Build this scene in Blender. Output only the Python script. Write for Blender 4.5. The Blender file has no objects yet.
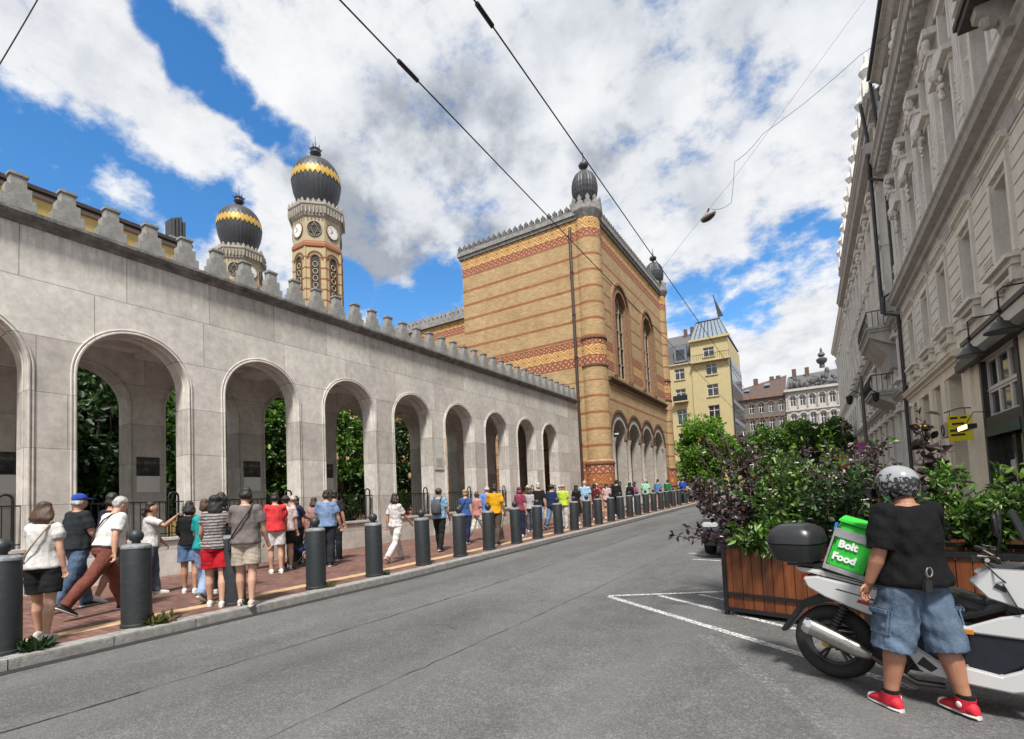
import bpy, bmesh, math, random
import numpy as np
from mathutils import Vector, Matrix, noise
random.seed(7); RNG = np.random.default_rng(11)
R = math.radians
S = bpy.context.scene
COL = S.collection

# ------------------------------------------------------------------ camera
cam_d = bpy.data.cameras.new('camera'); cam = bpy.data.objects.new('camera', cam_d); COL.objects.link(cam)
cam_d.sensor_width = 36; cam_d.lens = 500 / 1024 * 36; cam_d.shift_y = 100.5 / 1024
cam_d.clip_start = .05; cam_d.clip_end = 3000
cm = Matrix(((0.850318, 0.066346, 0.522071), (0.524349, -0.022132, -0.851216), (-0.04492, 0.997551, -0.053607))).to_4x4()
cm.translation = (0, 0, 1.67); cam.matrix_world = cm
S.camera = cam

# ------------------------------------------------------------------ exposure, sampling
S.render.engine = 'CYCLES'
S.cycles.use_denoising = True
S.cycles.max_bounces = 7; S.cycles.diffuse_bounces = 4; S.cycles.glossy_bounces = 3
S.cycles.transmission_bounces = 4; S.cycles.transparent_max_bounces = 6
S.cycles.caustics_reflective = False; S.cycles.caustics_refractive = False
vs = S.view_settings
vs.view_transform = 'Standard'; vs.look = 'None'; vs.gamma = 1; vs.use_curve_mapping = False
vs.exposure = 0.36

# ------------------------------------------------------------------ node helpers
class NT:
    def __init__(s, tree): s.t = tree; s.t.nodes.clear()
    def n(s, type_, ins=None, **props):
        nd = s.t.nodes.new(type_)
        for k, v in props.items(): setattr(nd, k, v)
        for k, v in (ins or {}).items():
            sock = nd.inputs[k]
            if isinstance(v, bpy.types.NodeSocket): s.t.links.new(v, sock)
            else: sock.default_value = v
        return nd
    def m(s, op, a, b=0.0, c=0.0, clamp=False):
        return s.n('ShaderNodeMath', {0: a, 1: b, 2: c}, operation=op, use_clamp=clamp).outputs[0]
    def ramp(s, fac, stops, interp='LINEAR'):
        nd = s.n('ShaderNodeValToRGB', {0: fac}); cr = nd.color_ramp; cr.interpolation = interp
        while len(cr.elements) < len(stops): cr.elements.new(.5)
        for e, (p, c) in zip(cr.elements, stops):
            e.position = p; e.color = (*c, 1) if len(c) == 3 else c
        return nd.outputs[0]
    def mix(s, fac, a, b, blend='MIX'):
        nd = s.n('ShaderNodeMix', data_type='RGBA', blend_type=blend)
        for i, v in ((0, fac), (6, a), (7, b)):
            if isinstance(v, bpy.types.NodeSocket): s.t.links.new(v, nd.inputs[i])
            elif i == 0: nd.inputs[0].default_value = v
            else: nd.inputs[i].default_value = (*v[:3], 1)
        return nd.outputs[2]
    def noise(s, vec, scale, detail=4, rough=.55, **k):
        return s.n('ShaderNodeTexNoise', {'Vector': vec, 'Scale': scale, 'Detail': detail, 'Roughness': rough}, **k).outputs[0]
    def mr(s, v, a, b, c=0.0, d=1.0, it='LINEAR'):
        return s.n('ShaderNodeMapRange', {0: v, 1: a, 2: b, 3: c, 4: d}, interpolation_type=it).outputs[0]
    def obj(s): return s.n('ShaderNodeTexCoord').outputs['Object']
    def scale(s, vec, sc):
        return s.n('ShaderNodeMapping', {'Vector': vec, 'Scale': sc}).outputs[0]
    def wall_uv(s):
        """metres along a vertical wall in x, height in y (works on faces that look along x or y)"""
        o = s.n('ShaderNodeSeparateXYZ', {0: s.obj()}); g = s.n('ShaderNodeSeparateXYZ', {0: s.n('ShaderNodeTexCoord').outputs['Normal']})
        f = s.m('GREATER_THAN', s.m('ABSOLUTE', g.outputs[0]), .6)
        u = s.m('ADD', s.m('MULTIPLY', o.outputs[1], f), s.m('MULTIPLY', o.outputs[0], s.m('SUBTRACT', 1.0, f)))
        return s.n('ShaderNodeCombineXYZ', {0: u, 1: o.outputs[2], 2: 0.0}).outputs[0], u, o.outputs[2]

# ------------------------------------------------------------------ world: Nishita sky with procedural clouds by direction
SUN_EL, SUN_AZ = 58.0, 150.0           # azimuth clockwise from +Y (street direction)
W = bpy.data.worlds.new('World'); S.world = W; W.use_nodes = True
w = NT(W.node_tree)
sky = w.n('ShaderNodeTexSky', sky_type='NISHITA', sun_disc=False, sun_elevation=R(SUN_EL), sun_rotation=R(SUN_AZ), air_density=1.0, dust_density=.3, ozone_density=2.0)
dirv = w.n('ShaderNodeTexCoord').outputs['Generated']
BLUE = [(-0.863,0.22,0.454,0.9856,0.9992),(-0.815,0.303,0.495,0.9944,0.9997),(-0.872,0.254,0.418,0.9913,0.9995),(-0.695,0.291,0.657,0.9991,0.9999,.95),(-0.693,0.338,0.636,0.9986,0.9999,.95),(-0.692,0.385,0.611,0.9988,0.9999,.95),(-0.682,0.434,0.589,0.9987,0.9999,.95),(-0.668,0.475,0.573,0.9989,0.9999,.95),(-0.756,0.418,0.504,0.9962,0.9998),(-0.795,0.379,0.474,0.997,0.9998),(-0.576,0.713,0.399,0.9963,0.9998),(-0.642,0.675,0.365,0.9966,0.9998),(-0.702,0.6,0.384,0.9979,0.9999),(-0.048,0.935,0.352,0.9966,0.9998,.6),(-0.118,0.929,0.351,0.9972,0.9998,.6),(0.025,0.927,0.373,0.9962,0.9998,.6),(-0.178,0.927,0.33,0.9966,0.9998,.6),(-0.091,0.948,0.306,0.9979,0.9999)]
WHITE = [(-0.803,0.177,0.569,0.9973,0.9998),(-0.795,0.221,0.566,0.9987,0.9999),(-0.787,0.27,0.555,0.9987,0.9999),(-0.775,0.324,0.542,0.9972,0.9998),(-0.754,0.388,0.529,0.9974,0.9998),(-0.736,0.43,0.523,0.9991,1.0),(-0.835,0.31,0.454,0.9989,0.9999),(-0.725,0.465,0.508,0.9986,0.9999),(-0.73,0.493,0.474,0.9993,1.0),(-0.012,0.968,0.251,0.9936,0.9996),(-0.075,0.972,0.22,0.9922,0.9995),(-0.737,0.253,0.627,0.9964,0.9998)]
GRAY = [(-0.567,0.654,0.502,0.9728,0.9984,1.25),(-0.638,0.562,0.526,0.9865,0.9992,.5),(-0.449,0.676,0.584,0.9866,0.9992,.9),(-0.274,0.773,0.572,0.9972,0.9998,.9),(-0.139,0.866,0.481,0.9981,0.9999,.4),(-0.657,0.597,0.461,0.9892,0.9994,.6),(-0.055,0.768,0.638,0.95,0.9971,.35),(-0.217,0.722,0.657,0.9656,0.998,.35)]
def norm3(v):
    l = math.sqrt(sum(a * a for a in v[:3])); return (v[0] / l, v[1] / l, v[2] / l)
wob = w.n('ShaderNodeTexNoise', {'Vector': dirv, 'Scale': 5.0, 'Detail': 3.0})
dirw = w.n('ShaderNodeVectorMath', {0: dirv, 1: w.n('ShaderNodeVectorMath', {0: w.n('ShaderNodeVectorMath', {0: wob.outputs['Color'], 1: (.5, .5, .5)}, operation='SUBTRACT').outputs[0], 1: (.10, .10, .10)}, operation='MULTIPLY').outputs[0]}, operation='ADD').outputs[0]
dirw = w.n('ShaderNodeVectorMath', {0: dirw}, operation='NORMALIZE').outputs[0]
def blobs(items):
    tot = None
    for it in items:
        d = w.n('ShaderNodeVectorMath', {0: dirw, 1: norm3(it)}, operation='DOT_PRODUCT').outputs['Value']
        v = w.mr(d, it[3], it[4], 0.0, it[5] if len(it) > 5 else 1.0, 'SMOOTHSTEP')
        tot = v if tot is None else w.m('MAXIMUM', tot, v)
    return tot
sep = w.n('ShaderNodeSeparateXYZ', {0: dirv})
zc = w.m('ADD', w.m('MAXIMUM', sep.outputs[2], 0.0), .28)
plan = w.n('ShaderNodeCombineXYZ', {0: w.m('DIVIDE', sep.outputs[0], zc), 1: w.m('DIVIDE', sep.outputs[1], zc), 2: 0.0}).outputs[0]
n1 = w.noise(plan, 3.2, 9, .62); n2 = w.noise(plan, 9.0, 6, .65); n3 = w.noise(dirv, 6.5, 7, .55)
cov = w.m('ADD', w.m('SUBTRACT', .82, w.m('MULTIPLY', blobs(BLUE), .86)), w.m('MULTIPLY', blobs(WHITE), .45))
cov = w.m('ADD', cov, w.m('MULTIPLY', w.m('SUBTRACT', n1, .5), 1.9))
cov = w.m('ADD', cov, w.m('MULTIPLY', w.m('SUBTRACT', n2, .5), 1.9))
cov = w.mr(cov, .12, .80, 0.0, 1.0, 'SMOOTHSTEP')
gray = w.m('MULTIPLY', blobs(GRAY), w.mr(n3, .34, .58, .35, 1.25))
gray = w.m('ADD', gray, w.mr(n3, .42, .72, -.12, .26), clamp=True)
ccol = w.ramp(gray, [(0, (4.7, 4.76, 4.88)), (.4, (4.0, 4.15, 4.4)), (1, (2.1, 2.3, 2.65))])
hsv = w.n('ShaderNodeHueSaturation', {'Saturation': 1.32, 'Value': 1.12, 'Color': sky.outputs[0]})
ccol = w.mix(1.0, ccol, w.ramp(w.m('ADD', w.m('MULTIPLY', n2, .6), w.m('MULTIPLY', n1, .4)), [(.34, (.74, .76, .80)), (.52, (1.0, 1.0, 1.0)), (.66, (1.08, 1.08, 1.08))]), 'MULTIPLY')
wcol = w.mix(cov, hsv.outputs[0], ccol)
bg = w.n('ShaderNodeBackground', {'Color': wcol, 'Strength': .15})
w.t.links.new(bg.outputs[0], w.n('ShaderNodeOutputWorld').inputs[0])

# ------------------------------------------------------------------ sun behind thin cloud
sl = bpy.data.lights.new('sun', 'SUN'); sl.energy = 4.6; sl.angle = R(9); sl.color = (1, .955, .89)
sun = bpy.data.objects.new('sun', sl); COL.objects.link(sun)
sd = Vector((math.sin(R(SUN_AZ)) * math.cos(R(SUN_EL)), math.cos(R(SUN_AZ)) * math.cos(R(SUN_EL)), math.sin(R(SUN_EL))))
sun.rotation_euler = sd.to_track_quat('Z', 'Y').to_euler(); sun.location = sd * 100

# ------------------------------------------------------------------ mesh builder
class MB:
    def __init__(s): s.v = []; s.f = []; s.mi = []; s.cur = 0
    def add(s, vs, fs):
        o = len(s.v); s.v.extend([tuple(p) for p in vs])
        for f in fs: s.f.append(tuple(i + o for i in f)); s.mi.append(s.cur)
        return s
    def box(s, x0, x1, y0, y1, z0, z1):
        return s.add([(x0,y0,z0),(x1,y0,z0),(x1,y1,z0),(x0,y1,z0),(x0,y0,z1),(x1,y0,z1),(x1,y1,z1),(x0,y1,z1)],
                     [(3,2,1,0),(4,5,6,7),(0,1,5,4),(1,2,6,5),(2,3,7,6),(3,0,4,7)])
    def obox(s, c, size, M=None):
        hx, hy, hz = (q / 2 for q in size); M = M or Matrix.Identity(3); c = Vector(c)
        ps = [c + M @ Vector(p) for p in ((-hx,-hy,-hz),(hx,-hy,-hz),(hx,hy,-hz),(-hx,hy,-hz),(-hx,-hy,hz),(hx,-hy,hz),(hx,hy,hz),(-hx,hy,hz))]
        return s.add(ps, [(3,2,1,0),(4,5,6,7),(0,1,5,4),(1,2,6,5),(2,3,7,6),(3,0,4,7)])
    def prism(s, pts, fn, a, b):
        """2-D outline extruded: fn(u, v, w) -> xyz, w from a to b"""
        n = len(pts); vs = [fn(u, v, a) for u, v in pts] + [fn(u, v, b) for u, v in pts]
        fs = [tuple(range(n))[::-1], tuple(range(n, 2 * n))] + [(i, (i + 1) % n, n + (i + 1) % n, n + i) for i in range(n)]
        return s.add(vs, fs)
    def tube(s, pts, rs, n=8, caps=True):
        pts = [Vector(p) for p in pts]
        if not isinstance(rs, (list, tuple)): rs = [rs] * len(pts)
        vs = []; up = None
        for i, p in enumerate(pts):
            t = (pts[min(i + 1, len(pts) - 1)] - pts[max(i - 1, 0)])
            if t.length < 1e-9: t = Vector((0, 0, 1))
            t.normalize()
            if up is None:
                a = Vector((0, 0, 1)) if abs(t.z) < .9 else Vector((1, 0, 0)); up = t.cross(a).normalized()
            up = (up - t * up.dot(t)).normalized(); b = t.cross(up)
            for k in range(n):
                an = 2 * math.pi * k / n; vs.append(p + (up * math.cos(an) + b * math.sin(an)) * rs[i])
        fs = [(i*n+k, i*n+(k+1) % n, (i+1)*n+(k+1) % n, (i+1)*n+k) for i in range(len(pts)-1) for k in range(n)]
        if caps: fs += [tuple(range(n))[::-1], tuple((len(pts)-1)*n + k for k in range(n))]
        return s.add(vs, fs)
    def lathe(s, prof, c=(0, 0, 0), n=24, flute=0, a0=0.0):
        vs = []
        for r, z in prof:
            for k in range(n):
                an = 2 * math.pi * k / n + a0; rr = r * (1 + (flute if k % 2 else -flute))
                vs.append((c[0] + rr * math.cos(an), c[1] + rr * math.sin(an), c[2] + z))
        m = len(prof)
        fs = [(i*n+k, i*n+(k+1) % n, (i+1)*n+(k+1) % n, (i+1)*n+k) for i in range(m-1) for k in range(n)]
        fs += [tuple(range(n))[::-1], tuple((m-1)*n+k for k in range(n))]
        return s.add(vs, fs)
    def rings(s, rings):
        """rings: (centre, rx, ry, ax, ay) elliptical sections lofted and capped"""
        n = 14; vs = []
        for c, rx, ry, ax, ay in rings:
            c = Vector(c); ax = Vector(ax); ay = Vector(ay)
            for k in range(n):
                an = 2 * math.pi * k / n; vs.append(c + ax * (rx * math.cos(an)) + ay * (ry * math.sin(an)))
        m = len(rings)
        fs = [(i*n+k, i*n+(k+1) % n, (i+1)*n+(k+1) % n, (i+1)*n+k) for i in range(m-1) for k in range(n)]
        fs += [tuple(range(n))[::-1], tuple((m-1)*n+k for k in range(n))]
        return s.add(vs, fs)
    def ball(s, c, r, n=12, m=8, M=None):
        rx, ry, rz = r if isinstance(r, (tuple, list)) else (r, r, r); c = Vector(c); vs = []; M = M or Matrix.Identity(3)
        for i in range(1, m):
            ph = math.pi * i / m
            for k in range(n):
                an = 2 * math.pi * k / n
                vs.append(c + M @ Vector((rx*math.sin(ph)*math.cos(an), ry*math.sin(ph)*math.sin(an), -rz*math.cos(ph))))
        vs += [c + M @ Vector((0, 0, -rz)), c + M @ Vector((0, 0, rz))]; b = (m-1)*n
        fs = [(i*n+k, i*n+(k+1) % n, (i+1)*n+(k+1) % n, (i+1)*n+k) for i in range(m-2) for k in range(n)]
        fs += [(b, (k+1) % n, k) for k in range(n)] + [(b+1, (m-2)*n+k, (m-2)*n+(k+1) % n) for k in range(n)]
        return s.add(vs, fs)
    def mesh(s, name):
        me = bpy.data.meshes.new(name); me.from_pydata(s.v, [], s.f)
        if any(s.mi): me.polygons.foreach_set('material_index', s.mi)
        return me
    def build(s, name, mats, parent=None, smooth=0, bevel=0, world=True):
        return link(name, s.mesh(name), mats, parent, smooth, bevel, world)

INV = {}
def link(name, me, mats, parent=None, smooth=0, bevel=0, world=True):
    if not isinstance(mats, (list, tuple)): mats = [mats]
    for m_ in mats: me.materials.append(m_)
    bm = bmesh.new(); bm.from_mesh(me); bmesh.ops.recalc_face_normals(bm, faces=bm.faces)
    if bevel: 
        bmesh.ops.bevel(bm, geom=[e for e in bm.edges if len(e.link_faces) == 2 and e.calc_face_angle(0) > .6], offset=bevel, segments=2, affect='EDGES', clamp_overlap=True)
    if smooth:
        for f in bm.faces: f.smooth = True
        lim = R(smooth) if smooth > 1 else R(40)
        for e in bm.edges:
            if len(e.link_faces) != 2 or e.calc_face_angle(0) > lim: e.smooth = False
    bm.to_mesh(me); bm.free()
    ob = bpy.data.objects.new(name, me); COL.objects.link(ob)
    if parent is not None:
        ob.parent = parent
        if world and parent.name in INV: me.transform(INV[parent.name]); INV[ob.name] = INV[parent.name]
    return ob
def thing(name, label, cat, loc=(0, 0, 0), rotz=0.0, group=None):
    o = bpy.data.objects.new(name, None); COL.objects.link(o); o.empty_display_size = .2
    o.location = loc; o.rotation_euler = (0, 0, rotz); o['label'] = label; o['category'] = cat
    if group: o['group'] = group
    INV[o.name] = (Matrix.Translation(loc) @ Matrix.Rotation(rotz, 4, 'Z')).inverted()
    return o
def tag(o, label, cat, group=None):
    o['label'] = label; o['category'] = cat
    if group: o['group'] = group
    return o
def struct(o, kind='structure'): o['kind'] = kind; return o
def dup(o, loc, rotz=None, label=None, scale=None):
    c = o.copy(); COL.objects.link(c); c.location = loc
    if rotz is not None: c.rotation_euler = (0, 0, rotz)
    if scale: c.scale = (scale,) * 3
    if label: c['label'] = label
    for ch in o.children:
        d = ch.copy(); COL.objects.link(d); d.parent = c
        for g_ in ch.children:
            e = g_.copy(); COL.objects.link(e); e.parent = d
    return c
def ground(y): 
    """street level: flat near the camera, then rising gently"""
    t = max(0.0, y - 8); return .013 * min(t, 140)
def arc(cu, cv, r, a0, a1, n):
    return [(cu + r * math.cos(a0 + (a1 - a0) * i / n), cv + r * math.sin(a0 + (a1 - a0) * i / n)) for i in range(n + 1)]
fx = lambda u, v, w_: (w_, u, v)      # outline in (y, z), extruded along x
fy = lambda u, v, w_: (u, w_, v)      # outline in (x, z), extruded along y
fz = lambda u, v, w_: (u, v, w_)
# ------------------------------------------------------------------ materials
MATS = {}
def mat(name, col, rough=.75, metal=0.0, ns=0.0, na=0.0, bump=0.0, bs=None, spec=.5, coat=0.0, emit=None, es=1.0):
    if name in MATS: return MATS[name]
    m = bpy.data.materials.new(name); m.use_nodes = True; t = NT(m.node_tree); o = t.obj(); c = (*col, 1)
    if ns:
        nz = t.noise(o, ns, 6, .6)
        c = t.mix(t.mr(nz, .3, .7), tuple(q * (1 - na) for q in col), tuple(min(1, q * (1 + na)) for q in col))
    b = t.n('ShaderNodeBsdfPrincipled', {'Base Color': c, 'Roughness': rough, 'Metallic': metal, 'Specular IOR Level': spec, 'Coat Weight': coat})
    if bump:
        nb = t.n('ShaderNodeBump', {'Height': t.noise(o, bs or ns or 20, 5, .6), 'Strength': bump, 'Distance': .02})
        t.t.links.new(nb.outputs[0], b.inputs['Normal'])
    if emit:
        b.inputs['Emission Color'].default_value = (*emit, 1); b.inputs['Emission Strength'].default_value = es
    t.t.links.new(b.outputs[0], t.n('ShaderNodeOutputMaterial').inputs[0])
    MATS[name] = m; return m
def custom(name, fn):
    if name in MATS: return MATS[name]
    m = bpy.data.materials.new(name); m.use_nodes = True; t = NT(m.node_tree)
    b = t.n('ShaderNodeBsdfPrincipled', {'Roughness': .8}); out = t.n('ShaderNodeOutputMaterial', {0: b.outputs[0]})
    r = fn(t, b)
    if r is not None: t.t.links.new(r, out.inputs[0])
    MATS[name] = m; return m
def setc(t, b, col, h=None, strength=.4, dist=.01, rough=None):
    t.t.links.new(col, b.inputs['Base Color'])
    if h is not None:
        t.t.links.new(t.n('ShaderNodeBump', {'Height': h, 'Strength': strength, 'Distance': dist}).outputs[0], b.inputs['Normal'])
    if rough is not None:
        if isinstance(rough, bpy.types.NodeSocket): t.t.links.new(rough, b.inputs['Roughness'])
        else: b.inputs['Roughness'].default_value = rough

def f_asphalt(t, b):
    o = t.obj(); v = t.n('ShaderNodeTexVoronoi', {'Vector': o, 'Scale': 95.0}); v2 = t.n('ShaderNodeTexVoronoi', {'Vector': o, 'Scale': 30.0})
    agg = t.n('ShaderNodeSeparateColor', {0: v.outputs['Color']}).outputs[0]
    agg2 = t.n('ShaderNodeSeparateColor', {0: v2.outputs['Color']}).outputs[1]
    base = t.ramp(agg, [(0, (.070, .071, .073)), (.55, (.105, .105, .106)), (.85, (.132, .132, .130)), (1, (.19, .189, .186))])
    base = t.mix(t.mr(agg2, .86, 1.0, 0.0, .35), base, (.21, .208, .205))
    big = t.noise(t.scale(o, (1.0, .35, 1)), .55, 5, .6); med = t.noise(o, 2.6, 6, .65)
    base = t.mix(1.0, base, t.ramp(big, [(.3, (.72,)*3), (.7, (1.22,)*3)]), 'MULTIPLY')
    base = t.mix(1.0, base, t.ramp(med, [(.3, (.84,)*3), (.7, (1.12,)*3)]), 'MULTIPLY')
    # long wheel-polished strips along the street and a darker repaired strip
    x = t.n('ShaderNodeSeparateXYZ', {0: o}).outputs[0]
    tr = t.m('SINE', t.m('MULTIPLY', t.m('ADD', x, t.m('MULTIPLY', med, .5)), 3.4))
    base = t.mix(t.mr(tr, .2, 1.0, 0.0, .3), base, (.15, .149, .147))
    vp = t.n('ShaderNodeTexVoronoi', {'Vector': t.scale(o, (1.0, .28, 1)), 'Scale': .33}); pc = t.n('ShaderNodeSeparateColor', {0: vp.outputs['Color']}).outputs[0]
    base = t.mix(1.0, base, t.ramp(pc, [(0, (.90, .90, .91)), (.5, (1.0, 1.0, 1.0)), (1, (1.09, 1.085, 1.08))]), 'MULTIPLY')
    spot = t.n('ShaderNodeTexVoronoi', {'Vector': o, 'Scale': 1.1}).outputs['Distance']
    base = t.mix(t.mr(t.m('ADD', spot, t.m('MULTIPLY', med, .12)), .085, .11, .55, 0.0), base, (.04, .04, .04))
    setc(t, b, base, agg, .55, .006, t.mr(agg, 0, 1, .8, .62))
def f_paving(t, b):
    o = t.obj(); br = t.n('ShaderNodeTexBrick', {'Vector': o, 'Scale': 1.0, 'Brick Width': .2, 'Row Height': .1, 'Mortar Size': .009, 'Mortar Smooth': .3, 'Bias': 0.0,
        'Color1': (.125, .056, .043, 1), 'Color2': (.225, .112, .086, 1), 'Mortar': (.075, .06, .055, 1)})
    n = t.noise(o, 1.3, 6, .65); n2 = t.noise(o, 11, 5, .6)
    c = t.mix(1.0, br.outputs[0], t.ramp(n, [(.3, (.7, .7, .72)), (.7, (1.18, 1.15, 1.12))]), 'MULTIPLY')
    c = t.mix(t.mr(n2, .55, .75, 0, .35), c, (.20, .15, .13))
    setc(t, b, c, br.outputs[1], -.3, .004, .8)
def f_slabs(t, b):
    o = t.obj(); br = t.n('ShaderNodeTexBrick', {'Vector': o, 'Scale': 1.0, 'Brick Width': .9, 'Row Height': .6, 'Mortar Size': .008, 'Color1': (.20, .195, .19, 1), 'Color2': (.26, .25, .24, 1), 'Mortar': (.08, .08, .08, 1)})
    c = t.mix(1.0, br.outputs[0], t.ramp(t.noise(o, 2, 6, .65), [(.3, (.75,)*3), (.7, (1.15,)*3)]), 'MULTIPLY')
    setc(t, b, c, br.outputs[1], -.3, .004, .85)
def f_limestone(t, b):
    uv, u, z = t.wall_uv(); o = t.obj()
    br = t.n('ShaderNodeTexBrick', {'Vector': t.n('ShaderNodeMapping', {'Vector': uv, 'Location': (.35, .42, 0)}).outputs[0], 'Scale': 1.0, 'Brick Width': 2.35, 'Row Height': 1.18, 'Mortar Size': .007, 'Mortar Smooth': .4, 'Bias': -.1,
        'Color1': (.50, .475, .435, 1), 'Color2': (.72, .695, .65, 1), 'Mortar': (.22, .2, .18, 1)}, offset=.42, squash=.8, squash_frequency=3)
    n = t.noise(o, .7, 7, .68); n2 = t.noise(o, 5, 8, .7); n3 = t.noise(t.scale(o, (1, 3.2, .35)), 2.2, 7, .7)
    c = t.mix(1.0, br.outputs[0], t.ramp(n, [(.28, (.72, .71, .71)), (.72, (1.16, 1.15, 1.14))]), 'MULTIPLY')
    c = t.mix(1.0, c, t.ramp(n2, [(.3, (.80, .80, .79)), (.65, (1.1, 1.1, 1.1))]), 'MULTIPLY')
    # rain streaks that run down from the cornice
    st = t.m('MULTIPLY', t.mr(z, 6.7, 8.35, 0.0, 1.0), t.mr(n3, .46, .64))
    c = t.mix(t.m('MULTIPLY', st, .7), c, (.15, .145, .13))
    # pits in the stone
    pit = t.noise(t.scale(o, (1, 1, 1.6)), 9.0, 4, .6)
    c = t.mix(t.m('MULTIPLY', t.mr(pit, .68, .74), .75), c, (.14, .13, .12))
    h = t.m('ADD', t.m('MULTIPLY', br.outputs[1], -.8), t.m('MULTIPLY', n2, .5))
    setc(t, b, c, h, .45, .012, .85)
def f_oldstone(t, b):
    o = t.obj(); n = t.noise(o, 3.2, 8, .7); n2 = t.noise(o, 14, 6, .65)
    c = t.ramp(n, [(.3, (.075, .075, .072)), (.5, (.17, .168, .16)), (.72, (.30, .295, .28))])
    c = t.mix(t.mr(n2, .55, .7, 0, .6), c, (.075, .075, .07))
    setc(t, b, c, n2, .8, .03, .9)
def f_synbrick(t, b):
    uv, u, z = t.wall_uv(); o = t.obj()
    # round turrets carry no flat u: use the angle-free sum
    br = t.n('ShaderNodeTexBrick', {'Vector': uv, 'Scale': 1.0, 'Brick Width': .28, 'Row Height': .085, 'Mortar Size': .009, 'Bias': -.2,
        'Color1': (.41, .27, .13, 1), 'Color2': (.545, .388, .21, 1), 'Mortar': (.40, .33, .2, 1)})
    yel = t.mix(1.0, br.outputs[0], t.ramp(t.noise(o, .9, 7, .7), [(.3, (.80, .77, .72)), (.7, (1.1, 1.1, 1.12))]), 'MULTIPLY')
    yel = t.mix(1.0, yel, t.ramp(t.noise(t.scale(o, (1, 1, 5)), 3.0, 6, .7), [(.3, (.85, .83, .78)), (.7, (1.1, 1.1, 1.1))]), 'MULTIPLY')
    br2 = t.n('ShaderNodeTexBrick', {'Vector': uv, 'Scale': 1.0, 'Brick Width': .28, 'Row Height': .085, 'Mortar Size': .009, 'Color1': (.26, .082, .032, 1), 'Color2': (.35, .125, .05, 1), 'Mortar': (.28, .17, .1, 1)})
    red = t.mix(1.0, br2.outputs[0], t.ramp(t.noise(o, 1.6, 6, .7), [(.3, (.8,)*3), (.7, (1.15,)*3)]), 'MULTIPLY')
    bands = [(1.5, 2.15), (3.55, 3.8), (4.73, 4.90), (5.87, 6.04), (6.99, 7.16), (8.11, 8.28), (9.20, 9.37), (12.2, 12.40), (13.46, 13.62), (14.62, 14.78), (15.74, 15.90), (16.82, 16.98), (17.95, 18.11), (19.18, 19.4)]
    st = [(0, (0, 0, 0))]
    for a, c_ in bands: st += [(a / 24, (1, 1, 1)), (c_ / 24, (0, 0, 0))]
    st = st[:32]
    isred = t.ramp(t.m('DIVIDE', z, 24.0), st, 'CONSTANT')
    col = t.mix(isred, yel, red)
    def zone(z0, z1): return t.m('MULTIPLY', t.m('GREATER_THAN', z, z0), t.m('LESS_THAN', z, z1))
    def diamonds(z0, z1, p, c_bg, c_ring, c_in):
        if p < .5: stops = [(0, c_ring), (.16, c_bg), (.66, c_ring), (.80, c_bg)]
        else: stops = [(0, c_in), (.13, c_bg), (.2, c_ring), (.33, c_bg), (.42, c_ring), (.56, c_bg), (.72, c_ring)]
        dx = t.m('ABSOLUTE', t.m('SUBTRACT', t.m('FRACT', t.m('DIVIDE', u, p)), .5)); dz = t.m('ABSOLUTE', t.m('DIVIDE', t.m('SUBTRACT', z, (z0 + z1) / 2), (z1 - z0)))
        d = t.m('ADD', t.m('MULTIPLY', dx, 1.0), dz)
        return t.ramp(d, stops, 'CONSTANT')
    Y1, Y2, RD, OR, PK, DK = (.52, .36, .12), (.60, .44, .2), (.28, .09, .045), (.42, .19, .05), (.55, .36, .26), (.20, .06, .03)
    for z0, z1, p, cs in ((19.85, 20.72, .95, (Y2, OR, RD)), (19.4, 19.83, .42, (RD, PK, RD)), (11.82, 12.2, .42, (RD, PK, DK)), (11.02, 11.82, .95, (Y2, OR, RD)), (10.42, 11.0, .42, (RD, PK, DK)), (2.98, 3.55, .46, (RD, PK, DK)), (2.2, 2.95, .85, (OR, RD, Y1))):
        col = t.mix(zone(z0, z1), col, diamonds(z0, z1, p, *cs))
    for z1 in (12.2, 11.02, 11.82, 10.42, 2.98, 2.2, 19.84): 
        col = t.mix(zone(z1 - .035, z1 + .035), col, DK)
    dirt = t.noise(t.scale(o, (2, 2, .3)), 1.1, 7, .7)
    col = t.mix(t.mr(dirt, .55, .8, 0, .35), col, (.16, .11, .06))
    setc(t, b, col, t.m('ADD', t.m('MULTIPLY', br.outputs[1], -1.0), t.noise(o, 22, 4, .6)), .45, .012, .88)
def f_facade(base, var, joint=None, soot=.5):
    def f(t, b):
        uv, u, z = t.wall_uv(); o = t.obj(); n = t.noise(o, .8, 8, .7); n2 = t.noise(t.scale(o, (2, 2, .4)), 2.0, 8, .72); n3 = t.noise(o, 12, 5, .6)
        c = t.ramp(n, [(.28, tuple(q * (1 - var) for q in base)), (.72, tuple(q * (1 + var * .7) for q in base))])
        c = t.mix(t.mr(n2, .46, .72, 0, soot), c, tuple(q * .33 for q in base))
        c = t.mix(t.mr(n3, .35, .65, .18, 0), c, tuple(q * .5 for q in base))
        setc(t, b, c, t.m('ADD', t.m('MULTIPLY', n3, .5), t.noise(o, 5, 4, .6)), .6, .03, .88)
    return f
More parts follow.
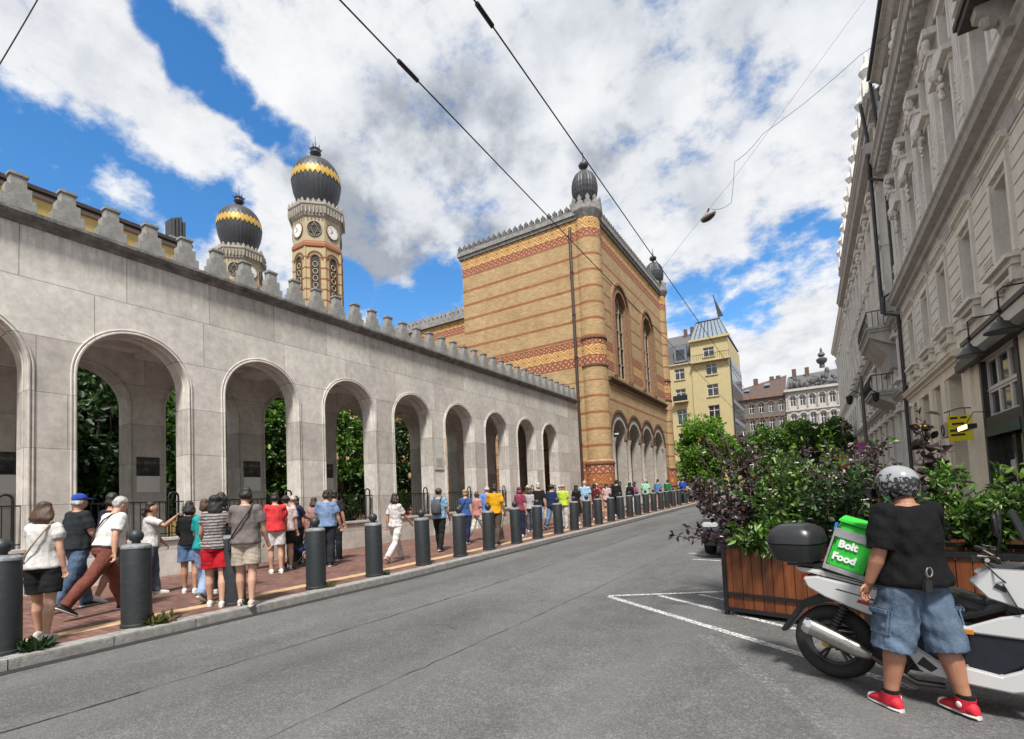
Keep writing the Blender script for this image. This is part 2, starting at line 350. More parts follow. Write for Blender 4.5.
def leafmat(name, c0, c1, c2, rough=.5, trans=.35):
    c1 = tuple(q * 1.2 for q in c1); c2 = tuple(q * 1.35 for q in c2)
    def f(t, b):
        r = t.n('ShaderNodeNewGeometry').outputs['Random Per Island']
        c = t.ramp(r, [(0, c0), (.55, c1), (1, c2)])
        c = t.mix(1.0, c, t.ramp(t.noise(t.obj(), 2.2, 3, .5), [(.3, (.68,)*3), (.7, (1.25,)*3)]), 'MULTIPLY')
        t.t.links.new(c, b.inputs['Base Color']); b.inputs['Roughness'].default_value = rough
        tr = t.n('ShaderNodeBsdfTranslucent', {0: t.mix(1.0, c, (1.15, 1.25, .6), 'MULTIPLY')})
        return t.n('ShaderNodeMixShader', {0: trans, 1: b.outputs[0], 2: tr.outputs[0]}).outputs[0]
    return custom(name, f)
def f_wood(t, b):
    o = t.obj(); u = t.n('ShaderNodeSeparateXYZ', {0: o}); p = t.m('DIVIDE', u.outputs[0], .123)
    idx = t.n('ShaderNodeTexWhiteNoise', {'W': t.m('FLOOR', p)}, noise_dimensions='1D').outputs[0]
    gr = t.noise(t.n('ShaderNodeMapping', {'Vector': o, 'Scale': (26, 26, 1.6)}).outputs[0], 1.0, 7, .65)
    c = t.ramp(gr, [(.25, (.06, .018, .006)), (.55, (.16, .047, .013)), (.8, (.23, .073, .021))])
    c = t.mix(1.0, c, t.ramp(idx, [(0, (.72, .70, .68)), (1, (1.2, 1.15, 1.1))]), 'MULTIPLY')
    setc(t, b, c, gr, .25, .004, .5)
def f_glass(t, b):
    n = t.noise(t.obj(), .9, 3, .5)
    c = t.ramp(n, [(.35, (.012, .015, .018)), (.7, (.05, .058, .065))])
    setc(t, b, c, None, rough=.06); b.inputs['Specular IOR Level'].default_value = .9

ASPHALT = custom('asphalt', f_asphalt); PAVING = custom('red paving', f_paving); SLABS = custom('pavement slabs', f_slabs)
LIME = custom('limestone', f_limestone); OLD = custom('weathered stone', f_oldstone); SYN = custom('banded brick', f_synbrick)
KERB = mat('granite kerb', (.27, .262, .25), .85, ns=9, na=.3, bump=.4, bs=30)
TACT = mat('yellow paving', (.46, .31, .17), .85, ns=7, na=.28)
PAINT = custom('worn road paint', lambda t, b: t.n('ShaderNodeMixShader', {0: t.mr(t.noise(t.obj(), 26, 6, .7), .39, .54), 1: t.n('ShaderNodeBsdfTransparent').outputs[0], 2: (setc(t, b, t.ramp(t.noise(t.obj(), 5, 5, .6), [(.3, (.42, .42, .41)), (.7, (.64, .64, .63))])), b.outputs[0])[1]}).outputs[0])
FAINT = custom('ghost road paint', lambda t, b: t.n('ShaderNodeMixShader', {0: t.mr(t.noise(t.obj(), 22, 6, .7), .46, .66, 0, .75), 1: t.n('ShaderNodeBsdfTransparent').outputs[0], 2: (setc(t, b, t.ramp(t.noise(t.obj(), 4, 5, .6), [(.3, (.22, .22, .22)), (.7, (.33, .33, .32))])), b.outputs[0])[1]}).outputs[0])
TAR = mat('tar seam', (.025, .025, .026), .6, ns=12, na=.4)
IRON = mat('black iron', (.018, .018, .02), .5, .4, ns=25, na=.3)
BOLL = custom('bollard paint', lambda t, b: setc(t, b, t.ramp(t.noise(t.scale(t.obj(), (1, 1, 3)), 6, 6, .7), [(.3, (.016, .020, .022)), (.6, (.026, .031, .034)), (.8, (.046, .053, .057)), (.86, (.16, .165, .165))]), t.m('SINE', t.m('MULTIPLY', t.n('ShaderNodeSeparateXYZ', {0: t.obj()}).outputs[2], 60.0)), .08, .003, .5))
BOLLTOP = mat('worn bollard rim', (.22, .235, .245), .5, .3, ns=14, na=.45)
LEAD = mat('dark lead', (.05, .052, .058), .5, .35, ns=6, na=.4, bump=.2)
GOLD = mat('gilding', (.50, .32, .06), .45, .2, ns=6, na=.25)
ZINC = mat('zinc roof', (.17, .21, .26), .5, .35, ns=3, na=.25)
GLASS = custom('window glass', f_glass)
WHITEP = mat('white window paint', (.62, .61, .58), .5, ns=8, na=.12)
DARKP = mat('dark joinery', (.03, .027, .025), .5, ns=8, na=.3)
BLACK = mat('black plastic', (.012, .012, .013), .42, ns=30, na=.2)
RUBBER = mat('tyre rubber', (.018, .018, .018), .8, ns=30, na=.3, bump=.3)
STEEL = mat('brushed steel', (.42, .40, .37), .32, 1.0, ns=40, na=.18)
CHROME = mat('chrome', (.7, .7, .7), .12, 1.0)
WHITEGLOSS = mat('white lacquer', (.55, .55, .55), .18, coat=.6, ns=2, na=.03)
NAVYPANEL = mat('dark panel', (.012, .014, .022), .35, ns=12, na=.2)
BARK = mat('bark', (.075, .055, .04), .9, ns=9, na=.45, bump=.8, bs=18)
SOIL = mat('soil', (.05, .035, .025), .95, ns=9, na=.5, bump=.7)
GREENBAG = mat('green bag cloth', (.03, .50, .045), .55, ns=16, na=.12, bump=.2)
GREYCLOTH = mat('grey strap cloth', (.28, .29, .30), .7, ns=30, na=.2)
PUREWHITE = mat('white print', (.85, .85, .85), .6)
WOOD = custom('planter boards', f_wood)
# ------------------------------------------------------------------ ground: road sheet, kerbs, pavements
def strip(xs_fn, ys, z_off):
    """sheet along the street; xs_fn(y) -> list of x"""
    mb = MB(); rows = [[(x, y, ground(y) + z_off) for x in xs_fn(y)] for y in ys]; n = len(rows[0])
    mb.v = [p for r_ in rows for p in r_]
    for i in range(len(rows) - 1):
        for k in range(n - 1): mb.f.append((i*n+k, i*n+k+1, (i+1)*n+k+1, (i+1)*n+k)); mb.mi.append(0)
    return mb
def kx(y):           # line of the left kerb
    return -7.78 - .0 * y if y < 7 else -7.78 - .0006 * (y - 7) ** 1.9
YS = [-40, -20, -10, -5, 0, 4, 8] + list(range(10, 148, 3)) + [200, 400, 900]
YN = [y for y in YS if y <= 130]
struct(strip(lambda y: [-900, -60, -20, -6, 0, 3, 20, 60, 900], YS, 0).build('road', ASPHALT))
struct(strip(lambda y: [kx(y) - .26, kx(y) - .002], YN, .122).build('kerb_top', KERB))
# kerb stones with joints
kb = MB(); y = -6.0
while y < 62:
    L = .98; g0, g1 = ground(y), ground(y + L); a, b_ = kx(y), kx(y + L)
    kb.add([(a, y, g0 - .05), (a - .27, y, g0 - .05), (a - .27, y, g0 + .128), (a - .015, y, g0 + .128), (a, y, g0 + .11),
            (b_, y + L - .012, g1 - .05), (b_ - .27, y + L - .012, g1 - .05), (b_ - .27, y + L - .012, g1 + .128), (b_ - .015, y + L - .012, g1 + .128), (b_, y + L - .012, g1 + .11)],
           [(0, 1, 2, 3, 4), (9, 8, 7, 6, 5), (4, 3, 8, 9), (3, 2, 7, 8), (0, 4, 9, 5), (2, 1, 6, 7)])
    y += L
struct(kb.build('kerb', KERB))
struct(strip(lambda y: [kx(y) + .002, kx(y) + .17], YN, .006).build('gutter_seam', TAR))
struct(strip(lambda y: [-60, -30, -16, -13.0, -11, kx(y) - .27], YN, .126).build('pavement', PAVING))
ty = strip(lambda y: [kx(y) - 1.02, kx(y) - .72], [y_ for y_ in YN if y_ < 60], .130); struct(ty.build('tactile_strip', TACT))
# right hand pavement
struct(strip(lambda y: [2.3, 2.55], YN, .125).build('far_kerb', KERB))
rk = MB(); rk.box(2.3, 2.302, -20, 60, -.2, .1); 
struct(strip(lambda y: [2.55, 3.4, 6.2], YN, .128).build('shop_pavement', SLABS))
struct(strip(lambda y: [2.298, 2.2985], YN, .06).build('kerb_face', KERB))
# courtyard behind the arcade
struct(strip(lambda y: [-60, -18.6], [-20, 0, 10, 20, 30, 32], .16).build('garden_ground', SOIL))

def seg(mb, p, q, w_, z=.004):
    (x0, y0), (x1, y1) = p, q; d = Vector((x1 - x0, y1 - y0)).normalized(); n_ = Vector((-d.y, d.x)) * w_ / 2
    N = max(1, int((Vector(p) - Vector(q)).length / .8))
    for i in range(N):
        a = Vector(p).lerp(Vector(q), i / N); b_ = Vector(p).lerp(Vector(q), (i + 1) / N)
        mb.add([(a.x + n_.x, a.y + n_.y, ground(a.y) + z), (a.x - n_.x, a.y - n_.y, ground(a.y) + z), (b_.x - n_.x, b_.y - n_.y, ground(b_.y) + z), (b_.x + n_.x, b_.y + n_.y, ground(b_.y) + z)], [(0, 1, 2, 3)])
hm = MB()
seg(hm, (-3.0, 7.70), (.55, 5.10), .11); seg(hm, (-3.02, 7.73), (-.7, 8.98), .10, .008)
seg(hm, (-2.28, 8.02), (.7, 5.92), .09, .004); seg(hm, (-1.72, 8.28), (.9, 6.5), .09, .004)
seg(hm, (-2.6, 12.0), (1.6, 11.2), .10); seg(hm, (-2.9, 13.0), (-1.6, 12.2), .1, .008)
struct(hm.build('road_marking', PAINT))
fm = MB(); seg(fm, (-1.25, 6.05), (.12, 3.8), .16, .003); struct(fm.build('faded_marking', FAINT))
def crack(name, pts, w0, jit=.02, mat_=None):
    mb = MB(); out = []
    for (p, q) in zip(pts[:-1], pts[1:]):
        N = max(2, int((Vector(p) - Vector(q)).length / .16))
        for i in range(N): out.append(Vector(p).lerp(Vector(q), i / N))
    out.append(Vector(pts[-1])); L = []
    for i, p in enumerate(out):
        d = (out[min(i + 1, len(out) - 1)] - out[max(0, i - 1)]).normalized(); n_ = Vector((-d.y, d.x))
        c = p + n_ * random.uniform(-jit, jit); w_ = w0 * random.uniform(.15, 1.0)
        L.append((c + n_ * w_, c - n_ * w_))
    for (a, b_), (c, d) in zip(L[:-1], L[1:]):
        mb.add([(*a, ground(a.y) + .005), (*b_, ground(b_.y) + .005), (*d, ground(d.y) + .005), (*c, ground(c.y) + .005)], [(0, 1, 2, 3)])
    return struct(mb.build(name, mat_ or TAR))
crack('road_seam', [(-5.62, .9), (-5.55, 2.2)], .022, .012)
crack('road_seam', [(-5.55, 2.2), (-5.48, 5.5), (-5.5, 11), (-5.62, 20), (-5.75, 40)], .010, .016)
crack('road_seam', [(-3.55, 1.6), (-3.5, 4.5), (-3.46, 7.8), (-3.3, 14), (-3.35, 30)], .006, .015)
crack('road_seam', [(-3.5, 7.4), (-2.6, 7.75), (-1.8, 9.2)], .008, .02)
crack('road_seam', [(-5.0, 5.0), (-4.4, 5.3), (-4.1, 5.15)], .006, .03)

# ------------------------------------------------------------------ the arcade
AX0, AX1 = -13.7, -14.3          # front wall: face and back
BX0, BX1 = -17.05, -17.7         # courtyard wall
CY = [-4.0, -.86, 2.32, 5.41, 8.61, 11.80, 14.93, 17.97, 21.01, 24.02, 26.86]
RAD = [1.17, 1.17, 1.15, 1.12, 1.11, 1.07, 1.05, 1.03, 1.0, .97, .93]; CR = 5.92
ZS, ZT = 4.84, 7.76              # springing, underside of cornice
AY0, AY1 = -6.0, 31.2
arcade = thing('stone_arcade', 'long pale limestone arcade with round arches and a stepped crenellated top', 'arcade', (-13.7, 12, 0))
def arch_wall(x0, x1, zt, rads):
    mb = MB()
    for i, (cy, r_) in enumerate(zip(CY, rads)):
        lo = AY0 if i == 0 else (CY[i - 1] + rads[i - 1] + cy - r_) / 2
        hi = AY1 if i == len(CY) - 1 else (CY[i + 1] - rads[i + 1] + cy + r_) / 2
        top = CR - r_
        out = [(lo, -.1), (cy - r_, -.1)] + arc(cy, top, r_, math.pi, 0, 20) + [(cy + r_, -.1), (hi, -.1), (hi, zt), (lo, zt)]
        mb.prism(out, fx, x0, x1)
    return mb
aw = arch_wall(AX1, AX0, ZT, RAD)
aw.build('front_wall', LIME, arcade, smooth=35)
arch_wall(BX1, BX0, 6.6, RAD).build('courtyard_wall', LIME, arcade, smooth=35)
# rounded roll moulding round every front and courtyard arch
ml = MB()
for cy, r_ in zip(CY, RAD):
    top = CR - r_
    for x in (AX0 + .012, BX0 + .012):
        ml = MB()
        for dr, tr in ((.035, .032), (.10, .02)):
            pts = [(x, cy - r_ - dr, .15)] + [(x, u, v) for u, v in arc(cy, top, r_ + dr, math.pi, 0, 26)] + [(x, cy + r_ + dr, .15)]
            ml.tube(pts, tr, 6)
        ml.prism([(cy - r_ - .115, .15)] + arc(cy, top, r_ + .115, math.pi, 0, 26) + [(cy + r_ + .115, .15), (cy + r_ + .012, .15)] + arc(cy, top, r_ + .012, 0, math.pi, 26) + [(cy - r_ - .012, .15)], fx, x - .02, x - .004)
        ml.build('arch_moulding', LIME, arcade, smooth=60)
    for x in (AX0 - .16,):
        ml = MB()
        pts = [(x, cy - r_ + .004, .15)] + [(x, u, v) for u, v in arc(cy, top, r_ - .004, math.pi, 0, 26)] + [(x, cy + r_ - .004, .15)]
        ml.tube(pts, .03, 6); ml.build('inner_roll', LIME, arcade, smooth=60)
cl = MB(); cl.box(BX0 + .002, AX1 - .002, AY0, AY1, 6.72, 6.9)
for i in range(len(CY) - 1):
    m_ = (CY[i] + RAD[i] + CY[i + 1] - RAD[i + 1]) / 2
    cl.box(BX0 + .003, AX1 - .003, m_ - .34, m_ + .34, 6.28, 6.718)
cl.box(AX1 - .55, AX1 - .004, AY0, AY1, 6.40, 6.716); cl.box(BX0 + .004, BX0 + .5, AY0, AY1, 6.40, 6.715)
cl.build('ceiling', mat('arcade ceiling', (.72, .69, .66), .9, ns=3, na=.14, bump=.2), arcade)
MB().box(BX1 - .1, AX0 - .05, AY0, AY1, ZT + .01, ZT + .14).build('flat_roof', OLD, arcade)
fl = MB(); fl.box(BX1, AX1 + .003, AY0, AY1, .12, .36); fl.build('floor', mat('pale floor stone', (.46, .44, .41), .8, ns=2, na=.2), arcade)  # floor colour lightened to bounce light up into the arcade
# cornice
co = MB()
co.prism([(AX0 - .3, ZT), (AX0 + .03, ZT), (AX0 + .09, ZT + .07), (AX0 + .16, ZT + .10), (AX0 + .22, ZT + .17), (AX0 + .22, ZT + .24), (AX0 - .3, ZT + .27)], fy, AY0, AY1 - .25)
co.build('cornice', OLD, arcade)
# stepped merlons: one mesh, repeated
MERST = custom('merlon stone', lambda t, b: setc(t, b, t.mix(t.mr(t.noise(t.obj(), 16, 6, .7), .5, .68, 0, .6), t.ramp(t.noise(t.obj(), 4, 8, .7), [(.3, (.15, .148, .14)), (.7, (.40, .395, .38))]), (.09, .09, .085)), t.noise(t.obj(), 18, 6, .7), .45, .02, .9))
def merlon(): 
    mb = MB(); z0 = ZT + .25
    for (hw, a, b_, d) in ((.275, 0, .24, .185), (.205, .24, .47, .165), (.13, .47, .70, .145), (.155, .70, .76, .165)):
        mb.box(AX0 - .1, AX0 + d - .02, -hw, hw, z0 + a - .003, z0 + b_)
    return mb
MER = link('merlon', merlon().mesh('merlon'), MERST, None, bevel=.006)
sp_m = .80; k = 0
ymer = AY0 + .5
while ymer < AY1 - .5:
    o = MER if k == 0 else MER.copy()
    if k: COL.objects.link(o)
    o.parent = arcade; o.location = (13.7, ymer - 12 , random.uniform(-.015, .015)); k += 1; ymer += sp_m
# plinth wall with railings between the piers
for i, (cy, r_) in enumerate(zip(CY, RAD)):
    pl = MB(); pl.box(AX0 - .32, AX0 - .02, cy - r_ + .003, cy + r_ - .003, .05, .98 + ground(cy) * .5)
    pl.box(AX0 - .37, AX0 + .03, cy - r_ + .004, cy + r_ - .004, .98 + ground(cy) * .5 + .001, 1.06 + ground(cy) * .5)
    pl.build('plinth', LIME, arcade, bevel=.01)
for i in range(len(CY) - 1):
    kb2 = MB(); kb2.box(AX0 + .002, AX0 + .03, CY[i] + RAD[i] + .001, CY[i + 1] - RAD[i + 1] - .001, 0, .55 + ground(CY[i]) * .5)
    kb2.build('pier_base', LIME, arcade, bevel=.01)

rail_words = ['beside the leftmost cut-off pier', 'in the widest arch behind the blue cap', 'behind the women in denim and red shorts', 'behind the man in the pale blue shirt',
    'behind the woman in the printed white blouse', 'behind the man with the grey backpack', 'behind the man in the yellow shirt', 'behind the man in the navy top', 'in the second arch from the brick corner', 'in the arch nearest the brick corner', 'in the last arch']
def railing(cy, r_, label):
    t = thing('iron_railing', label, 'railing', (AX0 - .18, cy, 1.06 + ground(cy) * .5), 0, 'black iron railings in the arches'); z0 = 1.06 + ground(cy) * .5
    mb = MB(); a, b_ = cy - r_ + .03, cy + r_ - .03; x = AX0 - .18
    mb.box(x - .015, x + .015, a, b_, z0 + .08, z0 + .105); mb.box(x - .015, x + .015, a, b_, z0 + .86, z0 + .89)
    n = int((b_ - a) / .135)
    for i in range(n + 1):
        yy = a + (b_ - a) * i / n; mb.box(x - .008, x + .008, yy - .008, yy + .008, z0, z0 + .86)
    mb.build('bars', IRON, t)
    for s_ in (1,):
        yy = b_ - .12; h = MB()
        h.tube([(x, yy - .22, z0)] + [(x, yy - .22, z0 + .85)] + [(x, u, v) for u, v in arc(yy - .11, z0 + 1.0, .11, math.pi, 0, 10)] + [(x, yy, z0 + .85), (x, yy, z0)], .026, 8)
        h.build('hoop_post', IRON, t, smooth=60)
for i in range(2, len(CY)): railing(CY[i], RAD[i], 'black iron railing with a hooped post ' + rail_words[i - 2])

# information boards on the courtyard piers
BRD = mat('photo board', (.03, .032, .034), .4, ns=3.5, na=.9); CAP = mat('caption board', (.74, .73, .70), .6)
bw = ['dark photo board with pale caption on the courtyard pier seen through the widest arch', 'dark photo board on the courtyard pier above the man in the grey shirt', 'dark photo board on the courtyard pier left of the man in the pale blue shirt',
      'small dark photo board on the courtyard pier behind the leftmost arch']
pic = custom('board photograph', lambda t, b: setc(t, b, t.ramp(t.noise(t.scale(t.obj(), (1, 4, 6)), 1.0, 3, .5), [(.38, (.015, .017, .018)), (.55, (.05, .052, .05)), (.68, (.20, .20, .18))]), None, rough=.35))
for i, wd in ((3, bw[0]), (4, bw[1]), (5, bw[2]), (2, bw[3])):
    m_ = (CY[i] + RAD[i] + CY[i + 1] - RAD[i + 1]) / 2
    t = thing('information_board', wd, 'board', (BX0 + .02, m_, 2.6), 0, 'photo boards on the courtyard piers')
    MB().box(BX0 + .005, BX0 + .03, m_ - .30, m_ + .30, 2.78, 3.34).build('photo_panel', pic, t)
    MB().box(BX0 + .005, BX0 + .025, m_ - .30, m_ + .30, 2.30, 2.775).build('caption_panel', CAP, t)
pq = thing('wall_plaque', 'small square pale plaque fixed on a pier above the man with the backpack', 'plaque', (AX0 + .02, 16.43, 3.2))
MB().box(AX0 + .003, AX0 + .035, 16.13, 16.74, 2.95, 3.5).build('plate', mat('plaque stone', (.5, .47, .43), .7, ns=5, na=.1), pq, bevel=.006)
lm = MB(); 
for j, (a, b_, z) in enumerate(((16.25, 16.62, 3.36), (16.22, 16.65, 3.27), (16.3, 16.58, 3.18), (16.24, 16.63, 3.09))):
    yy = a
    while yy < b_:
        w_ = random.uniform(.02, .05); lm.box(AX0 + .035, AX0 + .038, yy, yy + w_, z, z + .04); yy += w_ + .016
lm.build('engraved_lines', mat('engraved grey', (.2, .19, .17), .8), pq)
# ------------------------------------------------------------------ the brick synagogue
FX, SY = -12.2, 31.6
syn = thing('synagogue', 'banded yellow and red brick synagogue block with crenellated top and round corner turrets', 'synagogue', (-17.5, 40, 0))
PALE = mat('pale portal stone', (.38, .355, .31), .8, ns=4, na=.2, bump=.3)
DKBR = mat('dark moulded brick', (.13, .07, .04), .85, ns=7, na=.35, bump=.4)
DGREY = mat('dark crest stone', (.115, .112, .11), .88, ns=4, na=.45, bump=.5)
GREYST = mat('grey cornice stone', (.24, .235, .225), .88, ns=3.5, na=.42, bump=.5)
MB().box(-23.2, -12.62, SY, SY + .6, -.2, 20.75).build('side_wall', SYN, syn)
MB().box(-23.2, -22.6, SY + .6, 50.4, -.2, 20.75).build('rear_wall', SYN, syn)
MB().box(-22.6, -12.9, 49.8, 50.4, -.2, 20.75).build('end_wall', SYN, syn)
MB().box(-22.9, -12.6, SY + .3, 50.2, 20.2, 20.45).build('roof', ZINC, syn)
PC = [35.05, 38.5, 41.95, 45.4]; PR_ = 1.42
fw = MB()
for i, c in enumerate(PC):
    lo = 33.0 if i == 0 else (PC[i - 1] + c) / 2; hi = 49.9 if i == 3 else (c + PC[i + 1]) / 2
    fw.prism([(lo, -.2), (c - PR_, -.2)] + arc(c, 5.5, PR_, math.pi, 0, 18) + [(c + PR_, -.2), (hi, -.2), (hi, 8.2), (lo, 8.2)], fx, FX - .7, FX)
WC = [36.75, 43.75]; WR = 1.28; WS, WT = 10.25, 16.9
for i, c in enumerate(WC):
    lo = 33.0 if i == 0 else 40.05; hi = 40.05 if i == 0 else 49.9
    fw.prism([(lo, 8.2), (c, 8.2), (c, WS), (c - WR, WS)] + arc(c, WT - WR, WR, math.pi, math.pi / 2, 10) + [(c, 20.75), (lo, 20.75)], fx, FX - .7, FX)
    fw.prism([(hi, 8.2), (c, 8.2), (c, WS), (c + WR, WS)] + arc(c, WT - WR, WR, 0, math.pi / 2, 10) + [(c, 20.75), (hi, 20.75)], fx, FX - .7, FX)
fw.build('facade_wall', SYN, syn)
MB().box(-16.2, -15.9, 32.4, 49.7, -.2, 8.1).build('porch_wall', PALE, syn)
MB().box(-15.9, -12.91, 32.4, 49.7, 7.6, 7.9).build('porch_ceiling', PALE, syn)
for c in PC:
    a = MB(); top = 5.5
    a.prism(arc(c, top, PR_ + .30, math.pi, 0, 20) + arc(c, top, PR_ + .004, 0, math.pi, 20), fx, FX - .3, FX + .07)
    ar = a.build('portal_arch', PALE, syn, smooth=30)
    ln = MB(); ln.prism(arc(c, top, PR_ - .003, math.pi, 0, 20) + [(c + PR_ - .003, .3), (c + PR_ - .05, .3)] + arc(c, top, PR_ - .05, 0, math.pi, 20) + [(c - PR_ + .05, .3), (c - PR_ + .003, .3)], fx, FX - .73, FX + .02); ln.build('reveal', PALE, ar, smooth=30)
    b_ = MB()
    b_.prism(arc(c, top, PR_ + .72, math.pi, 0, 20) + arc(c, top, PR_ + .50, 0, math.pi, 20), fx, FX - .1, FX + .13)
    b_.prism(arc(c, top, PR_ + .46, math.pi, 0, 20) + arc(c, top, PR_ + .305, 0, math.pi, 20), fx, FX - .1, FX + .10)
    b_.build('archivolt', DKBR, ar, smooth=30)
for c in [PC[0] - PR_ - .12] + [(a + b_) / 2 for a, b_ in zip(PC[:-1], PC[1:])] + [PC[3] + PR_ + .12]:
    m_ = MB(); m_.lathe([(.24, .3), (.24, .7), (.16, .8), (.145, 5.0), (.2, 5.15), (.27, 5.5)], (FX + .06, c, 0), 14); m_.build('portal_column', PALE, syn, smooth=40)
gt = MB()
for c in PC:
    for k in range(9):
        yy = c - PR_ + .16 + k * .31; gt.box(FX - .55, FX - .52, yy - .015, yy + .015, .3, 2.5)
    gt.box(FX - .56, FX - .51, c - PR_, c + PR_, 2.35, 2.41); gt.box(FX - .56, FX - .51, c - PR_, c + PR_, .5, .9)
gt.build('portal_gate', IRON, syn)
for c in WC:
    f = MB(); top = WT - WR
    f.prism(arc(c, top, WR + .72, math.pi, 0, 22) + [(c + WR + .72, WS - .05), (c + WR + .50, WS - .05)] + arc(c, top, WR + .50, 0, math.pi, 22) + [(c - WR - .50, WS - .05), (c - WR - .72, WS - .05)], fx, FX - .1, FX + .16)
    f.prism(arc(c, top, WR + .20, math.pi, 0, 22) + [(c + WR + .20, WS), (c + WR - .003, WS)] + arc(c, top, WR - .003, 0, math.pi, 22) + [(c - WR + .003, WS), (c - WR - .2, WS)], fx, FX - .3, FX + .09)
    fr = f.build('arched_window', mat('window moulded brick', (.25, .145, .08), .85, ns=7, na=.35, bump=.4), syn, smooth=30)
    MB().prism(arc(c, top, WR, math.pi, 0, 20) + [(c + WR, WS), (c - WR, WS)], fx, FX - .46, FX - .42).build('pane', GLASS, fr)
    t_ = MB(); x = FX - .30
    for dy in (-WR + .08, -.38, .38, WR - .08): t_.box(x - .05, x + .05, c + dy - .055, c + dy + .055, WS, top + .1)
    for dy in (-.82, 0, .82):
        t_.tube([(x, u, v) for u, v in arc(c + dy, top - .25, .36, math.pi, 0, 10)], .05, 6)
    t_.tube([(x, u, v) for u, v in arc(c, top + .38, .58, 0, 2 * math.pi, 20)], .06, 6)
    for q in range(6):
        an = q * math.pi / 3; t_.tube([(x, c, top + .38), (x, c + .55 * math.cos(an), top + .38 + .55 * math.sin(an))], .035, 5)
    for zz in (11.5, 12.8, 14.1): t_.box(x - .03, x + .03, c - WR, c + WR, zz - .03, zz + .03)
    t_.build('tracery', mat('tracery stone', (.36, .28, .20), .8, ns=5, na=.3), fr)
sc_ = MB(); sc_.box(FX - .05, FX + .28, 33.4, 48.7, 9.72, 9.86); sc_.box(FX - .05, FX + .2, 33.4, 48.7, 9.58, 9.717); sc_.build('sill_course', DKBR, syn)
# cornices with a connected zig-zag cresting
def zig(u0, u1, step, h, fn, w0, w1):
    mb = MB(); n = int(abs(u1 - u0) / step); out = [(u0, 0)]
    for i in range(n):
        a = u0 + (u1 - u0) * i / n; d = (u1 - u0) / n
        out += [(a + d * .04, .10), (a + d * .16, .20), (a + d * .06, h * .52), (a + d * .20, h * .72), (a + d * .34, h * .76), (a + d * .46, h), (a + d * .58, h * .76), (a + d * .72, h * .72), (a + d * .86, h * .52), (a + d * .76, .20), (a + d * .90, .10)]
    out += [(u1, .16), (u1, 0)]; out[0] = (u0, 0); return mb.prism(out, fn, w0, w1)
cs = MB(); cs.box(-23.45, -12.9, SY - .12, SY + .3, 20.72, 20.95); cs.box(-23.55, -12.8, SY - .22, SY + .3, 20.952, 21.28); cs.build('side_cornice', GREYST, syn, bevel=.015)
zig(-23.5, -13.6, (.47), .56, lambda u, v, w_: (u, w_, 21.282 + v), SY - .16, SY + .0).build('side_cresting', DGREY, syn)
cf = MB(); cf.box(FX - .3, FX + .14, 32.9, 49.6, 20.72, 20.95); cf.box(FX - .3, FX + .24, 32.8, 49.7, 20.952, 21.28); cf.build('facade_cornice', GREYST, syn, bevel=.015)
zig(33.4, 49.0, (.47), .56, lambda u, v, w_: (w_, u, 21.282 + v), FX + .02, FX + .18).build('facade_cresting', DGREY, syn)
def turret(cx, cy):
    q = MB(); q.lathe([(1.02, -.3), (1.02, 3.78), (.93, 3.9), (.92, 20.75)], (cx, cy, 0), 16, a0=.196)
    tu = q.build('corner_turret', SYN, syn, smooth=30)
    rg = MB()
    for z, r_, h in ((12.25, .99, .14), (10.35, .99, .14), (3.65, 1.08, .16), (2.05, 1.08, .14)): rg.lathe([(r_ - .1, z - h / 2), (r_, z - h / 3), (r_, z + h / 3), (r_ - .1, z + h / 2)], (cx, cy, 0), 16, a0=.196)
    rg.build('moulding', DKBR, tu)
    c_ = MB(); c_.lathe([(.93, 20.7), (1.0, 20.85), (1.12, 21.1), (1.16, 21.2), (1.16, 21.5), (1.0, 21.52)], (cx, cy, 0), 16, a0=.196)
    for k in range(12):
        an = k * math.pi / 6; M = Matrix.Rotation(an, 3, 'Z'); p = Vector((cx, cy, 0)) + M @ Vector((1.03, 0, 0))
        c_.prism([(-.23, 0), (.23, 0), (.21, .2), (.11, .30), (.15, .48), (0, .70), (-.15, .48), (-.11, .30), (-.21, .2)], lambda u, v, w_: tuple(p + M @ Vector((w_, u, 21.51 + v))), -.07, .07)
    c_.build('turret_cornice', GREYST, tu)
    d = MB(); d.lathe([(.8, 21.4), (.8, 21.9), (.62, 22.0), (.72, 22.25), (.84, 22.6), (.90, 23.0), (.90, 23.35), (.82, 23.75), (.66, 24.08), (.42, 24.32), (.2, 24.42), (.1, 24.5)], (cx, cy, 0), 56, flute=.022)
    dm = d.build('onion_dome', LEAD, tu)
    e = MB(); e.lathe([(.1, 24.48), (.12, 24.6), (.30, 24.72), (.36, 24.88), (.28, 25.02), (.14, 25.08), (.08, 25.2), (.04, 25.5), (.012, 25.95)], (cx, cy, 0), 12); e.build('finial', LEAD, dm, smooth=50)
turret(-12.78, 32.35); turret(-12.75, 49.6)
dp = MB(); dp.tube([(-13.72, SY - .12, .1), (-13.72, SY - .12, 19.9), (-13.72, SY - .02, 20.3)], .10, 10)
for z in range(2, 20, 3): dp.tube([(-13.72, SY - .12, z), (-13.72, SY - .12, z + .12)], .13, 10)
dp.build('downpipe', mat('brown pipe', (.045, .028, .022), .5, ns=5, na=.3), syn, smooth=50)
MB().box(FX + .02, FX + .3, 34.0, 34.1, 5.75, 5.85).build('camera_box', mat('white plastic', (.7, .7, .7), .4), syn)
st_ = MB(); st_.box(FX - .7, FX + .9, 33.4, 47.0, .1, .52 + .0); st_.box(FX - .7, FX + .55, 33.4, 47.0, .521, .72); st_.build('porch_step', SLABS, syn)
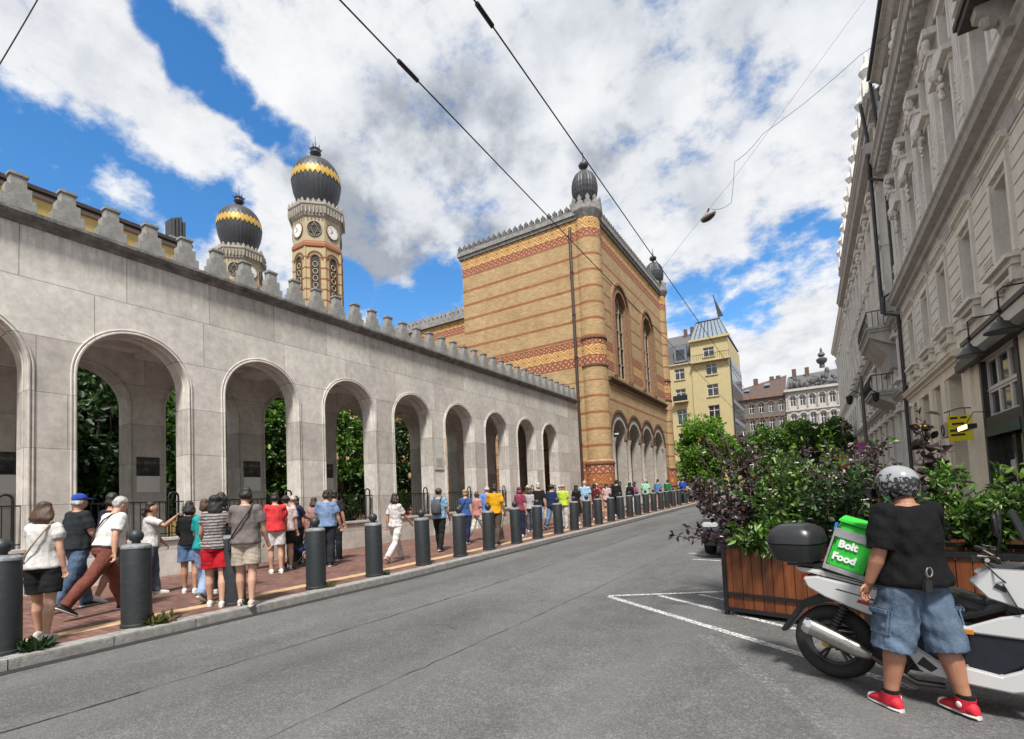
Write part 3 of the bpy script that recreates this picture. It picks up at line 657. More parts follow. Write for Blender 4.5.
# nave behind, lower
nave = thing('synagogue_nave', 'lower brick nave with pale frieze and cresting behind the arcade roof', 'nave', (-40, 38, -2.55))
MB().box(-62, -23.3, 36, 37, 0, 20.5 - 2.55).build('wall', SYN, nave)
MB().box(-62, -23.3, 35.75, 36.4, 20.51 - 2.55, 20.95 - 2.55).build('cornice', GREYST, nave)
zig(-62, -23.4, .5, .8, lambda u, v, w_: (u, w_, 20.952 - 2.55 + v), 35.85, 36.0).build('cresting', GREYST, nave)

# ------------------------------------------------------------------ the two clock towers
def f_tower(t, b):
    o = t.obj(); z = t.n('ShaderNodeSeparateXYZ', {0: o}).outputs[2]
    n = t.noise(o, 1.2, 6, .7)
    c = t.ramp(n, [(.3, (.38, .285, .15)), (.7, (.49, .385, .225))])
    fr = t.m('FRACT', t.m('DIVIDE', z, 1.25)); red = t.m('MULTIPLY', t.m('LESS_THAN', fr, .17), t.m('LESS_THAN', z, 31.2))
    c = t.mix(red, c, (.27, .09, .04))
    c = t.mix(t.m('MULTIPLY', t.m('GREATER_THAN', z, 31.3), t.m('LESS_THAN', z, 32.1)), c, (.30, .12, .06))
    c = t.mix(t.m('GREATER_THAN', z, 32.1), c, t.ramp(n, [(.3, (.34, .28, .17)), (.7, (.44, .37, .25))]))
    setc(t, b, c, t.noise(o, 9, 4, .6), .3, .02, .88)
TBR = custom('tower brick', f_tower)
DIAL = mat('clock dial', (.72, .70, .64), .5, ns=2, na=.06)
def tower(cx, cy, label):
    t = thing('clock_tower', label, 'tower', (cx, cy, 0), 0, 'onion domed clock towers')
    C = lambda mb, prof, n=8, a0=math.pi / 8, **k: mb.lathe(prof, (cx, cy, 0), n, a0=a0, **k)
    C(MB(), [(3.15, 0), (3.15, 31.3), (3.3, 31.45), (3.3, 31.8), (3.12, 32.0), (3.12, 35.1)]).build('shaft', TBR, t)
    g = MB(); C(g, [(3.1, 34.85), (3.3, 35.05), (3.35, 35.25), (3.6, 36.15), (3.7, 36.25), (3.7, 36.5), (3.4, 36.55)])
    for k in range(48):
        an = 2 * math.pi * k / 48; rr = 3.5 * math.cos(math.pi / 8) / math.cos(((an + math.pi / 8) % (math.pi / 4)) - math.pi / 8) * 1.0
        M = Matrix.Rotation(an, 3, 'Z'); g.obox(Vector((cx, cy, 35.6)) + M @ Vector((rr + .02, 0, 0)), (.32, .16, .75), M)
    for k in range(32):
        an = 2 * math.pi * k / 32; M = Matrix.Rotation(an, 3, 'Z'); rr = 3.5 * math.cos(math.pi / 8) / math.cos(((an + math.pi / 8) % (math.pi / 4)) - math.pi / 8)
        p = Vector((cx, cy, 36.5)) + M @ Vector((rr, 0, 0))
        g.prism([(-.2, 0), (.2, 0), (.2, .18), (0, .5), (-.2, .18)], lambda u, v, w_: tuple(p + M @ Vector((w_, u, v))), -.08, .08)
    g.build('gallery', mat('tower gallery stone', (.33, .30, .25), .88, ns=5, na=.4, bump=.4), t)
    d = MB(); C(d, [(2.4, 36.3), (2.4, 37.2), (2.2, 37.4), (2.55, 38.1), (2.9, 39.0), (3.08, 39.9), (3.1, 40.6), (2.98, 41.35), (2.65, 42.1), (2.1, 42.75), (1.3, 43.2), (.3, 43.42)], 72, 0, flute=.010)
    dm = d.build('onion_dome', LEAD, t, smooth=25)
    gb = MB(); n = 64; vs = []
    def rz(z):
        P_ = [(2.9, 39.0), (3.08, 39.9), (3.1, 40.6), (2.98, 41.35), (2.65, 42.1), (2.1, 42.75)]
        for (r0, z0), (r1, z1) in zip(P_[:-1], P_[1:]):
            if z0 <= z <= z1: return r0 + (r1 - r0) * (z - z0) / (z1 - z0) + .06
        return 2.9
    for k in range(n):
        an = 2 * math.pi * k / n; s_ = 1 if k % 2 else 0
        for z in ((40.5, 40.62, 40.86, 40.98) if s_ else (40.1, 40.5, 40.98, 41.38)): vs.append((cx + rz(z) * math.cos(an), cy + rz(z) * math.sin(an), z))
    gb.add(vs, [(k*4+j, ((k+1) % n)*4+j, ((k+1) % n)*4+j+1, k*4+j+1) for k in range(n) for j in range(3)])
    gb.build('gilded_band', GOLD, dm)
    f = MB(); C(f, [(.22, 43.35), (.18, 43.75), (.5, 43.95), (.75, 44.25), (.6, 44.5), (.72, 44.75), (.2, 44.8), (.09, 45.0), (.05, 45.6), (.02, 46.5)], 12, 0)
    for k in range(6):
        an = k * math.pi / 3; f.tube([(cx + .66 * math.cos(an), cy + .66 * math.sin(an), 44.65), (cx + .85 * math.cos(an), cy + .85 * math.sin(an), 45.0)], .06, 5)
    f.build('finial', LEAD, dm)
    ap = 3.12 * math.cos(math.pi / 8)
    for k in range(8):
        an = k * math.pi / 4; M = Matrix.Rotation(an, 3, 'Z'); P = lambda d_, u, z: tuple(Vector((cx, cy, 0)) + M @ Vector((ap + d_, u, z)))
        if k % 2 == 0:
            c_ = MB(); c_.prism(arc(0, 33.5, .92, 0, 2 * math.pi, 24)[:-1], lambda u, v, w_: P(w_, u, v), -.1, .12); ck = c_.build('clock', DKBR, t)
            MB().prism(arc(0, 33.5, .80, 0, 2 * math.pi, 24)[:-1], lambda u, v, w_: P(w_, u, v), .121, .15).build('dial', DIAL, ck)
            h = MB()
            for a_, L in ((2.2, .62), (3.6, .45)): 
                dx, dz = math.cos(a_), math.sin(a_); h.add([P(.165, -dz*.05, 33.5+dx*.05), P(.165, dz*.05, 33.5-dx*.05), P(.165, dx*L+dz*.03, 33.5+dz*L-dx*.03), P(.165, dx*L-dz*.03, 33.5+dz*L+dx*.03)], [(0, 1, 2, 3)])
            for q in range(12):
                a_ = q * math.pi / 6; h.obox(P(.155, .68 * math.cos(a_), 33.5 + .68 * math.sin(a_)), (.02, .07, .07), M)
            h.build('hands', BLACK, ck)
        else:
            c_ = MB(); c_.prism(arc(0, 33.5, .92, 0, 2 * math.pi, 24)[:-1], lambda u, v, w_: P(w_, u, v), -.1, .06); rs = c_.build('rose_window', mat('dark rose', (.03, .025, .02), .7), t)
            s_ = MB()
            s_.tube([P(.1, u, v) for u, v in arc(0, 33.5, .88, 0, 2 * math.pi, 24)], .05, 6)
            for fl_ in (1, -1):
                tri = [P(.1, .74 * math.sin(q * 2.0944), 33.5 + fl_ * .74 * math.cos(q * 2.0944)) for q in range(4)]
                s_.tube(tri, .045, 5)
            s_.build('star_tracery', mat('tracery grey', (.30, .27, .23), .85, ns=6, na=.2), rs)
        wn = MB(); wn.prism(arc(0, 29.9, .62, math.pi, 0, 12) + [(.62, 24.6), (.45, 24.6)] + arc(0, 29.9, .45, 0, math.pi, 12) + [(-.45, 24.6), (-.62, 24.6)], lambda u, v, w_: P(w_, u, v), -.1, .12)
        wn.prism(arc(0, 29.9, 1.0, math.pi, 0, 12) + arc(0, 29.9, .82, 0, math.pi, 12), lambda u, v, w_: P(w_, u, v), -.1, .09)
        ww = wn.build('arched_window', DKBR, t)
        MB().prism(arc(0, 29.9, .45, math.pi, 0, 12) + [(.45, 24.6), (-.45, 24.6)], lambda u, v, w_: P(w_, u, v), -.1, .03).build('pane', mat('dark rose', (.03, .025, .02)), ww)
        tr = MB()
        for j in range(6): tr.tube([P(.06, u, v) for u, v in arc(0, 25.2 + j * .82, .3, 0, 2 * math.pi, 10)], .06, 5)
        tr.build('tracery', mat('tracery pale', (.40, .33, .22), .85, ns=6, na=.2), ww)
    t.scale = (.9, .9, 1)
    cr = MB()
    for k in range(8):
        an = k * math.pi / 4 + math.pi / 8; cr.tube([(cx + 3.12 * math.cos(an), cy + 3.12 * math.sin(an), 0), (cx + 3.12 * math.cos(an), cy + 3.12 * math.sin(an), 31.3)], .16, 6)
    cr.build('corner_shaft', TBR, t)
tower(-49.4, 38.3, 'clock tower with gold banded onion dome and three visible arched windows, seen most completely')
tower(-66.0, 38.4, 'further clock tower with gold banded onion dome rising just above the arcade')
# ------------------------------------------------------------------ walls with real openings
def wall_grid(mb, us, ue, zs, ze, holes, fn):
    """fn(u, z) cells between holes -> solid boxes; fn(mb, u0, u1, z0, z1)"""
    U = sorted({us, ue} | {q for h in holes for q in h[:2] if us < q < ue}); Z = sorted({zs, ze} | {q for h in holes for q in h[2:4] if zs < q < ze})
    for z0, z1 in zip(Z[:-1], Z[1:]):
        run = None
        for u0, u1 in zip(U[:-1], U[1:]):
            um, zm = (u0 + u1) / 2, (z0 + z1) / 2
            hole = any(h[0] < um < h[1] and h[2] < zm < h[3] for h in holes)
            if hole:
                if run: fn(mb, run[0], run[1], z0, z1); run = None
            else: run = (run[0], u1) if run else (u0, u1)
        if run: fn(mb, run[0], run[1], z0, z1)
def lerp(a, b_, t): return a + (b_ - a) * t

# yellow brick wing behind the arcade
mus = thing('courtyard_building', 'yellow brick wing with dark capped roof edge peeping between the merlons', 'building', (-36, 4, 0))
def f_wing(t, b):
    o = t.obj(); z = t.n('ShaderNodeSeparateXYZ', {0: o}).outputs[2]; n = t.noise(o, 1.5, 6, .7)
    c = t.mix(t.m('GREATER_THAN', z, 18.38), t.ramp(n, [(.3, (.46, .33, .10)), (.7, (.58, .43, .17))]), (.26, .13, .09))
    c = t.mix(t.m('GREATER_THAN', z, 18.55), c, (.45, .42, .38)); setc(t, b, c, n, .2)
WING = custom('wing brick', f_wing)
MB().box(-38, -34, -24, 16.3, 0, 18.75).build('wall', WING, mus)
MB().box(-38.3, -33.7, -24.2, 16.5, 18.755, 18.96).build('roof_edge', mat('dark cap', (.045, .035, .032), .8, ns=5, na=.3), mus)
ch = thing('chimney', 'dark fluted chimney block on pale base rising behind the arcade merlons', 'chimney', (-34.6, 15.9, 19.1))
MB().box(-35.2, -34.1, 15.35, 16.45, 18.961, 19.3).build('base', GREYST, ch)
q = MB(); q.box(-35.05, -34.25, 15.48, 16.32, 19.2, 20.5)
for k in range(4): q.tube([(-34.22, 15.6 + k * .2, 19.2), (-34.22, 15.6 + k * .2, 20.5 + .12 * (k % 3))], .11, 8)
q.build('flue', LEAD, ch)

# ------------------------------------------------------------------ far street end
GREYROOF = mat('slate roof', (.10, .098, .10), .8, ns=4, na=.35); BROWNROOF = mat('brown tile roof', (.085, .058, .048), .85, ns=3, na=.35)
YEL = custom('yellow render', f_facade((.52, .44, .235), .1, soot=.22)); CREAM = custom('pale ornate render', f_facade((.52, .49, .45), .15, soot=.45)); GRB = custom('grey brown render', f_facade((.17, .15, .13), .2, soot=.55))
def fwin(parent, x0, x1, z0, z1, y, arched=False, frame=WHITEP, bars=1, deep=.28, sill=None):
    f = MB(); w_ = .09
    f.box(x0, x0 + w_, y + deep - .08, y + deep, z0, z1); f.box(x1 - w_, x1, y + deep - .08, y + deep, z0, z1)
    f.box(x0 + w_, x1 - w_, y + deep - .08, y + deep, z0, z0 + w_); f.box(x0 + w_, x1 - w_, y + deep - .08, y + deep, z1 - w_, z1)
    for k in range(bars):
        xm = lerp(x0, x1, (k + 1) / (bars + 1)); f.box(xm - .05, xm + .05, y + deep - .07, y + deep - .005, z0 + w_, z1 - w_)
    f.box(x0 + w_, x1 - w_, y + deep - .06, y + deep - .01, lerp(z0, z1, .68) - .04, lerp(z0, z1, .68) + .04)
    wi = f.build('window', frame, parent)
    MB().box(x0 + .01, x1 - .01, y + deep - .045, y + deep - .03, z0 + .01, z1 - .01).build('pane', GLASS, wi)
    if sill: MB().box(x0 - .12, x1 + .12, y - .14, y + .05, z0 - .16, z0 - .003).build('sill', sill, wi)
yb = thing('corner_building', 'pale yellow corner building with zinc mansard and dark glass side', 'building', (-15, 90, 0))
holes = []
for (z0, z1) in ((19.9, 21.7), (16.4, 18.3), (12.4, 14.9), (8.4, 10.9), (3.5, 7)): holes += [(-14.5, -12.8, z0, z1), (-19.5, -17.9, z0, z1), (-23.5, -21.9, z0, z1)]
holes += [(-14.75, -13.1, 22.9, 24.4)]
m_ = MB(); wall_grid(m_, -26, -16.7, .5, 22.3, holes, lambda mb, a, b_, c, d: mb.box(a, b_, 85.2, 85.7, c, d)); wall_grid(m_, -16.7, -11, .5, 25.6, holes, lambda mb, a, b_, c, d: mb.box(a, b_, 85, 85.7, c, d))
m_.box(-11.5, -11, 85.701, 99, .5, 25.6); m_.build('wall', YEL, yb)
for h in holes: fwin(yb, *h, 85 if h[0] > -16 else 85.2, sill=YEL)
c_ = MB(); c_.box(-16.9, -10.6, 84.55, 85, 25.61, 25.95); c_.box(-16.6, -10.7, 84.3, 85, 22.0, 22.3); c_.box(-26, -16.71, 84.9, 85.2, 22.31, 22.5); c_.build('cornice', YEL, yb)
rl = MB()
for k in range(18): rl.box(-16.4 + k * .32, -16.36 + k * .32, 84.4, 84.44, 22.3, 23.2)
rl.box(-16.45, -10.8, 84.38, 84.46, 23.2, 23.26); rl.box(-19.8, -17.5, 84.3, 84.36, 16.2, 17.1); rl.build('balcony_rail', IRON, yb)
MB().box(-19.8, -17.5, 84.3, 85.2, 16.0, 16.2).build('balcony', YEL, yb)
rf = MB(); rf.add([(-16.8, 85.1, 25.95), (-10.9, 85.1, 25.95), (-10.9, 98, 25.95), (-16.8, 98, 25.95), (-15.9, 87, 29.3), (-12.2, 87, 29.3), (-12.2, 96, 29.3), (-15.9, 96, 29.3)], [(0, 1, 5, 4), (1, 2, 6, 5), (2, 3, 7, 6), (3, 0, 4, 7), (4, 5, 6, 7)])
r1 = rf.build('mansard_roof', ZINC, yb)
rr = MB()
for k in range(9): 
    t_ = k / 8; rr.tube([(lerp(-16.8, -10.9, t_), 85.08, 25.95), (lerp(-15.9, -12.2, t_), 86.98, 29.3)], .07, 5)
rr.tube([(-15.9, 87, 29.35), (-12.2, 87, 29.35)], .12, 6); rr.tube([(-12.3, 87, 29.3), (-12.9, 87, 33.4)], .09, 6); rr.add([(-12.9, 87, 33.2), (-12.9, 87.06, 33.2), (-11.6, 87.06, 29.6), (-11.6, 87, 29.6), (-12.35, 87, 29.6), (-12.35, 87.06, 29.6)], [(0, 3, 4), (1, 2, 5), (0, 1, 2, 3), (0, 1, 5, 4)])
rr.build('roof_ribs', LEAD, r1)
rl2 = MB(); rl2.add([(-26, 85.4, 22.5), (-16.85, 85.4, 22.5), (-16.85, 86.3, 26), (-26, 86.3, 26), (-16.85, 90, 28.6), (-26, 90, 28.6)], [(0, 1, 2, 3), (3, 2, 4, 5)]); r2 = rl2.build('slate_roof', GREYROOF, yb)
dm_ = MB()
for a in (-19.4, -23): 
    dm_ = MB(); dm_.box(a, a + 2, 85.25, 86.6, 22.8, 25.4); dm_.build('dormer', ZINC, r2)
for a in (-19.4, -23):
    MB().box(a + .3, a + 1.7, 85.2, 85.24, 23.2, 24.9).build('dormer_pane', GLASS, r2)
for (a, z) in ((-17.3, 28.2), (-18.4, 28.0)): MB().box(a, a + .5, 88.9, 89.6, z - 1, z + 1.3).build('chimney', mat('chimney brick', (.12, .08, .065), .9, ns=6, na=.3), r2)
gp = MB()
for k in range(5): gp.box(-10.998, -10.8, 86 + k * 2.5, 88.38 + k * 2.5, 9.5, 22.4)
gp.build('glass_bay', mat('dark curtain glass', (.035, .04, .05), .12, ns=1, na=.3), yb)
gw = MB()
for k in range(5):
    for z in (12, 15, 18, 21): gw.box(-10.799, -10.75, 86.2 + k * 2.5, 88.2 + k * 2.5, z, z + .7)
gw.build('spandrel', mat('blue grey panel', (.22, .25, .30), .4), yb)

gb = thing('grey_tenement', 'grey brown tenement with arched windows and brown tiled roof at the street end', 'building', (-10, 125, 0))
holes = []
for z0, z1 in ((17.4, 19.2), (13.6, 15.8), (9.6, 11.8), (5.5, 8)):
    for k in range(6): holes.append((-15.9 + k * 1.9, -14.95 + k * 1.9, z0, z1))
m_ = MB(); wall_grid(m_, -17, -5, .5, 20.6, holes, lambda mb, a, b_, c, d: mb.box(a, b_, 120, 120.5, c, d)); m_.build('wall', GRB, gb)
for h in holes: fwin(gb, *h, 120, bars=1)
c_ = MB(); c_.box(-17, -5, 119.5, 120, 20.5, 21.0); c_.box(-17, -5, 119.8, 120, 16.3, 16.6)
for h in holes[:12]: c_.prism(arc((h[0] + h[1]) / 2, h[3] - .1, .75, math.pi, 0, 10) + arc((h[0] + h[1]) / 2, h[3] - .1, .55, 0, math.pi, 10), fy, 119.85, 120)
c_.build('cornice', mat('copper trim', (.20, .12, .095), .8, ns=3, na=.3), gb)
MB().add([(-17, 119.6, 21), (-5, 119.6, 21), (-4.8, 128, 26.3), (-17, 128, 24)], [(0, 1, 2, 3)]).build('roof', BROWNROOF, gb)
for a in (-11.5, -8.2, -6.9): MB().box(a, a + .9, 126.5, 127.5, 23, 26.2).build('chimney', mat('chimney brick', (.12, .08, .065)), gb)
sk = MB(); sk.obox((-8.5, 123.2, 23.9), (1.1, 1.2, .12), Matrix.Rotation(.55, 3, 'X')); sk.obox((-12.5, 122, 22.9), (1.1, 1.0, .12), Matrix.Rotation(.55, 3, 'X')); sk.build('skylight', ZINC, gb)

wb = thing('ornate_palace', 'white ornate facade with grey roof, sculpted gables and a central urn finial', 'building', (2, 125, 0))
holes = []
for z0, z1 in ((17.9, 19.8), (13.4, 16), (9.0, 11.6), (4.5, 7.5)):
    for k in range(8): holes.append((-4.2 + k * 1.75, -3.2 + k * 1.75, z0, z1))
m_ = MB(); wall_grid(m_, -4.99, 10, .5, 21.6, holes, lambda mb, a, b_, c, d: mb.box(a, b_, 119.7, 120.3, c, d)); m_.build('wall', CREAM, wb)
for h in holes: fwin(wb, *h, 119.7, bars=1)
c_ = MB(); c_.box(-5.2, 10, 119.0, 119.7, 21.0, 21.5); c_.box(-5.1, 10, 119.4, 119.7, 16.9, 17.2); c_.box(-5.1, 10, 119.4, 119.7, 12.4, 12.7)
for h in holes[:16]:
    xm = (h[0] + h[1]) / 2; c_.prism(arc(xm, h[3] - .2, .85, math.pi, 0, 10) + arc(xm, h[3] - .2, .6, 0, math.pi, 10), fy, 119.45, 119.7)
    c_.box(h[0] - .42, h[0] - .22, 119.5, 119.7, h[2] - .4, h[3]); c_.box(h[1] + .22, h[1] + .42, 119.5, 119.7, h[2] - .4, h[3])
c_.build('mouldings', CREAM, wb)
rw = MB().add([(-5, 119.6, 21.5), (10, 119.6, 21.5), (10, 124, 25.6), (-4.4, 124, 25.0)], [(0, 1, 2, 3)]).build('roof', GREYROOF, wb)
sc2 = MB(); rnd = random.Random(3)
def pile(cx, w_, h_):
    for k in range(26):
        x = cx + rnd.uniform(-w_, w_); top = h_ * (1 - abs(x - cx) / w_ * .8)
        z = 21.5 + rnd.uniform(0, top); r_ = rnd.uniform(.22, .5); sc2.ball((x, 119.5 + rnd.uniform(-.3, .2), z), (r_, r_ * .8, r_ * rnd.uniform(.9, 1.7)), 7, 5)
pile(1.9, 2.2, 4.6); pile(-3.0, 1.3, 2.6); pile(6.4, 1.3, 2.6); pile(-.6, .7, 1.6); pile(4.3, .7, 1.6)
sc2.build('roof_sculpture', mat('zinc ornament', (.10, .10, .105), .7, .2, ns=5, na=.5), wb)
u_ = MB(); u_.lathe([(.5, 25.2), (.45, 25.9), (.9, 26.3), (1.0, 26.9), (.6, 27.2), (.35, 27.4), (.7, 27.7), (.5, 28.2), (.2, 28.4), (.25, 28.7), (.03, 29.4)], (1.95, 119.6, 0), 12); u_.build('urn_finial', mat('zinc ornament', (.1, .1, .1)), wb, smooth=50)
for a in (-3.6, -1.2, 5.6): MB().box(a, a + .8, 123, 124, 24, 26.4).build('chimney', mat('chimney brick', (.12, .08, .065)), wb)

# ------------------------------------------------------------------ right-hand street front
def XR(u): return 4.95 - .018 * u
class FB(MB):
    """boxes on the right front: u along the street, d out from the facade, z up"""
    def fb(s, u0, u1, d0, d1, z0, z1):
        return s.add([(XR(u)-d, u, z) for z in (z0, z1) for (u, d) in ((u0, d0), (u1, d0), (u1, d1), (u0, d1))], [(3,2,1,0),(4,5,6,7),(0,1,5,4),(1,2,6,5),(2,3,7,6),(3,0,4,7)])
    def prof(s, pts, u0, u1):      # profile in (d, z) run along u
        return s.prism(pts, lambda d, z, u: (XR(u) - d, u, z), u0, u1)
    def face(s, pts, d0, d1):      # outline in (u, z) extruded outward
        return s.prism(pts, lambda u, z, d: (XR(u) - d, u, z), d0, d1)
    def blob(s, u, d, z, r, n=7, m=5): return s.ball((XR(u) - d, u, z), r, n, m)
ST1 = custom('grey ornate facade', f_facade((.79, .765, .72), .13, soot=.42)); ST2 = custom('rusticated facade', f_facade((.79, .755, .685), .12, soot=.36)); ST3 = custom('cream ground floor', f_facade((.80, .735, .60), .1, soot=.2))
SHADOWST = custom('shaded sooty cornice', f_facade((.48, .465, .44), .22, soot=.55)); BLIND = mat('roller blind', (.30, .27, .23), .85, ns=3, na=.2)  # cornice shade put into a darker stone colour, with soot noise over it
def cornice(mb, u0, u1, z, s=1.0, d0=0.0):
    mb.prof([(d0 - .05, z), (d0 + .08 * s, z), (d0 + .10 * s, z + .14 * s), (d0 + .2 * s, z + .18 * s), (d0 + .22 * s, z + .34 * s), (d0 + .42 * s, z + .42 * s), (d0 + .46 * s, z + .58 * s), (d0 + .52 * s, z + .64 * s), (d0 + .52 * s, z + .72 * s), (d0 - .05, z + .80 * s)], u0, u1)
def hood(mb, u, z, w_, d=.32):
    mb.face([(u - w_, z), (u + w_, z), (u + w_, z + .16), (u, z + .62), (u - w_, z + .16)], -.02, d); 
def swags(mb, u, z, w_, h_, d, rg, n=16, lo=.05, hi=.12):
    for k in range(n): mb.blob(u + rg.uniform(-w_, w_), d, z + rg.uniform(0, h_), tuple(rg.uniform(lo, hi) for _ in range(3)))
def owin(parent, u0, u1, z0, z1, deep=.34, blind=0.0, mats=None, mid=True):
    f = FB(); w_ = .075; a, b_ = -deep, -deep + .08; m = mats or WHITEP
    f.fb(u0, u0 + w_, a, b_, z0, z1); f.fb(u1 - w_, u1, a, b_, z0, z1); f.fb(u0 + w_, u1 - w_, a, b_, z0, z0 + w_); f.fb(u0 + w_, u1 - w_, a, b_, z1 - w_, z1)
    if mid: um = (u0 + u1) / 2; f.fb(um - .05, um + .05, a + .01, b_ - .01, z0 + w_, z1 - w_); zm = lerp(z0, z1, .67); f.fb(u0 + w_, um - .05, a + .012, b_ - .012, zm - .04, zm + .04); f.fb(um + .05, u1 - w_, a + .012, b_ - .012, zm - .04, zm + .04)
    wi = f.build('window', m, parent)
    FB().fb(u0 + .02, u1 - .02, a + .03, a + .045, z0 + .02, z1 - .02).build('pane', GLASS, wi)
    if blind: FB().fb(u0 + w_, u1 - w_, a - .06, a - .04, lerp(z1, z0, blind), z1 - w_).build('blind', BLIND, wi)
    return wi
rg = random.Random(5)
# --- building A: cream ground floor with the cafe, rusticated first floor, ornate upper floors
A0, A1 = 4.7, 33.6
bA = thing('ornate_tenement', 'grey stuccoed tenement with rusticated first floor, pilasters and cream shop front', 'building', (XR(20), 20, 0))
WU = [8.1, 11.4, 14.65, 17.95, 21.25, 24.55, 27.75, 31.05]
h1 = [(u - .62, u + .62, 7.35, 9.55) for u in WU]
gro = [(23.45, 25.35, .2, 5.45), (26.3, 27.6, .2, 5.45), (28.55, 30.4, .2, 5.45), (31.3, 32.7, .2, 5.45), (17.9, 21.25, .2, 5.25), (12.5, 16.2, .2, 5.25), (7, 11, .2, 5.25)]
m_ = FB(); wall_grid(m_, A0, A1, 0, 6.0, gro, lambda mb, a, b_, c, d: mb.fb(a, b_, -.6, 0, c, d)); m_.build('ground_floor', ST3, bA)
m_ = FB(); wall_grid(m_, A0, A1, 6.002, 10.6, h1, lambda mb, a, b_, c, d: mb.fb(a, b_, -.6, 0, c, d))
# rustication: courses standing proud, broken by the windows
z = 6.75
while z < 10.4:
    cuts = sorted([(u - .95, u + .95) for u in WU]); s0 = A0
    for a, b_ in cuts + [(A1, A1)]:
        if a > s0 and 6.9 < z + .2 < 10.0: m_.fb(s0, a, .001, .06, z, z + .36)
        elif a > s0: m_.fb(s0, a, .001, .06, z, z + .36)
        s0 = b_
    z += .42
m_.build('rusticated_wall', ST2, bA)
for u in WU:
    wi = owin(bA, u - .62, u + .62, 7.35, 9.55, blind=rg.choice([.3, .55, .8]))
    s_ = FB(); s_.fb(u - .8, u - .622, -.02, .10, 7.30, 9.7); s_.fb(u + .622, u + .8, -.02, .10, 7.30, 9.7); s_.fb(u - .8, u + .8, -.02, .11, 9.702, 9.95)
    s_.fb(u - 1.0, u + 1.0, -.02, .34, 7.08, 7.20); s_.fb(u - .9, u + .9, -.02, .22, 6.92, 7.078); cornice(s_, u - 1.0, u + 1.0, 9.96, .5)
    for q in (-.7, .7): s_.fb(u + q - .1, u + q + .1, -.02, .2, 6.55, 6.918)
    for k in range(5): s_.blob(u - .5 + k * .25, .1, 6.72, (.1, .12, .1))
    for k in range(6): s_.fb(u + 1.0, u + 1.7, .061, .085, 7.3 + k * .1, 7.35 + k * .1)
    s_.build('surround', ST2, wi)
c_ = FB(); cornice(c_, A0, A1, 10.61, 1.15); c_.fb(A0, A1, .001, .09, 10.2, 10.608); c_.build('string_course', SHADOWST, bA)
c_ = FB(); cornice(c_, 23.2, A1, 5.72, .62); c_.fb(23.2, A1, .001, .05, 5.46, 5.718); c_.build('shop_cornice', ST3, bA)
pi_ = FB()
for u in (22.4, 25.8, 28.05, 30.85): pi_.fb(u - .36, u + .36, .001, .1, 0, 5.455); pi_.fb(u - .42, u + .42, .001, .14, 0, .9)
pi_.build('shop_pilaster', ST3, bA)
# upper storeys
h2 = [(u - .58, u + .58, 12.15, 14.75) for u in WU] + [(u - .5, u + .5, 15.75, 17.3) for u in WU]
m_ = FB(); wall_grid(m_, A0, A1, 11.5, 19.0, h2, lambda mb, a, b_, c, d: mb.fb(a, b_, -.6, 0, c, d)); m_.build('upper_wall', ST1, bA)
for u in WU:
    wi = owin(bA, u - .58, u + .58, 12.15, 14.75, blind=rg.choice([.2, .4, .6]))
    s_ = FB(); s_.fb(u - .78, u - .582, -.02, .2, 12.0, 14.9); s_.fb(u + .582, u + .78, -.02, .2, 12.0, 14.9); s_.fb(u - .95, u + .95, -.02, .3, 11.85, 11.998); s_.fb(u - .85, u + .85, -.02, .24, 14.902, 15.1); hood(s_, u, 15.102, 1.05, .42)
    swags(s_, u, 14.0, .15, .9, .3, rg, 14); swags(s_, u - .95, 13.0, .1, 1.9, .12, rg, 12); swags(s_, u + .95, 13.0, .1, 1.9, .12, rg, 12)
    s_.blob(u, .42, 15.05, (.2, .18, .26)); s_.build('pediment', ST1, wi)
    w2 = owin(bA, u - .5, u + .5, 15.75, 17.3); s_ = FB(); s_.fb(u - .62, u - .502, -.02, .12, 15.7, 17.4); s_.fb(u + .502, u + .62, -.02, .12, 15.7, 17.4); s_.fb(u - .65, u + .65, -.02, .16, 17.402, 17.55); swags(s_, u, 17.5, .6, .4, .12, rg, 10); s_.build('surround', ST1, w2)
for u in [6.45, 9.75] + [13.0, 16.3, 19.6, 22.9, 26.15, 29.4, 32.6]:
    p_ = FB(); p_.fb(u - .42, u + .42, .001, .34, 11.55, 12.2); p_.fb(u - .33, u + .33, .001, .24, 12.202, 16.6)
    for k in range(3): p_.fb(u - .22 + k * .18, u - .14 + k * .18, .241, .265, 12.8, 16.4)
    p_.fb(u - .4, u + .4, .001, .32, 16.602, 16.75); p_.fb(u - .45, u + .45, .001, .40, 17.35, 17.6); swags(p_, u, 16.8, .32, .5, .3, rg, 16, .08, .16)
    p_.fb(u - .3, u + .3, .241, .30, 12.35, 12.75); swags(p_, u, 12.6, .2, .5, .27, rg, 8)
    p_.build('pilaster', ST1, bA)
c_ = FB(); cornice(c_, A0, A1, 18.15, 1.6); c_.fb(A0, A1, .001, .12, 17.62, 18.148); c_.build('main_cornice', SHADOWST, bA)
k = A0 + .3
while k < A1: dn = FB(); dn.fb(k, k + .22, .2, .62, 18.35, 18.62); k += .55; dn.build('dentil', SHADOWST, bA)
h3 = [(u - .5, u + .5, 20.4, 22.3) for u in WU]
m_ = FB(); wall_grid(m_, A0, A1, 19.3, 23.4, h3, lambda mb, a, b_, c, d: mb.fb(a, b_, -.9, -.2, c, d))
for u in [6.45, 9.75, 13.0, 16.3, 19.6, 22.9, 26.15, 29.4, 32.6]: m_.fb(u - .4, u + .4, -.199, 0.05, 19.43, 23.3); swags(m_, u, 21.0, .25, 1.6, .1, rg, 12, .09, .2)
m_.build('attic_wall', ST1, bA)
for u in WU: owin(bA, u - .5, u + .5, 20.4, 22.3, deep=.5)
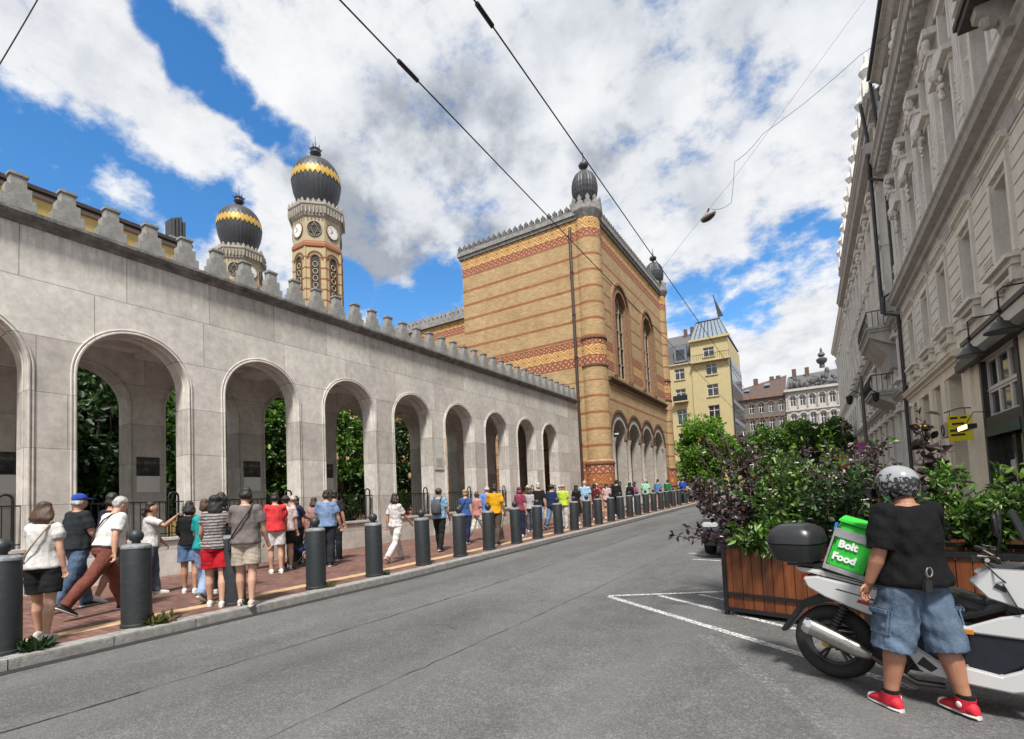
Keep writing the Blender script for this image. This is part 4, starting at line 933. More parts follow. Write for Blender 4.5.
c_ = FB(); c_.prof([(-.25, 23.402), (.12, 23.402), (.3, 23.6), (.5, 23.66), (.5, 23.85), (-.25, 23.9)], A0, A1); c_.build('eave', SHADOWST, bA)
c_ = FB(); c_.tube([(XR(u) - .58, u, 23.92) for u in (A0, A1)], .10, 8); c_.build('gutter', LEAD, bA)
c_ = FB(); c_.prof([(-.2, 23.92), (-.25, 23.92), (-6.0, 27.5), (-6.0, 27.6)], A0, A1); c_.build('roof', GREYROOF, bA)
FB().fb(A0, A1, -8, -.95, 0, 23.3).build('core', ST2, bA)
# balcony on the second floor
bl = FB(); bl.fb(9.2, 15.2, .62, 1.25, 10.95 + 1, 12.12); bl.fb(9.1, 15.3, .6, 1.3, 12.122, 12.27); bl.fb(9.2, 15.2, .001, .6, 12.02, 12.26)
bb = bl.build('balcony', mat('dark balcony slab', (.075, .07, .066), .9, ns=5, na=.4, bump=.3), bA)  # whole slab much darker than the facade
for u in (9.6, 11.2, 12.8, 14.6):
    k_ = FB(); k_.prof([(.5, 11.2), (.66, 11.22), (.7, 11.45), (.82, 11.6), (1.1, 11.75), (1.12, 11.94), (.5, 11.94)], u - .17, u + .17); k_.blob(u, .85, 11.62, (.2, .15, .2)); k_.build('corbel', SHADOWST, bb)
b2 = FB()
for k in range(18): b2.lathe([(.05, 0), (.1, .15), (.05, .5), (.08, .62)], (XR(9.4 + k * .33) - 1.1, 9.4 + k * .33, 12.272), 8)
b2.fb(9.1, 15.3, 1.0, 1.26, 12.88, 13.05); b2.build('balustrade', ST1, bb)
pp = FB(); pp.tube([(XR(33.65) - .16, 33.65, .3), (XR(33.65) - .16, 33.65, 10.5), (XR(33.65) - .75, 33.65, 10.7), (XR(33.65) - .75, 33.65, 11.6), (XR(33.65) - .2, 33.65, 11.9), (XR(33.65) - .2, 33.65, 18.0), (XR(33.65) - .9, 33.65, 18.4), (XR(33.65) - .9, 33.65, 19.6), (XR(33.65) - .3, 33.65, 20.0), (XR(33.65) - .5, 33.65, 23.8)], .085, 8); pp.build('downpipe', LEAD, bA, smooth=50)
# cafe front
cf_ = FB(); cf_.fb(17.3, 23.15, .001, .16, 5.28, 5.5); cf_.fb(14.0, 22.75, .001, .26, 5.50, 5.6); cf_.fb(14.0, 22.8, .12, .30, 5.26, 5.499); cf_.fb(14.0, 22.8, .001, .10, 6.12, 6.26)
cf_.build('shop_fascia', DARKP, bA)
lf = FB(); lf.fb(14.0, 22.8, .001, .05, 5.62, 6.11); lf.build('fascia_band', mat('pale fascia', (.55, .54, .5), .6, ns=3, na=.1), bA)
sf = FB(); 
for u in (17.9, 21.05): sf.fb(u, u + .2, -.3, .04, .2, 5.24)
sf.fb(18.1, 21.05, -.3, .03, 3.18, 3.46)
sf.build('shop_frame', DARKP, bA)
w_ = FB(); a, b_ = -.2, -.1
for (z0, z1) in ((3.46, 4.28), (4.32, 5.24)):
    for k in range(3): 
        u0 = 18.1 + k * .983; w_.fb(u0, u0 + .08, a, b_, z0, z1); w_.fb(u0 + .903, u0 + .983, a, b_, z0, z1); w_.fb(u0 + .08, u0 + .903, a, b_, z0, z0 + .08); w_.fb(u0 + .08, u0 + .903, a, b_, z1 - .08, z1)
w_.fb(18.1, 21.05, a, b_ + .03, 4.281, 4.319)
sw = w_.build('shop_window', WHITEP, bA); FB().fb(18.1, 21.05, -.17, -.155, 3.46, 5.24).build('pane', GLASS, sw)
sg = FB(); sg.fb(18.15, 21.0, -.05, .06, 2.86, 3.17); sgn = sg.build('shop_sign', mat('dark green board', (.012, .055, .05), .45), bA)
dr = FB(); dr.fb(18.1, 18.35, -.3, -.2, .2, 2.85); dr.fb(19.5, 19.62, -.3, -.2, .2, 2.85); dr.fb(20.8, 21.05, -.3, -.2, .2, 2.85); dr.fb(18.35, 19.5, -.28, -.22, .2, .9); dr.fb(19.62, 20.8, -.28, -.22, .2, .9)
dr_ = dr.build('shop_door', DARKP, bA); FB().fb(18.35, 20.8, -.27, -.255, .9, 2.85).build('pane', GLASS, dr_)
for q_ in ((19.9, 20.3, 1.75, 2.1), (19.85, 20.35, 1.2, 1.45)): nt = FB(); nt.fb(q_[0], q_[1], -.254, -.25, q_[2], q_[3]); nt.build('notice', mat('paper', (.5, .5, .48), .7, ns=6, na=.2), dr_)
for z in (1.55, 1.8, 2.05): FB().fb(18.5, 18.9, -.254, -.25, z, z + .16).build('yellow_notice', mat('yellow print', (.75, .62, .03), .6), dr_)
for (u0, u1) in ((23.45, 25.35), (26.3, 27.6), (28.55, 30.4), (31.3, 32.7), (12.5, 16.2), (7, 11)):
    owin(bA, u0, u1, 3.4 if u0 > 20 else .9, 5.44 if u0 > 20 else 5.24, deep=.5, mats=ST3 if u0 > 20 else DARKP); 
    d_ = FB(); d_.fb(u0, u1, -.52, -.42, 3.1, 3.39); d_.fb(u0, u0 + .12, -.52, -.42, .2, 3.09); d_.fb(u1 - .12, u1, -.52, -.42, .2, 3.09); e_ = d_.build('door', mat('cream door', (.42, .37, .28), .6, ns=4, na=.15), bA)
    FB().fb(u0 + .12, u1 - .12, -.49, -.475, .2, 3.09).build('pane', mat('pale shutter', (.33, .31, .29), .6, ns=2, na=.2), e_)
# --- building B: projecting bay with giant pilasters and two balconies
B0, B1 = 33.75, 62.0
bB = thing('palace_with_balconies', 'ornate grey palace with giant fluted pilasters and two corbelled balconies', 'building', (XR(48), 48, 0))
UB = [35.9 + 2.9 * k for k in range(9)]
hB = [(u - .6, u + .6, z0, z1) for u in UB for z0, z1 in ((2.0, 5.4), (7.4, 9.6), (12.3, 14.9), (16.0, 17.9), (20.6, 22.0))]
m_ = FB(); wall_grid(m_, B0, B1, 0, 22.6, hB, lambda mb, a, b_, c, d: mb.fb(a, b_, -.6, .25 if c > 11 else .05, c, d)); m_.build('wall', ST1, bB)
FB().fb(B0, B1, -8, -.9, 0, 22.6).build('core', ST2, bB)
for h in hB:
    if h[0] < 56: 
        wi = owin(bB, *h, deep=.3, blind=rg.choice([0, .4]))
        s_ = FB(); dd = .25 if h[2] > 11 else .05; s_.fb(h[0] - .2, h[0] - .002, dd - .05, dd + .1, h[2], h[3] + .1); s_.fb(h[1] + .002, h[1] + .2, dd - .05, dd + .1, h[2], h[3] + .1); s_.fb(h[0] - .35, h[1] + .35, dd - .05, dd + .28, h[3] + .102, h[3] + .3); s_.fb(h[0] - .3, h[1] + .3, dd - .05, dd + .25, h[2] - .18, h[2] - .002)
        swags(s_, (h[0] + h[1]) / 2, h[3] + .3, .4, .35, dd + .12, rg, 7); s_.build('surround', ST1, wi)
for k in range(10):
    u = 34.45 + 2.9 * k; p_ = FB(); p_.fb(u - .5, u + .5, .251, .72, 10.9, 12.1); p_.fb(u - .42, u + .42, .251, .55, 12.102, 18.2)
    for j in range(4): p_.fb(u - .33 + j * .19, u - .25 + j * .19, .551, .59, 12.6, 17.9)
    p_.fb(u - .48, u + .48, .251, .64, 14.6, 15.3); swags(p_, u, 14.7, .35, .5, .62, rg, 8, .08, .15)
    p_.fb(u - .55, u + .55, .251, .75, 18.9, 19.15); swags(p_, u, 18.25, .42, .6, .55, rg, 14, .1, .2); p_.build('pilaster', ST1, bB)
c_ = FB(); cornice(c_, B0, B1, 19.2, 1.7, .25); cornice(c_, B0, B1, 10.1, .9, .05); cornice(c_, B0, B1, 6.1, .7, .05); c_.fb(B0, B1, .26, .6, 22.3, 22.598); cornice(c_, B0, B1, 22.6, 1.0, .25); c_.build('cornice', SHADOWST, bB)
an_ = FB()
for k in range(10):
    u = 34.45 + 2.9 * k; an_.fb(u - .4, u + .4, .3, .8, 23.4, 24.3); an_.lathe([(.3, 24.3), (.2, 24.6), (.42, 25.0), (.3, 25.3), (.12, 25.5), (.1, 25.9), (.02, 26.2)], (XR(u) - .5, u, 0), 10)
an_.fb(B0, B1, .3, .5, 23.42, 23.9); an_.build('roof_urn', ST1, bB)
FB().prof([(.2, 23.4), (.2, 23.3), (-5.5, 28), (-5.5, 28.1)], B0, B1).build('roof', GREYROOF, bB)
def balc(u0, u1, z, d, solid):
    s_ = FB(); s_.fb(u0, u1, .05, d, z, z + .16); s_.fb(u0 - .08, u1 + .08, .05, d + .08, z + .161, z + .28)
    if solid: s_.prof([(.05, z - 2.2), (.3, z - 2.1), (.45, z - 1.4), (.8, z - .9), (d - .15, z - .3), (d - .1, z - .002), (.05, z - .002)], u0 + .5, u1 - .5); s_.prof([(.05, z - .9), (.5, z - .7), (d - .03, z - .25), (d - .03, z - .003), (.05, z - .003)], u0 + .1, u1 - .1)
    else: s_.prof([(.05, z - .8), (.4, z - .5), (d - .2, z - .1), (d - .2, z - .002), (.05, z - .002)], u0 + .15, u1 - .15)
    b_ = s_.build('balcony', SHADOWST, bB)
    r_ = FB(); n = 16
    for k in range(n + 1):
        u = lerp(u0 + .05, u1 - .05, k / n); r_.tube([(XR(u) - d, u, z + .28), (XR(u) - d - .08, u, z + .7), (XR(u) - d, u, z + 1.2)], .018, 5)
    for s in range(5): r_.tube([(XR(u0) - lerp(.3, d, s / 4), u0, z + .28), (XR(u0) - lerp(.3, d, s / 4), u0, z + 1.2)], .018, 5)
    r_.tube([(XR(u0) - .2, u0, z + 1.2), (XR(u0) - d, u0, z + 1.2), (XR(u1) - d, u1, z + 1.2)], .03, 6); r_.build('railing', IRON, b_)
    if solid:
        p_ = FB()
        for u in (u0 + .3, u1 - .3): p_.fb(u - .3, u + .3, d - .5, d - .02, z + .281, z + 1.25)
        p_.build('pedestal', ST1, b_)
balc(35.6, 40.6, 10.3, 1.35, True); balc(36.4, 40.4, 6.7, 1.3, False)
pp = FB(); pp.tube([(XR(33.85) - .8, 33.9, 10.8), (XR(33.85) - .8, 33.9, 20.8), (XR(33.85) - 1.0, 33.9, 22.9)], .09, 8); pp.build('downpipe', LEAD, bB, smooth=50)
# --- building C further on
bC = thing('far_tenement', 'plainer grey tenement closing the right side of the street', 'building', (XR(75), 75, 0))
hC = [(63.5 + 3 * k, 64.7 + 3 * k, z0, z0 + 2.1) for k in range(7) for z0 in (3, 7.5, 12, 16)]
m_ = FB(); wall_grid(m_, 62.1, 86, 0, 19.5, hC, lambda mb, a, b_, c, d: mb.fb(a, b_, -.6, .1, c, d)); cornice(m_, 62.1, 86, 19.51, 1.4, .1); cornice(m_, 62.1, 86, 10.5, .8, .1)
for k in range(8):
    u = 62.6 + 3 * k; m_.fb(u - .35, u + .35, .101, .35, 11.2, 19.0); swags(m_, u, 18.2, .3, .6, .35, rg, 8, .1, .2)
m_.build('wall', ST1, bC); FB().fb(62.1, 86, -8, -.7, 0, 19.5).build('core', ST2, bC)
for h in hC: owin(bC, *h, deep=.3, mid=False)
# ------------------------------------------------------------------ bollards
def bollard_parts():
    b = MB(); b.lathe([(.192, 0), (.192, .04), (.180, .05), (.178, 1.06), (.17, 1.085)], n=20)
    t = MB(); t.lathe([(.176, 1.062), (.184, 1.075), (.18, 1.10), (.15, 1.125), (.06, 1.135)], n=20)
    k = MB(); k.lathe([(.055, 1.13), (.05, 1.165), (.075, 1.18), (.092, 1.225), (.09, 1.265), (.06, 1.31), (.02, 1.33)], n=16)
    return b, t, k
BY = [1.87, 3.22, 4.62, 6.12, 7.58, 9.15, 10.62, 12.02, 13.62, 15.05, 16.75, 18.2, 19.55, 20.95, 22.6, 24.1, 25.6, 27.1, 28.8, 30.6, 32.4, 34.2, 36.1, 38.2, 40.6, 43, 45.4, 47.8]
blw = ['nearest bollard, cut by the left edge beside the woman with puffed sleeves', 'second bollard from the left, in front of the striding white haired man', 'bollard hidden between the red shorts and the man in the grey shirt', 'bollard just right of the man in the grey shirt', 'bollard left of the woman in the printed white blouse',
       'bollard left of the man with the backpack', 'bollard right of the man with the backpack', 'bollard left of the man in the yellow shirt', 'bollard right of the man in the yellow shirt', 'bollard in front of the man in the navy top', 'bollard in front of the man in the black shirt',
       'bollard in front of the man in the lime shirt', 'bollard in front of the man in the pale blue polo shirt', 'bollard before the brick turret base', 'bollard below the right half of the brick turret', 'bollard under the first brick portal arch']
p0 = None
for i, y in enumerate(BY):
    x = kx(y) - .40 - .012 * max(0, y - 6) - (.1 if i == 2 else 0); z = ground(y) + .124
    lab = 'dark grey round ' + blw[i] if i < len(blw) else 'distant dark grey bollard in the tight far row below the brick portal arches'
    if p0 is None:
        p0 = thing('bollard', lab, 'bollard', (x, y, z), 0, 'dark bollards along the kerb'); a, b_, c = bollard_parts()
        a.build('post', BOLL, p0, smooth=40, world=False); b_.build('rim', BOLLTOP, p0, smooth=40, world=False); c.build('ball', BOLL, p0, smooth=60, world=False)
    else: c_ = dup(p0, (x, y, z), random.uniform(0, 6), lab); c_.rotation_euler = (R(random.uniform(-1.1, 1.1)), R(random.uniform(-1.1, 1.1)), random.uniform(0, 6))

# ------------------------------------------------------------------ people
def evalmesh(mb, voxel, smooth=4, noise_amp=0.0, seed=0, name='body'):
    me = mb.mesh(name); ob = bpy.data.objects.new('tmp', me); COL.objects.link(ob)
    m1 = ob.modifiers.new('r', 'REMESH'); m1.mode = 'VOXEL'; m1.voxel_size = voxel; m1.use_smooth_shade = True
    m2 = ob.modifiers.new('s', 'SMOOTH'); m2.iterations = smooth; m2.factor = .5
    dg = bpy.context.evaluated_depsgraph_get(); dg.update()
    out = bpy.data.meshes.new_from_object(ob.evaluated_get(dg), depsgraph=dg)
    bpy.data.objects.remove(ob); bpy.data.meshes.remove(me)
    if noise_amp:
        n = len(out.vertices); co = np.empty(n * 3, np.float32); no = np.empty(n * 3, np.float32)
        out.vertices.foreach_get('co', co); out.vertices.foreach_get('normal', no); co = co.reshape(-1, 3); no = no.reshape(-1, 3)
        rs = np.random.RandomState(seed); d = np.zeros(n)
        for k in range(7):
            f = rs.normal(0, 1, 3) * np.array([16, 16, 20]) * (.7 + .3 * k); d += np.sin(co @ f + rs.uniform(0, 6.3)) / (1 + .3 * k)
        co = co + no * (d * noise_amp / 2.2)[:, None]; out.vertices.foreach_set('co', co.astype(np.float32).ravel())
    out.polygons.foreach_set('use_smooth', [True] * len(out.polygons)); out.update(); return out
def plain(name, me, m, parent):
    me.materials.clear(); me.materials.append(m); ob = bpy.data.objects.new(name, me); COL.objects.link(ob); ob.parent = parent; return ob
CLOTH = {}
def cloth(c, kind='plain'):
    k = (c, kind)
    if k not in CLOTH:
        def f(t, b):
            o = t.obj(); n = t.noise(o, 7, 5, .6); n2 = t.noise(o, 160, 2, .5)
            col = t.mix(t.mr(n, .3, .7), tuple(q * .68 for q in c), tuple(min(1, q * 1.18) for q in c))
            if kind == 'stripe':
                z = t.n('ShaderNodeSeparateXYZ', {0: o}).outputs[2]; col = t.mix(t.m('GREATER_THAN', t.m('SINE', t.m('MULTIPLY', t.m('ADD', z, t.m('MULTIPLY', n, .04)), 130)), .1), col, (.07, .06, .065))
            if kind == 'print':
                v = t.n('ShaderNodeTexVoronoi', {'Vector': o, 'Scale': 17.0}); col = t.mix(t.mr(v.outputs['Distance'], .22, .30, .85, 0), col, t.ramp(t.n('ShaderNodeSeparateColor', {0: v.outputs['Color']}).outputs[0], [(0, (.30, .08, .09)), (.5, (.12, .12, .14)), (1, (.5, .3, .3))], 'CONSTANT'))
            if kind == 'denim': col = t.mix(t.mr(t.noise(o, 3.2, 5, .65), .42, .68, 0, .75), col, tuple(min(1, q * 2.1) for q in c))
            setc(t, b, col, t.m('ADD', t.m('ADD', t.m('MULTIPLY', t.noise(t.scale(o, (1.5, 1.5, .8)), 9, 3, .5), 1.6), n), t.m('MULTIPLY', n2, .2)), .6, .022, .88)
            b.inputs['Specular IOR Level'].default_value = .2
        CLOTH[k] = custom('cloth %d' % len(CLOTH), f)
    return CLOTH[k]
def skin(c):
    def f(t, b):
        n = t.noise(t.obj(), 9, 4, .6); setc(t, b, t.mix(t.mr(n, .3, .7), tuple(q * .86 for q in c), tuple(q * 1.1 for q in c)), None, rough=.5)
        b.inputs['Subsurface Weight'].default_value = .08; b.inputs['Subsurface Radius'].default_value = (.01, .004, .002)
    return custom('skin %.2f' % c[0], f)
SK_L, SK_M, SK_D = (.52, .30, .21), (.42, .225, .15), (.30, .15, .095)
HAIR = dict(black=(.012, .011, .011), brown=(.06, .032, .018), grey=(.36, .35, .34), blonde=(.34, .23, .11), dark=(.022, .015, .012), red=(.16, .02, .04))
def hairm(k):
    def f(t, b):
        c = HAIR[k]; s_ = t.noise(t.scale(t.obj(), (60, 60, 6)), 1.0, 4, .6)
        setc(t, b, t.mix(t.mr(s_, .3, .7), tuple(q * .55 for q in c), tuple(min(1, q * 1.5) for q in c)), s_, .8, .008, .58)
    return custom('hair ' + k, f)
def person(label, loc, face, h=1.72, girth=1.0, fem=False, sk=SK_L, hair=('short', 'dark'), top=((.3, .3, .3), 'short', 'plain'), bot=((.05, .06, .09), 'trousers', 'plain'),
           shoes=(.6, .6, .58), legs=(0, 0, 0, 0), arms=(0, 8, 10, 0, 8, 10), lean=0, head=(0, 0), spread=0, vox=.014, extra=None, belt=None):
    """face: heading in degrees (0 looks along the street, positive turns left); legs: thigh/knee L, thigh/knee R; arms: flex/abduct/elbow L, R (degrees)"""
    H = h / 1.75; g = girth; th = thing('person', label, 'person', loc, R(face), None); X = Vector((1, 0, 0)); Yv = Vector((0, 1, 0)); Z = Vector((0, 0, 1))
    V = lambda x, y, z: Vector((x, y, z)) * H
    hipw = .092 * (1.06 if fem else 1) * (1 + .3 * (g - 1)); shw = (.165 if fem else .19) * (1 + .35 * (g - 1))
    # legs
    J = {}; lowest = 9
    for s, a, k_ in ((-1, legs[0], legs[1]), (1, legs[2], legs[3])):
        hip = Vector((s * hipw, 0, .90)); a_, b_ = R(a), R(a - k_); ab = R(spread) * s
        kn = hip + Vector((math.sin(ab) * .43, math.sin(a_) * .43, -math.cos(a_) * .43 * math.cos(ab))); an = kn + Vector((math.sin(ab) * .40, math.sin(b_) * .40, -math.cos(b_) * .40 * math.cos(ab)))
        J[s] = [hip, kn, an, b_]; lowest = min(lowest, an.z - (.0 if b_ > -.5 else .03))
    dz = .085 - lowest
    for s in J: 
        for q in range(3): J[s][q] = (J[s][q] + Vector((0, 0, dz)))
    base = Vector((0, 0, dz)); L = Matrix.Rotation(R(-lean), 3, 'X'); piv = Vector((0, 0, .92))
    T = lambda p: (L @ (Vector(p) - piv) + piv + base) * H
    lx, ly = L @ X, L @ Yv
    bw = 1.0 if not fem else .93
    tz = [(.86, .150*(1.05 if fem else 1), .115, 0), (.93, .168*(1.06 if fem else 1), .128, -.008), (1.02, .155*(.98 if fem else 1), .118, 0), (1.12, .140*(.9 if fem else 1.02), .106, .006), (1.22, .150*(.93 if fem else 1.03), .112, .01), (1.32, .168*bw, .120, .012), (1.40, .172*bw, .108, .004), (1.455, .135*bw, .082, -.004), (1.49, .07, .062, -.006)]
    belly = max(0, g - 1)
    def torso(mb, z0, z1, off, loose=0.0, flare=0.0):
        rr = []
        zs = sorted({z0, z1} | {q[0] for q in tz if z0 < q[0] < z1})
        for z in zs:
            for (a, b_) in zip(tz[:-1], tz[1:]):
                if a[0] - 1e-6 <= z <= b_[0] + 1e-6:
                    t_ = (z - a[0]) / (b_[0] - a[0]); rx, ry, yo = (lerp(a[q], b_[q], t_) for q in (1, 2, 3)); break
            else:
                a = tz[0] if z < tz[0][0] else tz[-1]; rx, ry, yo = a[1:]
            bl = belly * (1.0 if .85 < z < 1.36 else .35); fl = flare * max(0, (z1 - z) / (z1 - z0)) 
            rr.append((T((0, yo + bl * .03, z)), (rx * (1 + bl * .62) + off + loose * (1.1 if z < 1.25 else .4) + fl) * H, (ry * (1 + bl * .95) + off + loose * (1.1 if z < 1.25 else .3) + fl) * H, lx, ly))
        mb.rings(rr)
    B = MB(); torso(B, .86, 1.49, 0)
    # neck and head
    hz, hx = R(head[0]), R(head[1]); HM = L @ Matrix.Rotation(hz, 3, 'Z') @ Matrix.Rotation(-hx, 3, 'X')
    nb = T((0, -.008, 1.47)); hc = T((0, .012, 1.555)) + HM @ Vector((0, .012, .085)) * H
    B.tube([nb - L @ Vector((0, 0, .03)) * H, nb + (hc - nb) * .45, hc], [.062 * H * (1 + .35 * belly), .055 * H * (1 + .3 * belly), .055 * H], 12)
    hd = lambda x, y, z: hc + HM @ Vector((x, y, z)) * H
    B.ball(hc, (.076 * H, .094 * H, .112 * H), 16, 12, HM); B.ball(hd(0, .03, -.055), (.056 * H, .062 * H, .062 * H), 12, 8, HM); B.ball(hd(0, .098, -.02), (.013 * H, .02 * H, .026 * H), 8, 6, HM)
    for s in (-1, 1): B.ball(hd(s * .076, -.005, -.012), (.011 * H, .022 * H, .032 * H), 8, 6, HM)
    B.ball(hd(0, .088, -.068), (.026 * H, .012 * H, .010 * H), 8, 5, HM)
    gl = 1 + .42 * (g - 1)
    TR = MB(); SH = {}; bk = bot[1]
    for s in (-1, 1):
        hip, kn, an, b_ = (J[s][0] * H, J[s][1] * H, J[s][2] * H, J[s][3]); mid = lerp(kn, an, .3) - Vector((0, .012, 0))
        B.tube([hip + Vector((0, 0, .02)), lerp(hip, kn, .35), lerp(hip, kn, .8), kn, mid, lerp(kn, an, .75), an], [q * H * gl for q in (.088, .084, .064, .056, .061, .043, .037)], 14)
        # foot
        fp = R(0) if b_ > -.35 else b_ * .8
        FM = Matrix.Rotation(fp, 3, 'X'); toe = lambda x, y, z: an + FM @ (Vector((x, y, z)) * H)
        B.rings([(toe(0, -.055, -.045), .030*H, .034*H, X, FM @ Z), (toe(0, .03, -.045), .038*H, .036*H, X, FM @ Z), (toe(0, .12, -.055), .044*H, .026*H, X, FM @ Z), (toe(0, .175, -.062), .030*H, .016*H, X, FM @ Z)])
        sb = MB(); z = FM @ Z
        sb.rings([(toe(0, -.085, -.050), .022*H, .028*H, X, z), (toe(0, -.06, -.040), .040*H, .046*H, X, z), (toe(0, .01, -.036), .044*H, .050*H, X, z), (toe(0, .08, -.048), .048*H, .038*H, X, z), (toe(0, .15, -.058), .050*H, .027*H, X, z), (toe(0, .195, -.062), .030*H, .018*H, X, z)])
        so = MB(); so.rings([(toe(0, -.092, -.080), .022*H, .014*H, X, z), (toe(0, -.06, -.077), .044*H, .014*H, X, z), (toe(0, .08, -.078), .052*H, .013*H, X, z), (toe(0, .16, -.078), .052*H, .013*H, X, z), (toe(0, .205, -.078), .028*H, .012*H, X, z)])
        SH[s] = (sb, so)
        if bk == 'trousers': TR.tube([hip + Vector((0, 0, .03)), lerp(hip, kn, .35), lerp(hip, kn, .8), kn, mid, lerp(kn, an, .75), an + (an - kn).normalized() * .02 * H], [q * H * gl for q in (.106, .100, .084, .080, .082, .076, .078)], 14)
        elif bk in ('shorts', 'long_shorts', 'tight'):
            e = {'shorts': .72, 'long_shorts': 1.0, 'tight': .45}[bk]; w_ = {'shorts': .112, 'long_shorts': .112, 'tight': .103}[bk]
            end = lerp(hip, kn, e) if e < 1 else kn + (an - kn) * .12
            TR.tube([hip + Vector((0, 0, .03)), lerp(hip, end, .4), lerp(hip, end, .8), end], [w_ * H * gl * q for q in (.98, 1.0, 1.02, 1.06)], 14)
    if bk != 'dress': 
        torso(TR, .86, 1.03, .016)
        if bk == 'skirt':
            p = [J[s][1] * H for s in (-1, 1)]; c = (p[0] + p[1]) / 2
            TR.rings([(T((0, 0, 1.0)), .165*H, .13*H, X, Yv), (T((0, 0, .86)), .20*H, .165*H, X, Yv), (c + Vector((0, 0, .14)) * H, .235*H, .19*H, X, Yv)])
    # arms
    TP = MB(); sl = top[1]; hands = []
    for s, (fl, ab, el) in ((-1, arms[:3]), (1, arms[3:])):
        sp = T((s * (shw - .018), 0, 1.425)); a_, b_ = R(fl), R(ab)
        d1 = Vector((s * math.sin(b_), math.sin(a_) * math.cos(b_), -math.cos(a_) * math.cos(b_))); d1 = L @ d1
        ax = L @ Vector((1, 0, 0)); d2 = Matrix.Rotation(R(el), 3, ax) @ d1; d2 = (d2 + L @ Vector((-s * .22 * min(1, el / 60), 0, 0))).normalized()
        e = sp + d1 * .285 * H; wr = e + d2 * .25 * H; ag = 1 + .5 * (g - 1)
        B.tube([sp - d1 * .01, sp + d1 * .1 * H, e - d1 * .03 * H, e, e + d2 * .07 * H, wr - d2 * .03 * H, wr], [q * H * ag for q in (.044, .049, .041, .038, .042, .029, .026)], 12)
        n_ = d2.cross(ax).normalized() if abs(d2.dot(ax)) < .95 else Yv; sd = d2.cross(n_).normalized()
        B.rings([(wr - d2 * .01 * H, .026*H, .020*H, sd, n_), (wr + d2 * .04 * H, .037*H, .017*H, sd, n_), (wr + d2 * .085 * H, .038*H, .013*H, sd, n_)])
        hands.append((wr, d2, sd, n_, s))
        if sl != 'none':
            q = {'short': .74, 'half': .93, 'puff': .55, 'cap': .42, 'long': 1.0}[sl]; r_ = {'short': .072, 'half': .076, 'puff': .088, 'cap': .066, 'long': .062}[sl] * ag
            pts = [sp - d1 * .03 * H + L @ Vector((-s * .03, 0, 0)), sp + d1 * .10 * H, sp + d1 * .285 * H * q]; rs = [.064 * ag * H, r_ * H, r_ * (1.03 if sl != 'puff' else .8) * H]
            if sl == 'long': pts += [wr]; rs += [.042 * ag * H]
            TP.tube(pts, rs, 14); TP.ball(sp + L @ Vector((-s * .022, 0, -.010)) * H, .084 * (1 + .30 * (g - 1)) * H, 12, 8)
    if bk == 'dress': torso(TP, .86, 1.475, .015, .004); c = (J[-1][1] + J[1][1]) / 2 * H; TP.rings([(T((0, 0, 1.0)), .165*H, .13*H, X, Yv), (T((0, 0, .86)), .20*H, .165*H, X, Yv), (c, .25*H, .2*H, X, Yv)])
    else: torso(TP, .90 if top[2] != 'tucked' else .99, 1.478, .017, .012 + .016 * (not fem))
    bm_ = evalmesh(B, vox * .8, 3, name='body')
    # fingers join the same mesh, rooted in the palm
    F = MB()
    for wr, d2, sd, n_, s in hands:
        for k, (ln) in enumerate((.062, .074, .068, .052)):
            r0 = wr + d2 * .075 * H + sd * (.027 - .018 * k) * H; p1 = r0 + d2 * ln * .5 * H + n_ * .004 * H; F.tube([r0, p1, p1 + (d2 * .8 + n_ * .55).normalized() * ln * .32 * H, p1 + (d2 * .45 + n_ * .85).normalized() * ln * .55 * H], [.0088 * H, .0085 * H, .0078 * H, .006 * H], 6)
        r0 = wr + d2 * .02 * H + sd * .026 * H; F.tube([r0, r0 + (d2 * .6 + sd * .7 + n_ * .2) * .04 * H, r0 + (d2 * .9 + sd * .7 + n_ * .4) * .065 * H], [.012 * H, .0105 * H, .007 * H], 6)
    fm = F.mesh('f'); b2 = bmesh.new(); b2.from_mesh(bm_); b2.from_mesh(fm)
    for f_ in b2.faces: f_.smooth = True
    b2.to_mesh(bm_); b2.free(); bpy.data.meshes.remove(fm)
    plain('body', bm_, skin(sk), th)
    sd_ = hash(label) % 1000 if False else len(label) * 7 % 91
    cs = cloth(top[0], top[2] if top[2] in ('stripe', 'print') else 'plain'); cb = cloth(bot[0], bot[2])
    plain('shirt' if bk != 'dress' else 'dress', evalmesh(TP, vox * .9, 5, .006 if vox > .0085 else .008, sd_, 'shirt'), cs, th)
    if bk != 'dress': plain(bk if bk in ('trousers', 'shorts', 'skirt') else 'shorts', evalmesh(TR, vox * .9, 4, .006 if vox > .0085 else .010, sd_ + 3, 'trousers'), cb, th)
    for s in (-1, 1):
        sb, so = SH[s]; sh = link('shoe', sb.mesh('shoe'), mat('shoe %.2f %.2f %.2f' % shoes, shoes, .7, ns=30, na=.15, bump=.2), th, 60, 0, False); link('sole', so.mesh('sole'), mat('pale sole', (.5, .49, .46), .7), sh, 60, 0, False)
    # hair
    st, hc_ = hair
